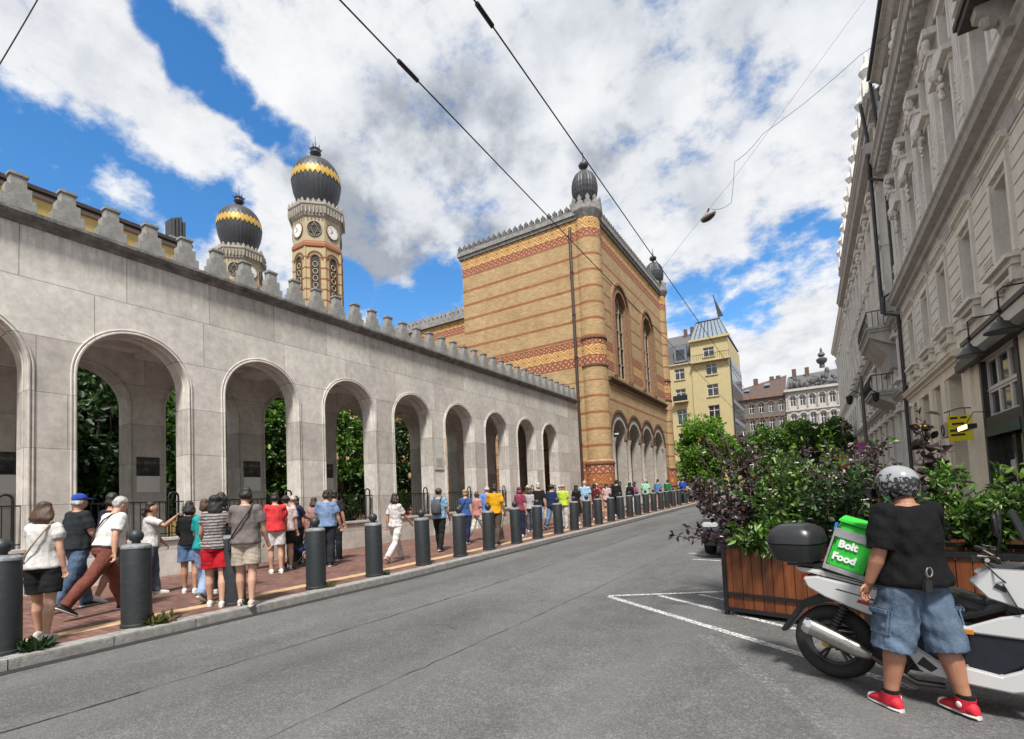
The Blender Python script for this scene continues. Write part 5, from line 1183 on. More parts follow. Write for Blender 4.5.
    if st:
        Q = MB()
        if st == 'bald': Q.rings([(hd(0, -.014, -.045), .074*H, .088*H, HM @ X, HM @ Yv), (hd(0, -.018, .0), .081*H, .094*H, HM @ X, HM @ Yv), (hd(0, -.02, .05), .068*H, .082*H, HM @ X, HM @ Yv)])
        else: Q.ball(hd(0, -.018, .024), (.086 * H, .098 * H, .104 * H), 14, 10, HM)
        if st in ('short',): Q.ball(hd(0, -.045, -.02), (.072 * H, .062 * H, .065 * H), 12, 8, HM)
        if st in ('bob', 'long', 'wild'):
            w_ = {'bob': 1.05, 'long': 1.0, 'wild': 1.35}[st]; ln = {'bob': -.14, 'long': -.36, 'wild': -.17}[st]
            dn = lambda x, y, z: hc + (HM @ Vector((x, y, min(z, .02))) + Vector((0, 0, 0))) * H
            Q.rings([(hd(0, -.03, .06), .08*H*w_, .075*H, HM @ X, HM @ Yv), (hd(0, -.045, -.04), .096*H*w_, .075*H, HM @ X, HM @ Yv), (hd(0, -.06, ln * .6), .10*H*w_, .062*H, HM @ X, HM @ Yv), (hd(.01, -.07 if st != 'bob' else -.055, ln), .07*H*w_, .03*H, HM @ X, HM @ Yv), (hd(.02, -.06, ln - .035), .03*H*w_, .014*H, HM @ X, HM @ Yv)])
        if st == 'bun': Q.ball(hd(0, -.10, .05), .045 * H, 10, 8)
        if st == 'tail': Q.tube([hd(0, -.09, .05), hd(0, -.14, 0), hd(0, -.13, -.12), hd(0, -.11, -.22)], [.028*H, .034*H, .03*H, .012*H], 10)
        plain('hair', evalmesh(Q, .010, 2, .013, 5, 'hair'), hairm(hc_), th)
    for s in (-1, 1): ey = MB(); ey.ball(hd(s * .031, .083, .012), .0105 * H, 8, 6); link('eye', ey.mesh('eye'), mat('eye', (.03, .025, .02), .2), th, 60, 0, False)
    if belt: 
        q = MB(); torso(q, .975, 1.015, .028, .006); link('belt', q.mesh('belt'), mat('belt leather', belt, .5), th, 60, 0, False)
    if extra: extra(th, T, hd, HM, H, J, hands)
    return th
# accessories -------------------------------------------------------
def strap(c=(.03, .028, .027), s=1, bag=True):
    def f(th, T, hd, HM, H, J, hands):
        q = MB(); q.tube([T((s*.10, -.10, 1.455)), T((s*.06, -.165, 1.36)), T((-s*.04, -.185, 1.2)), T((-s*.15, -.14, 1.04)), T((-s*.205, -.02, .98))], .012 * H, 6)
        q.tube([T((s*.10, -.10, 1.455)), T((s*.10, .0, 1.50)), T((s*.08, .12, 1.40)), T((-s*.04, .17, 1.2)), T((-s*.17, .12, 1.02)), T((-s*.205, -.02, .98))], .012 * H, 6)
        link('bag_strap', q.mesh('bag_strap'), mat('strap %.2f' % c[0], c, .6), th, 60, 0, False)
        if bag:
            b_ = MB(); b_.obox(T((-s*.225, 0, .9)), (.06, .2, .2)); link('shoulder_bag', b_.mesh('shoulder_bag'), mat('strap %.2f' % c[0], c), th, 0, .02, False)
    return f
def cap(c, brim=True):
    def f(th, T, hd, HM, H, J, hands):
        q = MB(); q.ball(hd(0, -.004, .05), (.088 * H, .104 * H, .078 * H), 16, 8, HM)
        if brim: q.rings([(hd(0, .07, .048), .070*H, .008*H, HM @ Vector((1, 0, 0)), HM @ Vector((0, 0, 1))), (hd(0, .14, .040), .066*H, .007*H, HM @ Vector((1, 0, 0)), HM @ Vector((0, 0, 1))), (hd(0, .18, .032), .035*H, .006*H, HM @ Vector((1, 0, 0)), HM @ Vector((0, 0, 1)))])
        link('cap', q.mesh('cap'), cloth(c), th, 60, 0, False)
    return f
def backpack(c):
    def f(th, T, hd, HM, H, J, hands):
        q = MB(); q.rings([(T((0, -.20, 1.02)), .12*H, .055*H, Vector((1, 0, 0)), Vector((0, 1, 0))), (T((0, -.215, 1.08)), .15*H, .085*H, Vector((1, 0, 0)), Vector((0, 1, 0))), (T((0, -.215, 1.30)), .145*H, .08*H, Vector((1, 0, 0)), Vector((0, 1, 0))), (T((0, -.19, 1.42)), .10*H, .05*H, Vector((1, 0, 0)), Vector((0, 1, 0))), (T((0, -.17, 1.45)), .05*H, .02*H, Vector((1, 0, 0)), Vector((0, 1, 0)))])
        q.rings([(T((0, -.29, 1.06)), .09*H, .03*H, Vector((1, 0, 0)), Vector((0, 1, 0))), (T((0, -.30, 1.1)), .11*H, .04*H, Vector((1, 0, 0)), Vector((0, 1, 0))), (T((0, -.29, 1.24)), .10*H, .035*H, Vector((1, 0, 0)), Vector((0, 1, 0)))])
        for s in (-1, 1): q.tube([T((s*.10, -.15, 1.42)), T((s*.115, -.04, 1.50)), T((s*.12, .10, 1.42)), T((s*.12, .13, 1.25)), T((s*.13, -.08, 1.06))], .02 * H, 6)
        link('backpack', q.mesh('backpack'), cloth(c), th, 50, 0, False)
    return f
def both(*fs):
    def f(*a):
        for q in fs: q(*a)
    return f
WHITE_, NAVY_, BLACK_ = (.62, .61, .60), (.018, .024, .06), (.014, .014, .015)
def P(label, x, y, face, **k):
    k['h'] = k.get('h', 1.72) * 1.065; return person(label, (x, y, ground(y) + (.128 if x > -13 else .13)), face, **k)
walkR = (24, 8, -20, 22); walkL = (-20, 22, 24, 8)
P('woman with windblown brown hair, white puffed sleeves and black shorts walking behind the nearest bollard', -8.56, 2.34, 48, h=1.62, fem=True, hair=('wild', 'brown'), top=(WHITE_, 'puff', 'plain'), bot=(BLACK_, 'shorts', 'plain'), shoes=(.55, .56, .52), legs=(10, 4, -6, 6), arms=(50, 10, 85, -8, 10, 15), head=(-12, 6), extra=strap((.36, .30, .22)), vox=.011)
P('stout man in a royal blue cap, black printed shirt and blue jeans striding along', -10.75, 3.38, 10, h=1.80, girth=1.22, sk=SK_M, hair=('bald', 'grey'), top=((.02, .026, .03), 'short', 'plain'), bot=((.055, .085, .135), 'trousers', 'denim'), shoes=(.03, .03, .03), legs=(14, 5, -18, 12), arms=(-8, 8, 18, 12, 10, 30), extra=cap((.03, .08, .42)), vox=.012)
P('man in a dark navy shirt and pale shorts half hidden behind the white haired man', -11.1, 3.98, 15, h=1.82, girth=1.1, sk=SK_M, top=((.014, .017, .035), 'short', 'plain'), bot=((.22, .2, .17), 'long_shorts', 'plain'), shoes=(.7, .7, .68), legs=(16, 4, -14, 14))
P('white haired man in white shirt and rust trousers leaning into a long stride', -9.75, 3.42, 6, h=1.78, girth=1.15, hair=('short', 'grey'), top=((.68, .68, .68), 'short', 'tucked'), bot=((.16, .055, .04), 'trousers', 'plain'), shoes=(.02, .02, .02), legs=(22, 6, -36, 6), arms=(22, 10, 25, -10, 10, 18), lean=13, head=(0, 10), belt=(.03, .015, .01), extra=strap((.05, .045, .04), 1, False), vox=.011)
P('dark haired woman in a white top raising her open hand toward the railing', -10.85, 4.5, -25, h=1.62, fem=True, sk=SK_M, hair=('tail', 'dark'), top=(WHITE_, 'short', 'plain'), bot=((.09, .11, .15), 'trousers', 'denim'), legs=(8, 4, -8, 8), arms=(10, 8, 30, 62, 22, 72))
P('woman in black long sleeved top and blue denim shorts standing by the plinth', -10.35, 4.95, 55, h=1.60, fem=True, sk=SK_M, hair=('bob', 'black'), top=(BLACK_, 'long', 'plain'), bot=((.07, .12, .22), 'shorts', 'denim'), shoes=(.7, .7, .7), legs=(4, 2, -6, 4), arms=(18, 10, 55, 15, 10, 50))
P('person in a turquoise top and pale jeans between the two women in shorts', -9.15, 4.63, 40, h=1.62, fem=True, hair=('short', 'brown'), top=((.015, .30, .30), 'short', 'plain'), bot=((.18, .24, .36), 'trousers', 'denim'), shoes=(.09, .08, .07), legs=(14, 4, -24, 12), arms=(16, 10, 40, 20, 10, 40))
P('woman with long black hair, striped top and bright red shorts at the kerb', -8.42, 4.42, 52, h=1.66, fem=True, girth=1.08, hair=('long', 'black'), top=((.34, .31, .30), 'cap', 'stripe'), bot=((.42, .012, .02), 'shorts', 'plain'), shoes=(.62, .6, .57), legs=(6, 2, -7, 5), arms=(14, 12, 40, 18, 14, 55), vox=.011)
P('black haired person in a black top facing the arcade behind the striped top', -9.7, 5.2, 60, h=1.74, hair=('bob', 'black'), top=(BLACK_, 'short', 'plain'), bot=((.03, .03, .035), 'trousers', 'plain'))
P('young man in taupe shirt and beige shorts with a black crossbody strap by the kerb', -7.97, 4.66, 46, h=1.76, girth=1.04, sk=SK_L, hair=('short', 'black'), top=((.17, .145, .14), 'short', 'plain'), bot=((.40, .335, .275), 'shorts', 'plain'), shoes=(.55, .42, .38), legs=(5, 2, -6, 5), arms=(28, 12, 60, 6, 12, 14), head=(35, -4), extra=strap(), vox=.011)
P('man in a coral red shirt and pale grey shorts standing near the plinth', -11.05, 7.18, 62, h=1.76, sk=SK_L, hair=('short', 'black'), top=((.62, .045, .05), 'short', 'plain'), bot=((.50, .49, .49), 'shorts', 'plain'), shoes=(.75, .75, .73), legs=(4, 2, -5, 4), arms=(12, 10, 35, 14, 10, 35))
P('person in white top and black shorts close behind the coral red shirt', -11.4, 7.7, 55, h=1.70, hair=('short', 'dark'), top=((.6, .5, .48), 'short', 'plain'), bot=(BLACK_, 'shorts', 'plain'), shoes=(.6, .6, .6), legs=(2, 2, -8, 6))
P('grey haired man in a navy shirt holding the pushchair', -11.85, 8.2, 20, h=1.72, girth=1.1, hair=('bald', 'grey'), top=((.022, .032, .075), 'short', 'plain'), bot=((.04, .04, .045), 'trousers', 'plain'), shoes=(.03, .03, .03), arms=(35, 8, 40, 35, 8, 40))
P('woman with brown hair in a faded rose top between navy and pale blue shirts', -11.85, 8.85, 50, h=1.62, fem=True, hair=('bob', 'brown'), top=((.36, .2, .19), 'short', 'plain'), bot=((.05, .05, .06), 'trousers', 'plain'))
P('stout man in a pale denim blue shirt and dark trousers seen from behind', -10.75, 8.4, 38, h=1.78, girth=1.2, sk=SK_L, hair=('short', 'dark'), top=((.17, .25, .40), 'short', 'plain'), bot=((.018, .02, .03), 'trousers', 'plain'), shoes=(.02, .02, .02), legs=(6, 2, -8, 6), arms=(10, 12, 30, 5, 12, 12))
P('man in a black shirt and black trousers right of the pale denim shirt', -11.5, 9.25, 25, h=1.80, sk=SK_M, hair=('short', 'black'), top=((.02, .02, .03), 'short', 'plain'), bot=((.02, .022, .03), 'trousers', 'plain'), shoes=(.02, .02, .02), arms=(8, 10, 20, -6, 10, 15))
P('woman in a printed white blouse and white trousers walking along the plinth', -9.45, 9.5, 2, h=1.66, fem=True, girth=1.08, sk=SK_M, hair=('bob', 'dark'), top=((.62, .58, .57), 'short', 'print'), bot=((.62, .61, .60), 'trousers', 'plain'), shoes=(.42, .25, .22), legs=walkR, arms=(-15, 10, 20, 30, 10, 15))
P('man in a grey cap with a grey backpack, light blue shirt and black trousers', -9.65, 11.5, 18, h=1.74, sk=SK_M, hair=('short', 'dark'), top=((.20, .36, .52), 'short', 'plain'), bot=(BLACK_, 'trousers', 'plain'), shoes=(.015, .015, .015), legs=(14, 4, -12, 10), arms=(15, 10, 40, 5, 10, 25), extra=both(cap((.09, .10, .11)), backpack((.085, .085, .10))))
P('blonde woman in a cobalt blue sleeveless top and black trousers', -9.95, 13.2, 8, h=1.66, fem=True, girth=1.1, hair=('short', 'blonde'), top=((.04, .10, .30), 'cap', 'plain'), bot=(NAVY_, 'trousers', 'plain'), legs=(10, 3, -10, 8), extra=strap((.03, .03, .05), 1, True))
P('woman in a rose pink shirt and white trousers beside the cobalt blue top', -10.2, 14.2, -10, h=1.62, fem=True, hair=('short', 'brown'), top=((.50, .22, .21), 'short', 'plain'), bot=((.6, .58, .56), 'trousers', 'plain'), legs=walkL)
P('grey haired man in a sky blue shirt and light jeans, hands behind his back', -9.9, 14.4, 12, h=1.76, girth=1.08, hair=('bald', 'grey'), top=((.11, .22, .52), 'short', 'plain'), bot=((.13, .22, .36), 'trousers', 'denim'), shoes=(.5, .45, .4), arms=(-28, 12, 50, -28, 12, 50), legs=(8, 3, -8, 6))
P('brown haired woman in a cream top left of the yellow shirt', -9.55, 14.6, 0, h=1.62, fem=True, hair=('bob', 'brown'), top=((.55, .50, .45), 'short', 'plain'), bot=((.3, .27, .24), 'trousers', 'plain'), legs=walkR)
P('man in a golden yellow polo shirt and brown trousers walking by the kerb', -8.72, 13.1, 14, h=1.78, girth=1.08, sk=SK_D, hair=('short', 'black'), top=((.62, .31, .012), 'short', 'plain'), bot=((.085, .062, .05), 'trousers', 'plain'), shoes=(.035, .028, .025), legs=(12, 3, -10, 10), arms=(8, 12, 20, -4, 12, 25))
P('person with purple red hair almost hidden behind the yellow shirt', -9.3, 15.6, 0, h=1.66, fem=True, hair=('bob', 'red'), top=((.26, .05, .09), 'short', 'plain'), bot=(NAVY_, 'trousers', 'plain'))
P('grey haired man in a royal navy top and dark shorts by the railing', -10.9, 19.0, 5, h=1.78, girth=1.1, hair=('bald', 'grey'), top=((.02, .055, .17), 'short', 'plain'), bot=((.05, .045, .04), 'long_shorts', 'plain'), shoes=(.03, .03, .03), legs=(14, 4, -14, 12))
P('brown haired woman in a pale grey top left of the black shirt', -9.9, 17.4, 0, h=1.62, fem=True, hair=('bob', 'brown'), top=((.42, .41, .42), 'short', 'plain'), bot=((.1, .1, .12), 'trousers', 'plain'))
P('man in a black shirt and pale washed jeans at the middle of the queue', -9.55, 17.5, 0, h=1.80, girth=1.15, hair=('short', 'grey'), top=(BLACK_, 'short', 'plain'), bot=((.22, .28, .40), 'trousers', 'denim'), shoes=(.4, .38, .36), legs=(12, 3, -12, 10))
P('man in a midnight navy shirt and blue jeans right of the black shirt', -9.5, 18.5, 0, h=1.76, hair=('short', 'dark'), top=((.018, .03, .085), 'short', 'plain'), bot=((.1, .16, .28), 'trousers', 'denim'), legs=walkL)
P('woman in a cream jacket between the navy shirt and the lime shirt', -9.9, 20.2, 0, h=1.68, fem=True, hair=('short', 'grey'), top=((.5, .48, .44), 'long', 'plain'), bot=((.5, .48, .45), 'trousers', 'plain'))
P('person in a lime yellow shirt and white trousers with a pink cap', -9.15, 18.9, 2, h=1.68, girth=1.12, sk=SK_L, hair=('short', 'blonde'), top=((.45, .60, .06), 'short', 'plain'), bot=((.55, .54, .52), 'trousers', 'plain'), extra=cap((.55, .26, .24), False))
P('woman in a long black dress right of the lime shirt', -9.5, 21.0, 0, h=1.66, fem=True, sk=SK_M, hair=('bob', 'dark'), top=(BLACK_, 'short', 'plain'), bot=(BLACK_, 'dress', 'plain'))
P('white haired man in a pale sky blue polo shirt near the brick turret', -9.25, 21.4, 0, h=1.84, girth=1.22, hair=('bald', 'grey'), top=((.28, .46, .62), 'short', 'plain'), bot=((.4, .38, .35), 'trousers', 'plain'), legs=(8, 3, -8, 6))
P('dark haired woman in a maroon top below the brick turret', -9.7, 23.7, 0, h=1.70, fem=True, sk=SK_M, hair=('bob', 'black'), top=((.1, .02, .025), 'short', 'plain'), bot=((.06, .06, .07), 'trousers', 'plain'))
P('woman in a pale pink shirt and pink shorts below the brick turret', -9.35, 24.4, 0, h=1.70, fem=True, hair=('tail', 'brown'), top=((.58, .42, .42), 'short', 'plain'), bot=((.42, .25, .24), 'shorts', 'plain'))
P('tall man all in black before the first brick portal arch', -9.6, 26.6, 0, h=1.84, hair=('short', 'black'), top=(BLACK_, 'long', 'plain'), bot=(BLACK_, 'trousers', 'plain'))
P('woman in a black jacket and white trousers before the second portal arch', -9.5, 28.6, 5, h=1.70, fem=True, hair=('long', 'black'), top=(BLACK_, 'long', 'plain'), bot=((.65, .64, .62), 'trousers', 'plain'))
P('stout man in a mint green shirt before the third portal arch', -9.9, 33.0, 0, h=1.84, girth=1.3, hair=('short', 'grey'), top=((.30, .55, .40), 'short', 'plain'), bot=((.2, .2, .2), 'trousers', 'plain'), vox=.018)
P('man in a steel blue shirt before the fourth portal arch', -9.75, 35.5, 0, h=1.84, girth=1.15, hair=('short', 'brown'), top=((.10, .20, .38), 'short', 'plain'), bot=((.45, .28, .26), 'trousers', 'plain'), vox=.018)
P('man in a dark green shirt right of the steel blue shirt', -9.8, 38.3, 0, h=1.78, girth=1.15, hair=('short', 'dark'), top=((.015, .16, .06), 'short', 'plain'), bot=((.05, .05, .06), 'trousers', 'plain'), vox=.018)
P('person in a vivid royal blue shirt at the far end of the queue', -9.3, 41.0, 0, h=1.84, girth=1.3, hair=('short', 'dark'), top=((.02, .07, .36), 'short', 'plain'), bot=((.05, .05, .06), 'trousers', 'plain'), vox=.018)
P('person in a pale blue shirt standing beside the royal blue shirt', -9.8, 43.5, 0, h=1.76, hair=('short', 'dark'), top=((.2, .3, .45), 'short', 'plain'), bot=((.05, .05, .06), 'trousers', 'plain'), vox=.018)

for (x, y, f, hh, fem, hr, tc, bc, lab) in ((-10.9, 16.3, 5, 1.74, False, ('short', 'brown'), (.30, .34, .40), (.05, .05, .06), 'man in a blue grey shirt close to the railing, left of the navy top'),
    (-10.3, 17.9, 0, 1.66, True, ('long', 'brown'), (.55, .35, .12), (.1, .1, .12), 'long haired woman in an ochre top behind the black shirt'), (-10.5, 20.6, 0, 1.76, False, ('short', 'black'), (.12, .12, .13), (.2, .18, .15), 'man in a charcoal shirt and khaki trousers by the arcade wall'),
    (-10.2, 22.4, 0, 1.64, True, ('bob', 'blonde'), (.52, .50, .48), (.35, .3, .28), 'blonde woman in an off white top before the pier nearest the brick corner'), (-10.3, 25.4, 0, 1.78, False, ('bald', 'grey'), (.40, .06, .05), (.06, .06, .07), 'man in a brick red shirt at the foot of the brick turret'),
    (-10.2, 27.6, 0, 1.68, True, ('tail', 'dark'), (.08, .25, .28), (.5, .48, .45), 'woman in a petrol blue top before the first portal column'), (-10.2, 30.6, 0, 1.80, False, ('short', 'grey'), (.45, .44, .42), (.08, .09, .12), 'grey haired man in a light grey shirt before the second portal arch'),
    (-10.3, 31.8, 0, 1.66, True, ('long', 'dark'), (.35, .08, .2), (.06, .06, .07), 'woman in a magenta top before the portal columns'), (-10.3, 34.4, 0, 1.76, False, ('short', 'brown'), (.5, .42, .2), (.2, .2, .22), 'man in a sand yellow shirt among the far queue'),
    (-10.2, 37.0, 0, 1.70, True, ('bob', 'brown'), (.58, .56, .55), (.12, .16, .28), 'woman in a white top and jeans in the far queue'), (-10.1, 39.7, 0, 1.78, False, ('short', 'dark'), (.16, .04, .04), (.06, .06, .07), 'man in a dark red shirt in the far queue'),
    (-12.2, 7.2, 50, 1.72, False, ('short', 'black'), (.03, .03, .035), (.05, .05, .06), 'man in black pressed against the plinth behind the coral red shirt'), (-12.3, 8.6, 40, 1.70, True, ('bob', 'dark'), (.3, .12, .1), (.05, .05, .07), 'woman in a terracotta top by the railing behind the pushchair')):
    P(lab, x, y, f, h=hh, fem=fem, hair=hr, top=(tc, 'short', 'plain'), bot=(bc, 'trousers', 'plain'), legs=random.choice([walkR, walkL, (5, 2, -6, 5)]), vox=.017)

# pushchair in front of the grey haired man
pc = thing('pushchair', 'dark folded pushchair with a navy seat standing beside the plinth', 'pushchair', (-11.3, 8.0, ground(8.5) + .13))
z0 = ground(8.5) + .13
q = MB()
for s in (-.2, .2): q.tube([(-11.3 + s, 7.7, z0 + .08), (-11.3 + s, 8.15, z0 + .5), (-11.3 + s, 8.45, z0 + .98)], .014, 6); q.tube([(-11.3 + s, 8.35, z0 + .08), (-11.3 + s, 7.9, z0 + .55)], .014, 6)
q.tube([(-11.5, 8.45, z0 + .98), (-11.1, 8.45, z0 + .98)], .018, 6); q.build('frame', IRON, pc)
q = MB(); q.obox((-11.3, 8.07, z0 + .45), (.36, .32, .06), Matrix.Rotation(.2, 3, 'X')); q.obox((-11.3, 8.3, z0 + .7), (.36, .06, .5), Matrix.Rotation(-.4, 3, 'X')); q.build('seat', cloth((.02, .03, .09)), pc, bevel=.02)
for (x, y) in ((-.22, -.3), (.22, -.3), (-.22, .36), (.22, .36)):
    q = MB(); c = Vector((-11.3 + x, 8.0 + y, z0 + .085)); q.tube([c + Vector((0, .07 * math.cos(a), .07 * math.sin(a))) for a in [k * math.pi / 8 for k in range(17)]], .016, 6); q.tube([c - Vector((.015, 0, 0)), c + Vector((.015, 0, 0))], .05, 10); q.build('wheel', RUBBER, pc)
# ------------------------------------------------------------------ delivery rider
def text_mesh(s, size, M, extrude=.002, bold=.0, font_shear=0.0):
    cu = bpy.data.curves.new('t', 'FONT'); cu.body = s; cu.size = size; cu.extrude = extrude; cu.offset = bold; cu.align_x = 'CENTER'; cu.align_y = 'CENTER'; cu.resolution_u = 3; cu.shear = font_shear
    ob = bpy.data.objects.new('t', cu); COL.objects.link(ob); dg = bpy.context.evaluated_depsgraph_get(); dg.update()
    me = bpy.data.meshes.new_from_object(ob.evaluated_get(dg)); bpy.data.objects.remove(ob); bpy.data.curves.remove(cu); me.transform(M); me.materials.clear(); return me
def frame(o, x, y):   # matrix with text x along x, text up along y
    x = Vector(x).normalized(); z = x.cross(Vector(y)).normalized(); y = z.cross(x); m = Matrix((x, y, z)).transposed().to_4x4(); m.translation = o; return m
def rider_extra(th, T, hd, HM, H, J, hands):
    X = Vector((1, 0, 0)); Y = Vector((0, 1, 0))
    q = MB(); q.ball(hd(0, -.008, .012), (.127 * H, .150 * H, .142 * H), 32, 20, HM)
    # cut the face opening and the neck edge
    b = bmesh.new(); me = q.mesh('helmet'); b.from_mesh(me); inv = HM.inverted(); kill = []
    for f in b.faces:
        p = inv @ (f.calc_center_median() - hd(0, -.008, .012)) / H
        if (p.y > .085 and -.105 < p.z < .045) or p.z < -.122: kill.append(f)
    bmesh.ops.delete(b, geom=kill, context='FACES'); bmesh.ops.solidify(b, geom=b.faces[:], thickness=.016); 
    for f in b.faces: f.smooth = True
    b.to_mesh(me); b.free()
    def f_h(t, bs):
        o = t.obj(); n = t.noise(o, 14, 3, .6); z = t.n('ShaderNodeSeparateXYZ', {0: o}).outputs[2]
        lim = t.m('ADD', hd(0, 0, .075).z, t.m('MULTIPLY', t.m('SUBTRACT', n, .5), .22))
        c = t.mix(t.m('GREATER_THAN', z, lim), (.012, .013, .015), (.27, .285, .30)); n2 = t.noise(o, 38, 3, .6)
        c = t.mix(t.m('MULTIPLY', t.m('GREATER_THAN', n2, .54), t.m('LESS_THAN', z, lim)), c, (.20, .21, .22)); setc(t, bs, c, None, rough=.16); bs.inputs['Coat Weight'].default_value = .5
    hm_ = link('helmet', me, custom('helmet shell', f_h), th, 0, 0, False)
    for p in hm_.data.polygons: p.use_smooth = True
    v = MB(); v.rings([(hd(0, .150, .055), .115*H, .012*H, HM @ X, HM @ Vector((0, .5, .87))), (hd(0, .172, .02), .118*H, .012*H, HM @ X, HM @ Vector((0, .9, .3))), (hd(0, .165, -.03), .11*H, .010*H, HM @ X, HM @ Y)]); link('visor', v.mesh('visor'), mat('smoke visor', (.02, .02, .022), .08), hm_, 60, 0, False)
    pos = hd(.075, -.128, .072); nn = (HM @ Vector((.38, -.84, .39))).normalized(); xx = Vector((0, 0, 1)).cross(nn).normalized()
    me = text_mesh('GM', .05 * H, frame(pos + nn * .012, xx, nn.cross(xx)), .001, .0012); link('helmet_lettering', me, mat('silver print', (.6, .6, .6), .4), hm_, 0, 0, False)
    # pockets, keys
    cb = cloth((.07, .10, .145), 'denim')
    for s in (-1, 1):
        hip, kn = J[s][0] * H, J[s][1] * H; M = (kn - hip).normalized(); up = -M; side = Vector((s, 0, 0)); c = lerp(hip, kn, .62) + side * .135 * H
        pk = MB(); pm = Matrix((Vector((0, 1, 0)), side, up)).transposed(); pk.obox(c - side * .018, (.17 * H, .04 * H, .20 * H), pm); pk.obox(c + up * .085 * H + side * .012, (.18 * H, .035 * H, .055 * H), pm)
        link('cargo_pocket', pk.mesh('cargo_pocket'), cb, th, 0, .014, False)

    k = MB(); k.obox(T((-.12, -.245, .93)), (.055, .03, .08)); k.tube([T((-.11, -.225, 1.02)), T((-.115, -.25, .99)), T((-.12, -.25, .96))], .008, 6); link('key_fob', k.mesh('key_fob'), BLACK, th, 0, .008, False)
    k = MB(); c = T((-.085, -.235, 1.025)); k.tube([c + Vector((.022 * math.cos(a), 0, .032 * math.sin(a))) for a in [i * math.pi / 6 for i in range(13)]], .004, 5); link('key_ring', k.mesh('key_ring'), CHROME, th, 60, 0, False)
    for s in (-1, 1):
        an = J[s][2] * H; k = MB(); k.tube([an + Vector((0, 0, .02)), an + Vector((0, -.004, .055))], [.050 * H * 1.15, .049 * H * 1.15], 14); link('sock', k.mesh('sock'), cloth(BLACK_), th, 60, 0, False)
        k = MB(); k.tube([an + Vector((0, .01, -.05)), an + Vector((0, .004, -.01)), an + Vector((0, -.002, .03))], [.058 * H, .060 * H, .059 * H], 14); link('ankle_cuff', k.mesh('ankle_cuff'), mat('shoe 0.50 0.01 0.03', (.5, .012, .03)), th, 60, 0, False)
        k = MB(); k.ball(an + Vector((s * .0, 0, 0)) + Vector((-.060 if s > 0 else .060, -.005, -.012)), (.006, .021, .021), 10, 8); link('ankle_patch', k.mesh('ankle_patch'), PUREWHITE, th, 60, 0, False)
        k = MB(); k.ball(an + Vector((0, .165, -.058)) * H, (.042 * H, .042 * H, .026 * H), 12, 8); link('toe_cap', k.mesh('toe_cap'), PUREWHITE, th, 60, 0, False)
rider = person('stout delivery rider in helmet, black shirt, denim shorts and red shoes beside the scooter', (.53, 4.68, .005), 36, h=1.73, girth=1.42, sk=(.36, .17, .105), hair=(None, None),
    top=((.006, .006, .007), 'half', 'plain'), bot=((.07, .10, .145), 'long_shorts', 'denim'), shoes=(.50, .012, .03), legs=(6, 3, -8, 4), arms=(-4, 12, 24, 30, 16, 62), head=(14, 24), spread=6, vox=.008, lean=0, extra=rider_extra)

# ------------------------------------------------------------------ scooter (local x forward, y to its left, right side faces the camera)
SC = thing('motor_scooter', 'white maxi scooter with steel silencer and black top case parked by the planter', 'scooter', (.02, 5.14, 0), math.atan2(-.25, .97)); sw_ = lambda ob: ob
def sb(mb, name, m, parent=None, smooth=0, bevel=0): return mb.build(name, m, parent or SC, smooth, bevel, world=False)
def side_panel(pts, y0, y1, name, m, parent=None, bevel=.012):
    mb = MB(); mb.prism(pts, lambda u, v, w_: (u, w_, v), y0, y1); return sb(mb, name, m, parent, 0, bevel)
def wheel(x):
    t = MB(); pts = [(x + .245 * math.cos(a), 0, .31 + .245 * math.sin(a)) for a in [k * 2 * math.pi / 36 for k in range(37)]]; t.tube(pts, .062, 12, False)
    w_ = sb(t, 'wheel', RUBBER, None, 60)
    r_ = MB(); pts = [(x + .195 * math.cos(a), 0, .31 + .195 * math.sin(a)) for a in [k * 2 * math.pi / 30 for k in range(31)]]; r_.tube(pts, .022, 8, False); r_.tube([(x, -.07, .31), (x, .07, .31)], .045, 14)
    for k in range(5):
        a = k * 2 * math.pi / 5 + .3
        for da in (-.12, .12): r_.tube([(x + .04 * math.cos(a), 0, .31 + .04 * math.sin(a)), (x + .19 * math.cos(a + da), 0, .31 + .19 * math.sin(a + da))], .012, 6)
    sb(r_, 'rim', mat('grey alloy', (.06, .06, .065), .4, .6), w_, 60); return w_
wheel(0); wheel(1.46)
cal = MB(); cal.box(-.08, -.02, -.09, -.04, .27, .36); sb(cal, 'caliper', GOLD, bevel=.01)
# swing arm, engine, shock
q = MB(); q.obox((.2, .07, .31), (.5, .10, .16), Matrix.Rotation(-.05, 3, 'Y')); q.obox((.45, .02, .33), (.35, .26, .26)); sb(q, 'engine', mat('dark casing', (.03, .03, .032), .5, .3), bevel=.03)
q = MB()
for k in range(9): q.lathe([(.028, 0), (.04, .012), (.028, .024)], (0, 0, 0), 10)
q = MB(); q.tube([(.0, -.12, .36), (.12, -.13, .66)], .018, 8)
for k in range(9): t_ = k / 8; q.tube([(.01 + .1 * t_, -.122, .40 + .22 * t_), (.016 + .1 * t_, -.122, .415 + .22 * t_)], .036, 10)
sb(q, 'shock_absorber', mat('dark casing', (.03, .03, .032)))
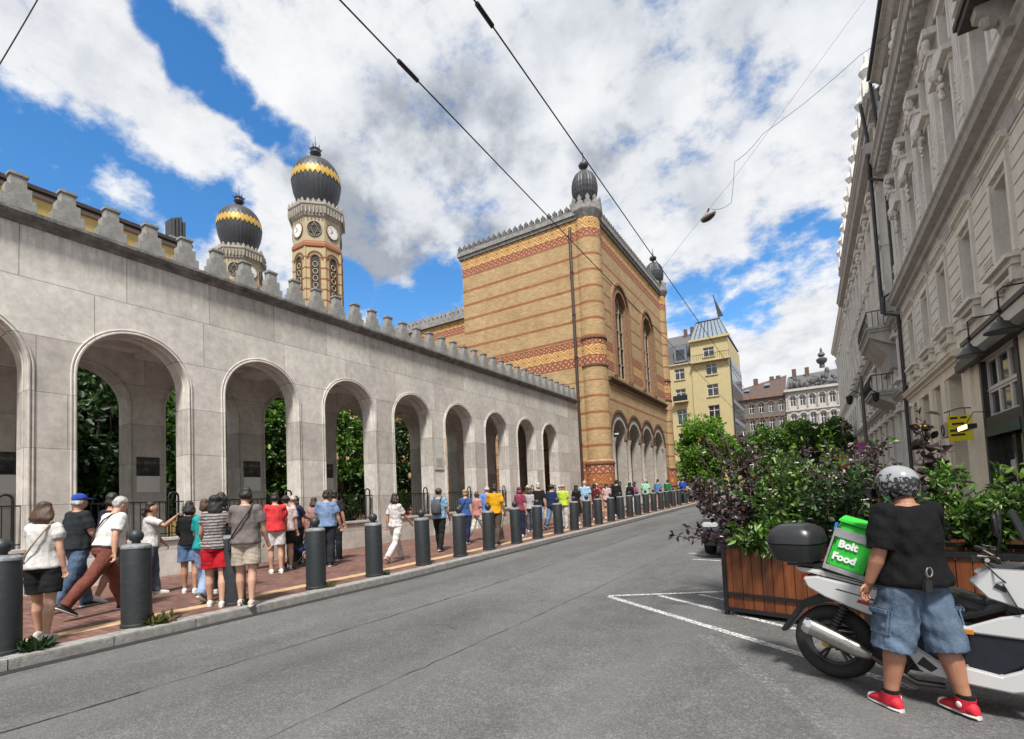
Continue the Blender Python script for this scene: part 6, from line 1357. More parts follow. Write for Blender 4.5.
# silencer
q = MB(); d = Vector((.41, 0, -.16)).normalized(); p0_ = Vector((-.17, -.20, .475)); n1_ = Vector((.36, 0, .93)).normalized()
q.rings([(p0_ + d * a, ry, rz, Vector((0, 1, 0)), n1_) for a, ry, rz in ((0, .04, .045), (.012, .055, .062), (.06, .060, .070), (.40, .060, .066), (.46, .05, .055), (.50, .032, .035))])
mu = sb(q, 'silencer', STEEL, None, 35)
q = MB(); q.tube([p0_ + d * .49, p0_ + d * .6 + Vector((0, .02, -.03)), p0_ + d * .78 + Vector((0, .06, -.06)), p0_ + d * .95 + Vector((0, .1, .0))], .022, 8); sb(q, 'exhaust_pipe', mat('burnt steel', (.12, .11, .1), .4, .8), mu, 60)
q = MB(); q.rings([(p0_ - d * .004, .05, .056, Vector((0, 1, 0)), n1_), (p0_ + d * .03, .064, .073, Vector((0, 1, 0)), n1_), (p0_ + d * .06, .063, .072, Vector((0, 1, 0)), n1_)]); sb(q, 'end_cap', CHROME, mu, 35)
# tail: white upper panel that narrows to the rear, black lower edge
tail_r = [(-.16, .87), (-.13, .79), (.0, .715), (.27, .62), (.55, .55), (.62, .62), (.66, .72), (.45, .79), (.2, .835), (-.05, .885)]
for y0, y1 in ((-.19, -.145), (.145, .19)): side_panel(tail_r, y0, y1, 'tail_panel', WHITEGLOSS)
side_panel([(-.24, .945), (-.2, .91), (.26, .80), (.62, .72), (.62, .76), (.28, .85), (-.05, .93)], -.13, .13, 'tail_top', WHITEGLOSS, None, .015)
side_panel([(-.14, .90), (-.13, .80), (.0, .70), (.3, .60), (.6, .50), (.68, .70), (.5, .80), (.0, .90)], -.14, .14, 'tail_core', BLACK, None, .02)
q = MB(); q.obox((-.15, -.10, .855), (.06, .09, .07)); q.obox((-.15, .10, .855), (.06, .09, .07)); sb(q, 'tail_lamp', mat('red lens', (.25, .01, .012), .15), bevel=.015)
side_panel([(-.10, .70), (-.22, .64), (-.41, .36), (-.37, .345), (-.20, .58), (-.04, .65), (.15, .67), (.15, .71)], -.075, .075, 'mudguard', BLACK, None, .01)
# seat
side_panel([(-.02, .925), (.3, .86), (.55, .82), (.62, .76), (.95, .70), (1.0, .77), (.72, .86), (.5, .95), (.2, .965), (0, .965)], -.15, .15, 'seat', mat('seat vinyl', (.02, .02, .021), .6, ns=40, na=.2, bump=.1), None, .03)
# lower body: white skirt and dark inset
for s in (-1, 1):
    a, b_ = (-.235, -.19) if s < 0 else (.19, .235)
    side_panel([(.49, .43), (.60, .245), (.85, .21), (1.08, .20), (1.28, .26), (1.30, .42), (1.2, .45), (1.13, .36), (1.03, .305), (.83, .335), (.70, .345), (.56, .44), (.50, .50)], a, b_, 'floor_skirt', WHITEGLOSS)
    c, d_ = (-.205, -.16) if s < 0 else (.16, .205)
    side_panel([(.50, .50), (.56, .44), (.70, .345), (.83, .335), (1.03, .30), (1.22, .44), (1.24, .56), (.9, .565), (.62, .56)], c, d_, 'dark_inset', NAVYPANEL)
    side_panel([(.60, .565), (.90, .57), (1.25, .565), (1.34, .66), (1.25, .76), (1.05, .70), (.88, .615), (.68, .62)], a + .012, b_ - .0, 'tunnel_panel', WHITEGLOSS)
    side_panel([(.58, .30), (.66, .255), (.70, .29), (.62, .36)], a - .003, b_ + .003, 'skirt_vent', BLACK, None, .002)
    side_panel([(.90, .945), (1.02, 1.03), (1.25, 1.03), (1.42, .90), (1.50, .70), (1.36, .56), (1.26, .66), (1.18, .76), (1.0, .82)], a + .02, b_ - .005, 'front_cowl', WHITEGLOSS, None, .02)
    side_panel([(1.03, .905), (1.09, .87), (1.10, .90), (1.05, .93)], a + .012, b_ + .002, 'cowl_vent', BLACK, None, .002)
    q = MB(); q.obox((1.30, s * .16, .60), (.35, .03, .02)); sb(q, 'trim_strip', BLACK)
side_panel([(.62, .30), (.9, .24), (1.2, .25), (1.33, .5), (1.4, .9), (1.2, 1.02), (1.0, .93), (1.1, .72), (.9, .62), (.66, .62)], -.17, .17, 'body_core', BLACK, None, .02)
side_panel([(.68, .62), (.85, .63), (1.1, .74), (1.28, .85), (1.24, .88), (1.02, .80), (.82, .70), (.68, .70)], -.12, .12, 'tunnel_top', mat('grey vinyl', (.06, .062, .068), .5), None, .03)
side_panel([(1.25, 1.02), (1.30, 1.04), (1.17, 1.42), (1.13, 1.42)], -.16, .16, 'windscreen', mat('tinted screen', (.03, .033, .036), .1), None, .01)
side_panel([(1.28, .56), (1.5, .58), (1.66, .50), (1.62, .48), (1.46, .53), (1.28, .50)], -.07, .07, 'front_mudguard', WHITEGLOSS, None, .01)
q = MB()
for s in (-1, 1): q.tube([(1.46, s * .10, .31), (1.30, s * .09, .72)], .022, 8)
sb(q, 'fork', mat('dark casing', (.03, .03, .032)), None, 60)
q = MB(); q.tube([(1.02, -.34, 1.10), (.98, -.2, 1.10), (1.06, -.1, 1.06), (1.08, 0, 1.05), (1.06, .1, 1.06), (.98, .2, 1.10), (1.02, .34, 1.10)][0:7], .014, 8)
hb = sb(q, 'handlebar', CHROME, None, 60)
for s in (-1, 1):
    q = MB(); q.tube([(1.0, s * .22, 1.10), (.93, s * .36, 1.11)], .02, 10); sb(q, 'grip', BLACK, hb, 60)
    q = MB(); q.tube([(1.03, s * .17, 1.11), (1.06, s * .26, 1.12), (.97, s * .35, 1.13)], .007, 6); sb(q, 'brake_lever', CHROME, hb, 60)
    q = MB(); q.tube([(1.06, s * .14, 1.10), (1.08, s * .2, 1.25), (1.07, s * .25, 1.33)], .007, 6); q.rings([((1.07, s*.27, 1.26), .03, .012, Vector((0, 1, 0)), Vector((1, 0, 0))), ((1.07, s*.28, 1.31), .06, .018, Vector((0, 1, 0)), Vector((1, 0, 0))), ((1.07, s*.29, 1.37), .06, .018, Vector((0, 1, 0)), Vector((1, 0, 0))), ((1.07, s*.29, 1.41), .03, .01, Vector((0, 1, 0)), Vector((1, 0, 0)))]); sb(q, 'mirror', BLACK, hb, 60)
# top case on its rack
q = MB(); q.rings([((-.25, 0, 1.0), .20, .19, Vector((1, 0, 0)), Vector((0, 1, 0))), ((-.25, 0, 1.04), .26, .25, Vector((1, 0, 0)), Vector((0, 1, 0))), ((-.25, 0, 1.15), .275, .265, Vector((1, 0, 0)), Vector((0, 1, 0))), ((-.25, 0, 1.17), .275, .265, Vector((1, 0, 0)), Vector((0, 1, 0)))])
tc = MB(); 
def sq(cx, z, rx, ry, e=.55):
    return [(cx + rx * math.copysign(abs(math.cos(a)) ** e, math.cos(a)), ry * math.copysign(abs(math.sin(a)) ** e, math.sin(a)), z) for a in [k * 2 * math.pi / 28 for k in range(28)]]
def stack(rows):
    mb = MB(); n = 28; mb.v = [p for r_ in rows for p in r_]
    for i in range(len(rows) - 1):
        for k in range(n): mb.f.append((i*n+k, i*n+(k+1) % n, (i+1)*n+(k+1) % n, (i+1)*n+k)); mb.mi.append(0)
    mb.f.append(tuple(range(n))[::-1]); mb.f.append(tuple((len(rows)-1)*n + k for k in range(n))); mb.mi += [0, 0]; return mb
bx = sb(stack([sq(-.23, .985, .15, .17), sq(-.23, 1.0, .175, .20), sq(-.24, 1.10, .205, .235), sq(-.24, 1.145, .21, .24)]), 'top_case', mat('top case shell', (.02, .021, .024), .32, ns=30, na=.15), None, 40)
sb(stack([sq(-.24, 1.152, .216, .246), sq(-.24, 1.20, .212, .242), sq(-.235, 1.26, .19, .225), sq(-.24, 1.30, .14, .18), sq(-.245, 1.315, .09, .13)]), 'case_lid', mat('top case shell', (.02, .021, .024)), bx, 40)
q = MB(); q.tube([(-.085, -.20, 1.16), (-.09, -.20, 1.22), (-.115, -.17, 1.27), (-.14, -.12, 1.295)], .007, 6); sb(q, 'lid_trim', mat('grey trim', (.2, .2, .21), .4), bx)
q = MB(); q.obox((-.12, 0, .965), (.36, .22, .025)); q.tube([(-.2, -.09, .96), (.1, -.09, .93)], .014, 6); q.tube([(-.2, .09, .96), (.1, .09, .93)], .014, 6); sb(q, 'rack', BLACK)
for pts in ([(.40, .80), (.405, .80), (.375, .60), (.37, .60)], [(1.08, .93), (1.085, .93), (1.16, .74), (1.155, .74)]):
    sb(MB().prism(pts, lambda u, v, w_: (u, w_, v), -.2365, -.189), 'panel_seam', BLACK)
q = MB(); q.tube([(.98, -.18, 1.09), (1.08, -.2, 1.0), (1.2, -.12, .9)], .006, 6); q.tube([(.98, -.17, 1.08), (1.06, -.24, .98), (1.16, -.16, .86)], .005, 6); sb(q, 'cable', BLACK, hb, 60)
q = MB(); q.tube([(.55, -.12, .28), (.42, -.16, .09), (.36, -.17, .05)], .014, 6); q.tube([(.55, .12, .28), (.42, .16, .09), (.36, .17, .05)], .014, 6); sb(q, 'centre_stand', IRON)
q = MB(); q.obox((.86, -.23, .58), (.10, .012, .03)); sb(q, 'side_reflector', mat('amber lens', (.5, .2, .02), .2))
q = MB()
for x, z in ((.52, .465), (.86, .345), (1.2, .42), (.30, .66), (.95, .59)): q.ball((x, -.236 if z < .5 else -.193, z), (.009, .004, .009), 8, 5)
sb(q, 'screw_heads', CHROME)
RED = mat('red decal', (.35, .02, .02), .4)
sb(MB().prism([(.22, .70), (.36, .665), (.375, .69), (.235, .725)], lambda u, v, w_: (u, w_, v), -.1925, -.1905), 'decal', RED)
me = text_mesh('PCX', .05, frame((.31, -.1932, .715), (.97, 0, -.24), (.24, 0, .97)), .0008, .001, .3); link('tail_lettering', me, mat('grey print', (.12, .12, .13), .4), SC, 0, 0, False)
sb(MB().prism([(.08, .79), (.42, .71), (.43, .716), (.09, .796)], lambda u, v, w_: (u, w_, v), -.1925, -.1905), 'pinstripe', BLACK)

# green courier bag on the seat
bag = thing('courier_bag', 'bright green square courier bag with white lettering standing on the scooter seat', 'bag', (.02, 5.14, 0), math.atan2(-.25, .97))
BM = Matrix.Rotation(.34, 3, 'Y') @ Matrix.Rotation(.12, 3, 'Z')
c0 = Vector((.20, -.02, 1.12)); q = MB(); q.obox(c0, (.28, .33, .37), BM); bo = sb(q, 'bag_body', GREENBAG, bag, 0, .02)
q = MB(); q.obox(c0 + BM @ Vector((0, 0, .208)), (.305, .345, .03), BM); sb(q, 'lid', GREENBAG, bag, 0, .012)
q = MB(); q.obox(c0 + BM @ Vector((0, -.172, .11)), (.302, .006, .07), BM); q.obox(c0 + BM @ Vector((-.152, 0, .11)), (.006, .342, .07), BM); q.obox(c0 + BM @ Vector((0, -.172, -.19)), (.302, .008, .04), BM); q.obox(c0 + BM @ Vector((-.1515, -.171, -.04)), (.014, .014, .34), BM); sb(q, 'reflective_band', GREYCLOTH, bag)
q = MB(); q.obox(c0 + BM @ Vector((-.16, -.12, .15)), (.02, .05, .05), BM); sb(q, 'blue_tag', mat('blue tag', (.02, .18, .45), .5), bag)
for s, z in (('Bolt', .025), ('Food', -.085)):
    me = text_mesh(s, .080, frame(c0 + BM @ Vector((-.035, -.1735, z)), BM @ Vector((1, 0, 0)), BM @ Vector((0, 0, 1))), .002, .004); link('bag_lettering', me, PUREWHITE, bag, 0, 0, False)

# ------------------------------------------------------------------ planters
pr = math.atan2(-.27, .96)
def planter(loc, L, D, H_, label):
    t = thing('planter', label, 'planter', loc, pr, 'wooden planters with black frames')
    q = MB(); n = int(L / .123)
    for k in range(n):
        a = L * k / n; q.box(a + .004, a + L / n - .004, .022 + random.uniform(0, .004), .05, .10, H_ - .05); q.box(a + .004, a + L / n - .004, D - .05, D - .022, .10, H_ - .05)
    for k in range(int(D / .123)):
        a = .05 + (D - .1) * k / int(D / .123); b_ = a + (D - .1) / int(D / .123); q.box(.022, .05, a + .003, b_ - .003, .10, H_ - .05); q.box(L - .05, L - .022, a + .003, b_ - .003, .10, H_ - .05)
    q.build('boards', WOOD, t, world=False)
    f = MB(); p = .05
    for x in (0, L - p):
        for y in (0, D - p): f.box(x, x + p, y, y + p, 0, H_)
    for z0_, z1_ in ((.055, .105), (.26, .30)):
        f.box(p, L - p, .001, .021, z0_, z1_); f.box(p, L - p, D - .021, D - .001, z0_, z1_); f.box(.001, .021, p, D - p, z0_, z1_); f.box(L - .021, L - .001, p, D - p, z0_, z1_)
    f.box(p, L - p, .001, .049, H_ - .05, H_); f.box(p, L - p, D - .049, D - .001, H_ - .05, H_); f.box(.001, .049, p, D - p, H_ - .05, H_); f.box(L - .049, L - .001, p, D - p, H_ - .05, H_)
    f.build('frame', IRON, t, world=False)
    MB().box(.051, L - .051, .051, D - .051, .5, H_ - .08).build('soil', SOIL, t, world=False)
    return t
PX = Vector((.9627, -.2708, 0)); PY = Vector((.2708, .9627, 0)); PO = Vector((-1.18, 7.12, 0))
planter(PO, 1.62, 1.0, .93, 'reddish wooden planter box nearest the road behind the top case')
planter(PO + PX * 1.72, 1.62, 1.0, .93, 'reddish wooden planter box behind the rider and the scooter front')
planter(PO + PX * .1 + PY * 1.9, 1.62, 1.0, .93, 'wooden planter box hidden behind the front one under purple shrubs')
planter(PO + PX * 2.0 + PY * 2.4, 1.62, 1.0, .93, 'wooden planter box at the rear near the cafe')
PPOS = lambda a, b_, z=.85: PO + PX * a + PY * b_ + Vector((0, 0, z))

# ------------------------------------------------------------------ leaves
def leaf_mesh(pts, dirs, size, width=.55, up=.35, droop=.2, jitter=.5, rs=None, fold=.12):
    """one small folded leaf per point; dirs is the outward direction"""
    rs = rs or RNG; n = len(pts); pts = np.asarray(pts, float); d = np.asarray(dirs, float) + rs.normal(0, jitter, (n, 3)); d[:, 2] -= droop; d /= np.linalg.norm(d, axis=1)[:, None] + 1e-9
    nn = np.tile([0., 0., 1.], (n, 1)) * up + rs.normal(0, .5, (n, 3)); s = np.cross(d, nn); s /= np.linalg.norm(s, axis=1)[:, None] + 1e-9; nn = np.cross(s, d)
    L = size * rs.uniform(.45, 1.35, n)[:, None]; w_ = L * width * .5
    v = np.stack([pts, pts + d * L * .35 + s * w_ + nn * L * fold, pts + d * L * .75 + s * w_ * .75 + nn * L * fold * .6, pts + d * L - nn * L * .12, pts + d * L * .75 - s * w_ * .75 + nn * L * fold * .6, pts + d * L * .35 - s * w_ + nn * L * fold], 1).reshape(-1, 3)
    b_ = np.arange(n) * 6; q = np.stack([b_, b_ + 1, b_ + 2, b_ + 3, b_, b_ + 3, b_ + 4, b_ + 5], 1).reshape(-1)
    me = bpy.data.meshes.new('leaves'); me.vertices.add(n * 6); me.vertices.foreach_set('co', v.ravel()); me.loops.add(n * 8); me.loops.foreach_set('vertex_index', q.astype(np.int32)); me.polygons.add(n * 2)
    me.polygons.foreach_set('loop_start', np.arange(0, n * 8, 4, dtype=np.int32)); me.update(calc_edges=True); me.validate(); return me
def put(name, me, m, parent):
    me.materials.append(m); ob = bpy.data.objects.new(name, me); COL.objects.link(ob); ob.parent = parent; return ob
LPURP = leafmat('purple leaves', (.016, .011, .014), (.045, .028, .034), (.16, .12, .125), .30, .15)
LGRN = leafmat('green leaves', (.020, .050, .010), (.055, .125, .022), (.17, .28, .06), .36, .35)
LDARK = leafmat('dark green leaves', (.010, .026, .010), (.022, .052, .016), (.05, .10, .03), .45, .3)
LLIME = leafmat('fresh green leaves', (.06, .13, .012), (.11, .23, .025), (.20, .36, .05), .5, .45)
LRED = leafmat('russet leaves', (.05, .018, .012), (.12, .035, .02), (.20, .08, .035), .45, .3)
FLW = mat('white blossom', (.62, .58, .55), .7, ns=40, na=.2); FLY = mat('yellow blossom', (.65, .42, .01), .6); FLR = mat('red blossom', (.5, .01, .015), .6); FLP = mat('pink blossom', (.45, .2, .3), .6)
def shrub(name, label, base, height, spread, m, nst=9, brl=1.0, dens=60, size=.075, lean=(0, 0), cat='shrub', group=None, width=.62, tips=None, blossoms=None, seed=0, rough=.06, lo=.12):
    rs = np.random.default_rng(seed + 100); t = thing(name, label, cat, tuple(base), 0, group); st = MB(); P_, D_ = [], []; ends = []
    for k in range(nst):
        az = 2 * math.pi * k / nst + rs.uniform(-.5, .5); sp = spread * rs.uniform(.25, 1.0); h_ = height * rs.uniform(.5, 1.12)
        tip = np.array([math.cos(az) * sp + lean[0], math.sin(az) * sp + lean[1], h_ * (1 - .25 * (sp / max(spread, .01)) ** 2)])
        pts = [np.array([math.cos(az) * .06, math.sin(az) * .06, 0]) + (tip - 0) * np.array([u ** 1.5, u ** 1.5, u ** .9]) + rs.normal(0, .012, 3) * (0 < u < 1) for u in np.linspace(0, 1, 8)]
        st.tube(pts, [.014 - .0014 * i for i in range(8)], 5)
        branches = [pts]
        for j in range(5):
            i = rs.integers(2, 7); b0 = pts[i]; dv = rs.normal(0, 1, 3); dv[2] = abs(dv[2]) * .8; dv /= np.linalg.norm(dv); bl = height * rs.uniform(.12, .26) * brl; bp = [b0 + dv * bl * u for u in (0, .35, .7, 1)]; st.tube(bp, [.007, .006, .004, .003], 4); branches.append(bp)
        for bp in branches:
            bp = np.array(bp); sl = np.linalg.norm(np.diff(bp, axis=0), axis=1).sum(); n = max(3, int(dens * .68 * sl))
            u = rs.uniform(lo if bp is not None and len(bp) == 8 else .1, 1.02, n) * (len(bp) - 1); i = np.minimum(u.astype(int), len(bp) - 2); f = (u - i)[:, None]
            p = bp[i] * (1 - f) + bp[i + 1] * f; o = rs.normal(0, 1, (n, 3)); o /= np.linalg.norm(o, axis=1)[:, None]; tg = bp[i + 1] - bp[i]; tg /= np.linalg.norm(tg, axis=1)[:, None] + 1e-9
            P_.append(p + o * rough * rs.uniform(0, 1, (n, 1))); D_.append(o * .9 + tg * .5); ends.append(bp[-1])
    st.build('stems', BARK, t, world=False); P_, D_ = np.concatenate(P_), np.concatenate(D_)
    put('leaves', leaf_mesh(P_, D_, size, width, rs=rs), m, t)
    if tips:
        tm, nt_, ts = tips; e = np.array(ends); e = e[rs.integers(0, len(e), nt_)] + rs.normal(0, .05, (nt_, 3)); put('young_leaves', leaf_mesh(e, rs.normal(0, 1, (nt_, 3)) + [0, 0, .8], ts, .5, rs=rs), tm, t)
    if blossoms:
        bm_, nb, bs = blossoms; q = MB()
        for k in range(nb):
            p = P_[rs.integers(0, len(P_))] * 1.04
            for j in range(5): a = j * 1.2566; q.ball((p[0] + bs * .7 * math.cos(a), p[1] + bs * .7 * math.sin(a), p[2] + .01), (bs * .55, bs * .55, bs * .3), 6, 4)
        q.build('blossoms', bm_, t, world=False)
    return t
SG = 'shrubs in the planters'
pu = dict(m=LPURP, size=.062, width=.66, group=SG)
shrub('purple_shrub', 'purple leaved shrub spilling over the planter corner toward the road', PPOS(.12, .35), 1.0, .75, nst=15, dens=95, lean=(-.28, .05), seed=1, blossoms=(FLR, 5, .03), **pu)
shrub('purple_shrub', 'thin purple sprig reaching out low over the road', PPOS(.06, .16, .88), .24, .30, nst=3, dens=70, lean=(-.55, -.12), seed=2, rough=.04, **{**pu, 'size': .075})
shrub('purple_shrub', 'tall purple shrub with russet tips at the road end of the planter row', PPOS(.35, 1.2), 1.6, .85, nst=12, dens=85, lean=(-.2, 0), seed=3, tips=(LRED, 120, .08), **pu)
shrub('green_shrub', 'light green leafy shrub with white blossoms above the top case', PPOS(.62, .45), 1.2, .55, LGRN, nst=12, dens=100, size=.065, group=SG, seed=4, blossoms=(FLW, 26, .022))
shrub('green_shrub', 'low bright green plant hanging over the front boards beside the top case', PPOS(.48, .10, .8), .42, .34, LGRN, nst=11, dens=90, size=.11, width=.36, group=SG, seed=5, lean=(0, -.1))
shrub('green_shrub', 'dark green shrub behind the green courier bag', PPOS(1.25, .5), 1.15, .62, LDARK, nst=13, dens=95, size=.068, group=SG, seed=6, tips=(LGRN, 160, .08), blossoms=(FLW, 10, .022))
shrub('purple_shrub', 'tall dark purple shrub in the middle of the planter row', PPOS(.85, 1.5), 1.62, .85, nst=13, dens=85, seed=7, tips=(LGRN, 90, .09), **pu)
shrub('purple_shrub', 'dark purple shrub just left of the rider helmet', PPOS(1.45, 1.1), 1.2, .65, nst=12, dens=85, seed=8, tips=(LGRN, 160, .09), **pu)
shrub('green_shrub', 'yellowish green shrub rising among the purple ones', PPOS(.75, .95), 1.55, .5, LLIME, nst=9, dens=60, size=.062, group=SG, seed=9, blossoms=(FLW, 18, .022))
shrub('green_shrub', 'green shrub with a pale flower head on its left side', PPOS(.1, .95), 1.35, .5, LDARK, nst=9, dens=85, size=.066, group=SG, seed=10, tips=(LGRN, 120, .09), blossoms=(mat('pale green bloom', (.4, .5, .2), .7), 4, .05))
shrub('purple_column', 'slender dark leaved column plant with yellow flowers above the rider shoulder', PPOS(2.12, 1.0), 1.6, .07, LPURP, nst=4, brl=.22, dens=60, size=.115, width=.62, cat='plant', seed=11, blossoms=(FLY, 14, .035))
shrub('purple_column', 'slender dark leaved column plant with a pink flower left of the helmet', PPOS(1.0, 2.6), 1.65, .16, LPURP, nst=5, brl=.3, dens=60, size=.10, width=.62, cat='plant', seed=12, blossoms=(FLP, 8, .04))
shrub('green_shrub', 'fresh green broad leaved shrub right of the rider shoulder', PPOS(2.55, .45), .95, .5, LGRN, nst=15, dens=150, size=.082, width=.42, group=SG, seed=13)
shrub('green_shrub', 'fresh green broad leaved shrub at the right edge of the picture', PPOS(3.1, .5), 1.0, .55, LGRN, nst=15, dens=150, size=.082, width=.42, group=SG, seed=14)
shrub('green_shrub', 'low dark green shrub behind the scooter handlebar', PPOS(2.05, .35), .55, .4, LDARK, nst=10, dens=80, size=.075, group=SG, seed=15)
shrub('purple_shrub', 'thin open purple stems standing tall at the road end of the planters', PPOS(-.1, 1.0), 1.6, .4, nst=7, dens=42, brl=.6, lean=(-.3, 0), seed=41, tips=(LRED, 60, .07), **pu)
shrub('purple_shrub', 'purple shrub in the hidden planter behind the front row', PPOS(.5, 2.3), 1.15, .8, nst=12, dens=80, seed=16, tips=(LRED, 100, .09), **pu)
shrub('green_shrub', 'green shrub in the rear planter toward the cafe', PPOS(2.9, 2.9), .7, .7, LGRN, nst=12, dens=55, size=.09, group=SG, seed=17)
def tuft(label, x, y, s, seed):
    rs = np.random.default_rng(seed); n = 90; a = rs.uniform(0, 6.28, n); r_ = rs.uniform(0, .12, n) * s; p = np.stack([np.cos(a) * r_, np.sin(a) * r_, np.zeros(n)], 1); d = np.stack([np.cos(a) * .6, np.sin(a) * .6, rs.uniform(.3, 1.2, n)], 1)
    t = put('weed_tuft', leaf_mesh(p, d, .13 * s, .22, rs=rs, jitter=.3), LDARK if seed % 2 else leafmat('dry weed leaves', (.06, .07, .02), (.12, .12, .04), (.22, .19, .08)), None); t.location = (x, y, ground(y) + .126); tag(t, label, 'weed')
tuft('leafy green weeds at the foot of the nearest bollard', kx(2) - .22, 2.12, 1.1, 1); tuft('dry yellowish weeds at the foot of the second bollard', kx(3) - .27, 3.42, 1.2, 2); tuft('small green weeds at the foot of the bollard beside the grey shirt', kx(4) - .24, 4.70, .8, 3); tuft('small dry weeds at the foot of the bollard right of the grey shirt', kx(6) - .25, 6.3, .6, 4); tuft('small weeds at the foot of the bollard by the printed blouse', kx(7) - .24, 7.75, .5, 5)

# ------------------------------------------------------------------ trees
def tree(name, label, loc, trunk_h, crown_c, crown_r, m, n=5000, size=.22, seed=0, clumps=60, trunk_r=.16, group=None, gap=.55):
    rs = np.random.default_rng(seed); t = thing(name, label, 'tree', loc, 0, group); q = MB(); cr = np.array(crown_r, float); cc = np.array(crown_c, float)
    q.tube([(0, 0, 0), (.05, 0, trunk_h * .5), (0, .05, trunk_h), tuple(cc * [1, 1, 1])], [trunk_r * 1.3, trunk_r, trunk_r * .85, trunk_r * .4], 8)
    cen = []
    for k in range(clumps):
        d = rs.normal(0, 1, 3); d /= np.linalg.norm(d); r_ = rs.uniform(.35, 1.0) ** .6; c = cc + d * cr * r_; cen.append((c, rs.uniform(.16, .34) * cr.min()))
        if k % 2 == 0:
            s0 = np.array([0, 0, trunk_h + rs.uniform(-.1, .5) * (cc[2] - trunk_h)]); md = (s0 + c) / 2 + rs.normal(0, .15, 3) * cr.min() * .4; q.tube([s0, md, c], [trunk_r * .4, trunk_r * .25, trunk_r * .08], 5)
    q.build('trunk', BARK, t, world=False, smooth=60)
    idx = rs.integers(0, clumps, n); C_ = np.array([c for c, _ in cen])[idx]; Rr = np.array([r_ for _, r_ in cen])[idx][:, None]; o = rs.normal(0, 1, (n, 3)); o /= np.linalg.norm(o, axis=1)[:, None]; rad = rs.uniform(.3, 1.0, (n, 1)) ** .5
    P_ = C_ + o * Rr * rad * [1, 1, .75]; put('crown', leaf_mesh(P_, o + [0, 0, .1], size, .6, rs=rs), m, t); return t
GT = 'garden trees behind the arcade'
tree('garden_tree', 'leafy dark garden tree filling the widest arch', (-22.0, 7.2, .2), 1.4, (0, 0, 4.0), (2.7, 2.7, 3.9), LDARK, 13000, .26, 1, 70, group=GT)
tree('garden_tree', 'brighter green garden tree behind the pier right of the widest arch', (-21.5, 10.6, .2), 1.8, (0, 0, 4.0), (1.7, 1.7, 3.2), LGRN, 4200, .22, 2, 50, group=GT)
tree('garden_tree', 'leafy garden tree seen in the second full arch', (-22.0, 14.0, .2), 1.5, (0, 0, 4.4), (1.9, 1.9, 3.4), LGRN, 9000, .24, 3, 80, group=GT)
tree('garden_tree', 'dense garden tree seen in the third full arch', (-22.5, 18.6, .2), 1.2, (0, 0, 3.8), (2.4, 2.4, 3.6), LGRN, 12000, .24, 4, 100, group=GT)
tree('garden_tree', 'dark garden tree seen in the fourth full arch', (-23.0, 22.8, .2), 1.2, (0, 0, 3.6), (2.0, 2.0, 3.4), LDARK, 11000, .24, 5, 90, group=GT)
tree('garden_tree', 'dark garden tree behind the cut-off arch at the left edge', (-22.0, 2.8, .2), 1.5, (0, 0, 4.2), (2.2, 2.2, 3.6), LDARK, 5000, .26, 6, 60, group=GT)
tree('garden_tree', 'big dark garden tree far behind the arches', (-28.5, 15.5, .2), 2.0, (0, 0, 5.2), (3.6, 4.2, 4.4), LDARK, 14000, .36, 7, 110, group=GT)
tree('garden_tree', 'dark garden tree deep in the courtyard behind the widest arch', (-27.5, 9.5, .2), 2.0, (0, 0, 5.0), (3.2, 3.6, 4.2), LDARK, 13000, .36, 8, 110, group=GT)
shrub('topiary_bush', 'round clipped bush behind the railing of the widest arch', (-19.4, 9.3, .36), 1.9, .5, LDARK, 12, 1.0, 70, .07, cat='bush', seed=31); shrub('topiary_bush', 'round clipped bush behind the railing of the second full arch', (-19.4, 13.4, .4), 1.9, .5, LDARK, 12, 1.0, 70, .07, cat='bush', seed=32)
shrub('flower_bush', 'yellowish flowering bush behind the railing of the fourth full arch', (-19.3, 19.8, .4), 2.4, .6, LLIME, 12, 1.0, 50, .09, cat='bush', seed=33); shrub('garden_bush', 'green bush behind the railing of the third full arch', (-19.4, 16.4, .4), 1.6, .7, LGRN, 12, 1.0, 60, .09, cat='bush', seed=34)
yw = MB(); yw.box(-24.6, -24.2, 8.0, 9.1, .2, 4.1); tag(yw.build('garden_wall', custom('garden wall render', f_facade((.42, .33, .10), .15, soot=.3))), 'short yellow wall behind the trees in the widest arch', 'wall')
yw = MB(); yw.box(-24.5, -24.2, 14.5, 17.6, .2, 3.3); tag(yw.build('garden_wall', custom('pale wall render', f_facade((.5, .46, .40), .15, soot=.3))), 'pale wall behind the tree in the second full arch', 'wall')
SG2 = 'street trees at the far end'
tree('street_tree', 'bright fresh green tree beside the far brick turret', (-10.6, 57, ground(57) + .1), 1.6, (0, 0, 4.7), (3.1, 3.3, 4.1), LLIME, 16000, .28, 11, 130, .2, SG2)
tree('street_tree', 'dark green street tree left of the middle beyond the shrubs', (-5.4, 70, ground(70)), 3.0, (0, 0, 5.6), (2.9, 3, 2.7), LGRN, 9000, .30, 12, 90, .2, SG2)
tree('street_tree', 'green street tree in the middle beyond the shrubs', (-1.6, 68, ground(68)), 3.0, (0, 0, 5.9), (2.6, 3, 2.6), LGRN, 10000, .30, 13, 90, .2, SG2)
tree('street_tree', 'green street tree near the right facade beyond the shrubs', (1.6, 66, ground(66)), 3.0, (0, 0, 5.2), (2.0, 3, 2.6), LGRN, 8000, .30, 14, 80, .2, SG2)
tree('street_tree', 'smaller dark street tree behind the bright green one', (-8.6, 74, ground(74)), 2.6, (0, 0, 4.6), (2.2, 2.6, 2.8), LDARK, 4500, .34, 15, 60, .2, SG2)

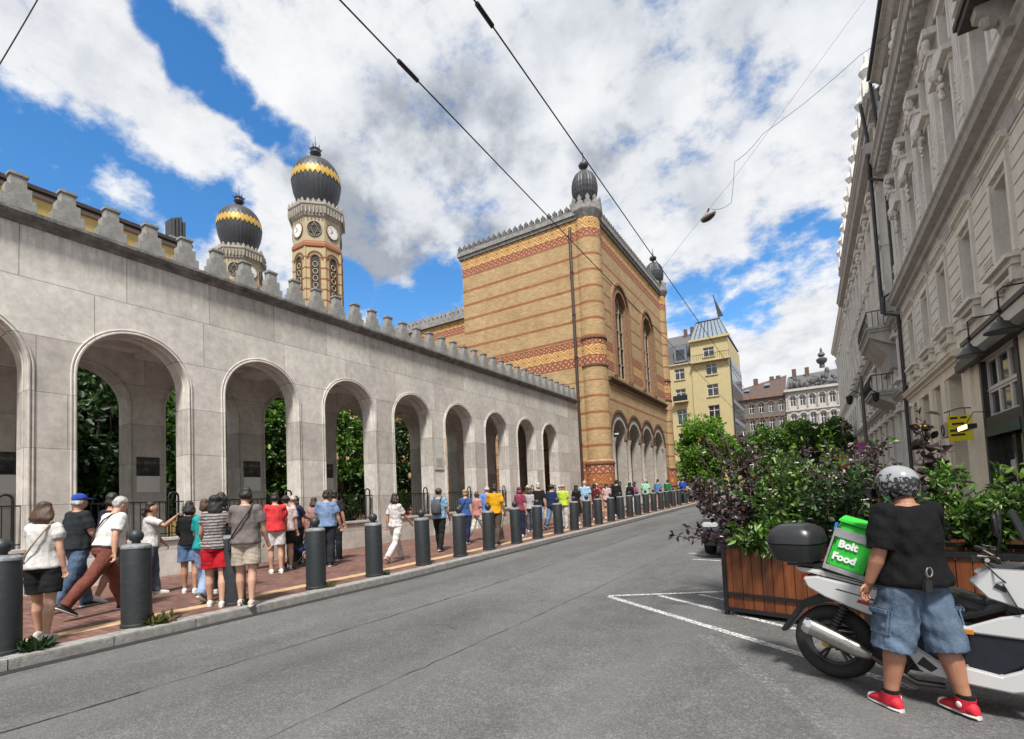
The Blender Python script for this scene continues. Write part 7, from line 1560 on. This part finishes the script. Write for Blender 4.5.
# ------------------------------------------------------------------ cars beyond the planters
def car(label, x, y, rot, col, h=1.55):
    t = thing('parked_car', label, 'car', (x, y, ground(y)), rot + math.pi, 'cars parked beyond the planters'); pm = mat('car paint %.2f' % sum(col), col, .25, .2, coat=.7)
    q = MB(); prof = [(-2.15, .30), (-2.2, .62), (-2.1, .86), (-1.2, .98), (-.6, 1.0), (1.6, 1.02), (2.1, .95), (2.2, .6), (2.1, .28), (1.75, .26), (1.66, .48), (1.45, .6), (1.2, .48), (1.1, .24), (-1.1, .24), (-1.2, .48), (-1.42, .6), (-1.64, .48), (-1.74, .26)]
    q.prism(prof, lambda u, v, w_: (w_, -u, v), -.88, .88); q.build('body', pm, t, 30, .05, world=False)
    g_ = MB(); rows = []
    for (z, f, r_, hw) in ((.98, -1.15, 2.0, .82), (h - .12, -.45, 1.55, .68), (h, -.2, 1.25, .60)): rows += [(-hw, -f, z), (hw, -f, z), (hw, -r_, z), (-hw, -r_, z)]
    g_.add(rows, [(0, 1, 5, 4), (1, 2, 6, 5), (2, 3, 7, 6), (3, 0, 4, 7), (4, 5, 9, 8), (5, 6, 10, 9), (6, 7, 11, 10), (7, 4, 8, 11), (8, 9, 10, 11), (3, 2, 1, 0)]); g_.build('glass_house', mat('car glass', (.015, .018, .02), .05), t, 0, .03, world=False)
    r_ = MB(); r_.box(-.60, .60, -1.24, .19, h - .005, h + .025); 
    for s in (-1, 1):
        r_.tube([(s * .83, 1.14, .99), (s * .685, .46, h - .1), (s * .61, .2, h + .0)], .035, 6); r_.tube([(s * .83, -1.98, .99), (s * .685, -1.54, h - .1), (s * .61, -1.24, h)], .045, 6); r_.tube([(s * .83, -.4, .99), (s * .68, -.4, h - .1), (s * .61, -.4, h)], .035, 6)
    r_.build('roof', pm, t, 0, .01, world=False)
    for (u, s) in ((-1.42, -1), (-1.42, 1), (1.43, -1), (1.43, 1)):
        w_ = MB(); w_.lathe([(.2, -.1), (.31, -.1), (.325, -.06), (.325, .06), (.31, .1), (.2, .1)], (0, 0, 0), 24); M = Matrix.Rotation(math.pi / 2, 3, 'Y'); w_.v = [tuple(M @ Vector(p) + Vector((s * .80, -u, .325))) for p in w_.v]; wo = w_.build('wheel', RUBBER, t, 40, 0, world=False)
        r2_ = MB(); r2_.lathe([(.19, -.06), (.2, .04), (.06, .06), (.03, .06)], (0, 0, 0), 18); r2_.v = [tuple(M @ Vector(p) * 1 + Vector((s * .82, -u, .325))) for p in r2_.v]; r2_.build('rim', mat('grey alloy', (.06, .06, .065)), wo, 40, 0, world=False)
    for s in (-1, 1):
        l_ = MB(); l_.obox((s * .66, 2.13, .74), (.34, .12, .14)); l_.build('headlight', mat('lamp glass', (.5, .5, .5), .1), t, 0, .03, world=False)
        l_ = MB(); l_.obox((s * .70, -2.13, .80), (.28, .12, .16)); l_.build('tail_light', mat('red lens', (.25, .01, .012)), t, 0, .03, world=False)
        l_ = MB(); l_.obox((s * .96, .92, 1.02), (.16, .10, .12)); l_.build('mirror', pm, t, 0, .03, world=False)
    p_ = MB(); p_.box(-.26, .26, -2.215, -2.195, .5, .61); p_.box(-.26, .26, 2.195, 2.215, .4, .51); p_.build('number_plate', mat('plate white', (.55, .55, .52)), t, world=False)
    for y0_, y1_ in ((-2.24, -2.0), (2.0, 2.24)): b_ = MB(); b_.box(-.8, .8, y0_, y1_, .27, .42); b_.build('bumper', BLACK, t, 0, .03, world=False)
car('dark blue grey parked car half hidden by the purple shrubs', -1.55, 14.3, .0, (.022, .027, .035)); car('silver parked car seen through the shrubs behind the dark one', -1.0, 20.0, .0, (.38, .39, .40)); car('dark parked car further along the row', -.9, 26.5, 0, (.05, .05, .055)); car('white van like parked car far down the street', -1.0, 33.5, 0, (.6, .6, .6), 1.9)

# ------------------------------------------------------------------ signs, lamps, wires
ps = thing('sign_pole', 'grey pole with a round blue and red no parking sign behind the shrubs', 'sign', (.90, 14.2, ground(14)))
MB().tube([(.90, 14.2, .05), (.90, 14.2, 2.72)], .03, 10).build('pole', mat('galvanised', (.3, .3, .3), .5, .6), ps)
dc = MB(); fd = Vector((-.06, -.998, 0)); rx_ = Vector((.998, -.06, 0)); ctr = Vector((.90, 14.15, 2.42)); DF = lambda u, v, w_: tuple(ctr + rx_ * u + Vector((0, 0, v)) + fd * w_)
dc.prism(arc(0, 0, .165, 0, 2 * math.pi, 28)[:-1], DF, 0, .012); dk = dc.build('disc', mat('sign blue', (.03, .04, .30), .4), ps)
dr2 = MB(); dr2.prism(arc(0, 0, .167, 0, 2 * math.pi, 28) + arc(0, 0, .132, 2 * math.pi, 0, 28), DF, .0125, .016)
for a in (math.pi / 4, -math.pi / 4):
    c_, s_ = math.cos(a), math.sin(a); dr2.add([DF(-  .135*c_ - .022*s_*-1, -.135*s_ - .022*c_, .0145), DF(-  .135*c_ - .022*s_, -.135*s_ + .022*c_, .0145), DF(  .135*c_ - .022*s_, .135*s_ + .022*c_, .0145), DF(  .135*c_ + .022*s_, .135*s_ - .022*c_, .0145)], [(0, 1, 2, 3)])
dr2.build('red_cross', mat('sign red', (.48, .02, .03), .4), dk)
pl_ = MB(); pl_.prism([(-.17, -.46), (.17, -.46), (.17, -.24), (-.17, -.24)], DF, 0, .01); pl_.build('plate', mat('sign pale', (.5, .48, .46), .5), ps)
ne = thing('stop_sign', 'red round road sign beside the no parking sign among the leaves', 'sign', (.45, 16.0, ground(16)))
MB().tube([(.52, 16.0, .05), (.52, 16.0, 2.45)], .028, 8).build('pole', mat('galvanised', (.3, .3, .3)), ne)
ctr2 = Vector((.52, 15.95, 2.2)); DF2 = lambda u, v, w_: tuple(ctr2 + rx_ * u + Vector((0, 0, v)) + fd * w_); q = MB(); q.prism(arc(0, 0, .2, 0, 2 * math.pi, 24)[:-1], DF2, 0, .012); d2_ = q.build('disc', mat('sign red', (.48, .02, .03)), ne)
q = MB(); q.prism([(-.13, -.03), (.13, -.03), (.13, .03), (-.13, .03)], DF2, .0125, .016); q.build('bar', PUREWHITE, d2_)
lp = thing('lamp_post', 'dark ornate lamp post with twin lantern arms before the right facade', 'lamp', (1.55, 22.5, ground(22)))
q = MB(); q.lathe([(.14, 0), (.14, .9), (.09, 1.0), (.07, 1.4), (.055, 5.0), (.07, 5.1), (.03, 5.4)], (1.55, 22.5, ground(22)), 12); q.build('post', mat('grey post', (.10, .10, .105), .5, .4), lp, 50)
for s in (-1, 1):
    q = MB(); zt = ground(22) + 4.7; q.tube([(1.55, 22.5, zt), (1.55 + s * .25, 22.5, zt + .15), (1.55 + s * .4, 22.5, zt + .02)], .02, 6); q.lathe([(.03, .0), (.12, -.05), (.09, -.3), (.03, -.36)], (1.55 + s * .4, 22.5, zt + .02), 8); q.build('lantern', IRON, lp)
for i, (u, z, wd) in enumerate(((16.75, 5.28, 'left of the picture edge'), (19.45, 5.28, 'nearer the cafe corner'))):
    t = thing('barn_lamp', 'dark dome shaped hanging lamp over the cafe fascia, ' + ('the one by the picture edge' if i == 0 else 'the one nearer the yellow sign'), 'lamp', (XR(u) - .6, u, 5.4), 0, 'dome lamps over the cafe')
    q = MB(); x = XR(u) - .6; q.lathe([(.33, 5.18), (.34, 5.20), (.30, 5.26), (.20, 5.34), (.17, 5.42), (.07, 5.46), (.05, 5.54)], (x, u, 0), 18); q.build('shade', mat('lamp enamel', (.06, .06, .062), .4, .3), t, 50)
    q = MB(); q.tube([(x, u, 5.5), (x, u, 6.2), (x + .12, u, 6.3), (x + .62, u, 6.3)], .02, 6); q.ball((x, u, 5.72), (.05, .05, .06), 8, 6); q.build('bracket', IRON, t, 60)
ys = thing('yellow_sign', 'yellow square shop sign on a curved bracket beside the cafe', 'sign', (XR(22.3), 22.2, 3.4))
q = MB(); x = XR(22.3); q.box(x - .72, x - .12, 22.2, 22.24, 2.88, 3.74); yp = q.build('panel', mat('sign yellow', (.72, .62, .005), .5), ys)
q = MB()
for z, a, b_ in ((3.62, .42, .6), (3.62, .68, .9), (3.42, .5, .85), (3.2, .42, .7), (3.2, .76, .92), (3.05, .5, .9)): q.box(x - b_ * .9 + .15, x - a * .9 + .15, 22.19, 22.199, z, z + .07)
q.build('dark_lettering', BLACK, yp)
q = MB(); q.tube([(x, 22.22, 3.95), (x - .4, 22.22, 3.98), (x - .8, 22.22, 3.86)], .02, 6); q.tube([(x - .65, 22.22, 3.91), (x - .65, 22.22, 3.74)], .01, 5); q.tube([(x - .25, 22.22, 3.97), (x - .25, 22.22, 3.74)], .01, 5); q.build('bracket', IRON, ys)
ac = thing('air_conditioner', 'small beige air conditioner box with dark fan left of the yellow sign', 'air conditioner', (XR(24.4), 24.4, 3.5)); q = FB(); q.fb(23.95, 24.85, .12, .45, 3.15, 3.7); q.build('case', mat('beige case', (.42, .38, .30), .6), ac, bevel=.02); q = FB(); q.tube([(XR(24.4) - .455 - .0, 24.4 + .2 * math.cos(a), 3.42 + .2 * math.sin(a)) for a in [k * math.pi / 8 for k in range(17)]], .03, 6); q.build('fan_ring', BLACK, ac)
ht = thing('patio_heater', 'glowing infrared heater on an arm above the cafe door', 'heater', (XR(20.6), 20.6, 3.3)); q = FB(); x = XR(20.6); q.tube([(x, 20.6, 3.6), (x - .4, 20.6, 3.65), (x - .6, 20.6, 3.3)], .015, 6); q.fb(19.9, 21.3, .50, .72, 3.1, 3.24); q.build('housing', BLACK, ht); q = FB(); q.fb(19.95, 20.9, .721, .74, 3.11, 3.23); q.build('glowing_bar', mat('heater glow', (.9, .35, .1), .5, emit=(1.0, .32, .08), es=9.0), ht)
WIRE = mat('wire', (.02, .02, .021), .5, .3)
def wire(label, pts, r_=.008, ins=(), sag=0.0):
    t = thing('overhead_wire', label, 'cable', pts[0]); q = MB(); P_ = []
    for a, b_ in zip(pts[:-1], pts[1:]):
        for k in range(10): u = k / 10; p = Vector(a).lerp(Vector(b_), u); p.z -= sag * 4 * u * (1 - u); P_.append(p)
    P_.append(Vector(pts[-1])); q.tube(P_, r_, 6); q.build('strand', WIRE, t)
    for (a, b_) in ins: MB().tube([a, b_], .034, 10).build('insulator', BLACK, t, 60)
v3 = lambda a, b_, t_: tuple(lerp(p, q_, t_) for p, q_ in zip(a, b_))
wa, wb_ = (-4.95, -3, 8.52), (-5.75, 33, 8.5); wire('left overhead trolley wire with a thick insulator crossing the brick block', [wa, wb_, (-6.3, 60, 8.6)], .013, [(v3(wa, wb_, (5.55 + 3) / 36), v3(wa, wb_, (6.0 + 3) / 36))])
wc, wd = (-3.5, -3, 8.52), (-3.95, 33, 8.5); wire('right overhead trolley wire with a thick insulator crossing the sky', [wc, wd, (-4.6, 60, 8.6)], .013, [(v3(wc, wd, (5.5 + 3) / 36), v3(wc, wd, (5.9 + 3) / 36))])
wire('short span wire crossing the top left corner of the sky', [(-7.6, 1.2, 5.35), (-6.9, 1.9, 7.6)], .006, sag=.05)
wire('thin span wire rising from the hanging lamp to the right roofs', [(-12.4, 33, 12.0), (-3.5, 24, 14.45), (-2.34, 24, 15.5), (2.9, 24.5, 21.3)], .006, sag=.0)
wire('slack feed wire looping from the hanging lamp to the right facade', [(-3.4, 24, 14.4), (-2.55, 24, 14.4), (-2.3, 24, 16.2), (-1.1, 24, 17.0), (2.5, 24, 18.7), (4.2, 24, 19.6)], .009, sag=.12)
hl = thing('hanging_lamp', 'grey capsule street lamp hanging from a span wire over the road', 'lamp', (-3.55, 24, 14.2))
LM = Matrix.Rotation(-.35, 3, 'Y'); q = MB(); q.ball((-3.55, 24, 14.12), (.36, .2, .15), 16, 10, LM); q.build('housing', mat('lamp grey', (.25, .25, .25), .5), hl, 60); q = MB(); q.ball((-3.55 , 24, 14.06), (.33, .19, .14), 16, 10, LM); q.build('lens', mat('dark lens', (.07, .05, .05), .3), hl, 60); q = MB(); q.tube([(-3.6, 24, 14.2), (-3.5, 24, 14.46)], .04, 6); q.build('clamp', IRON, hl)
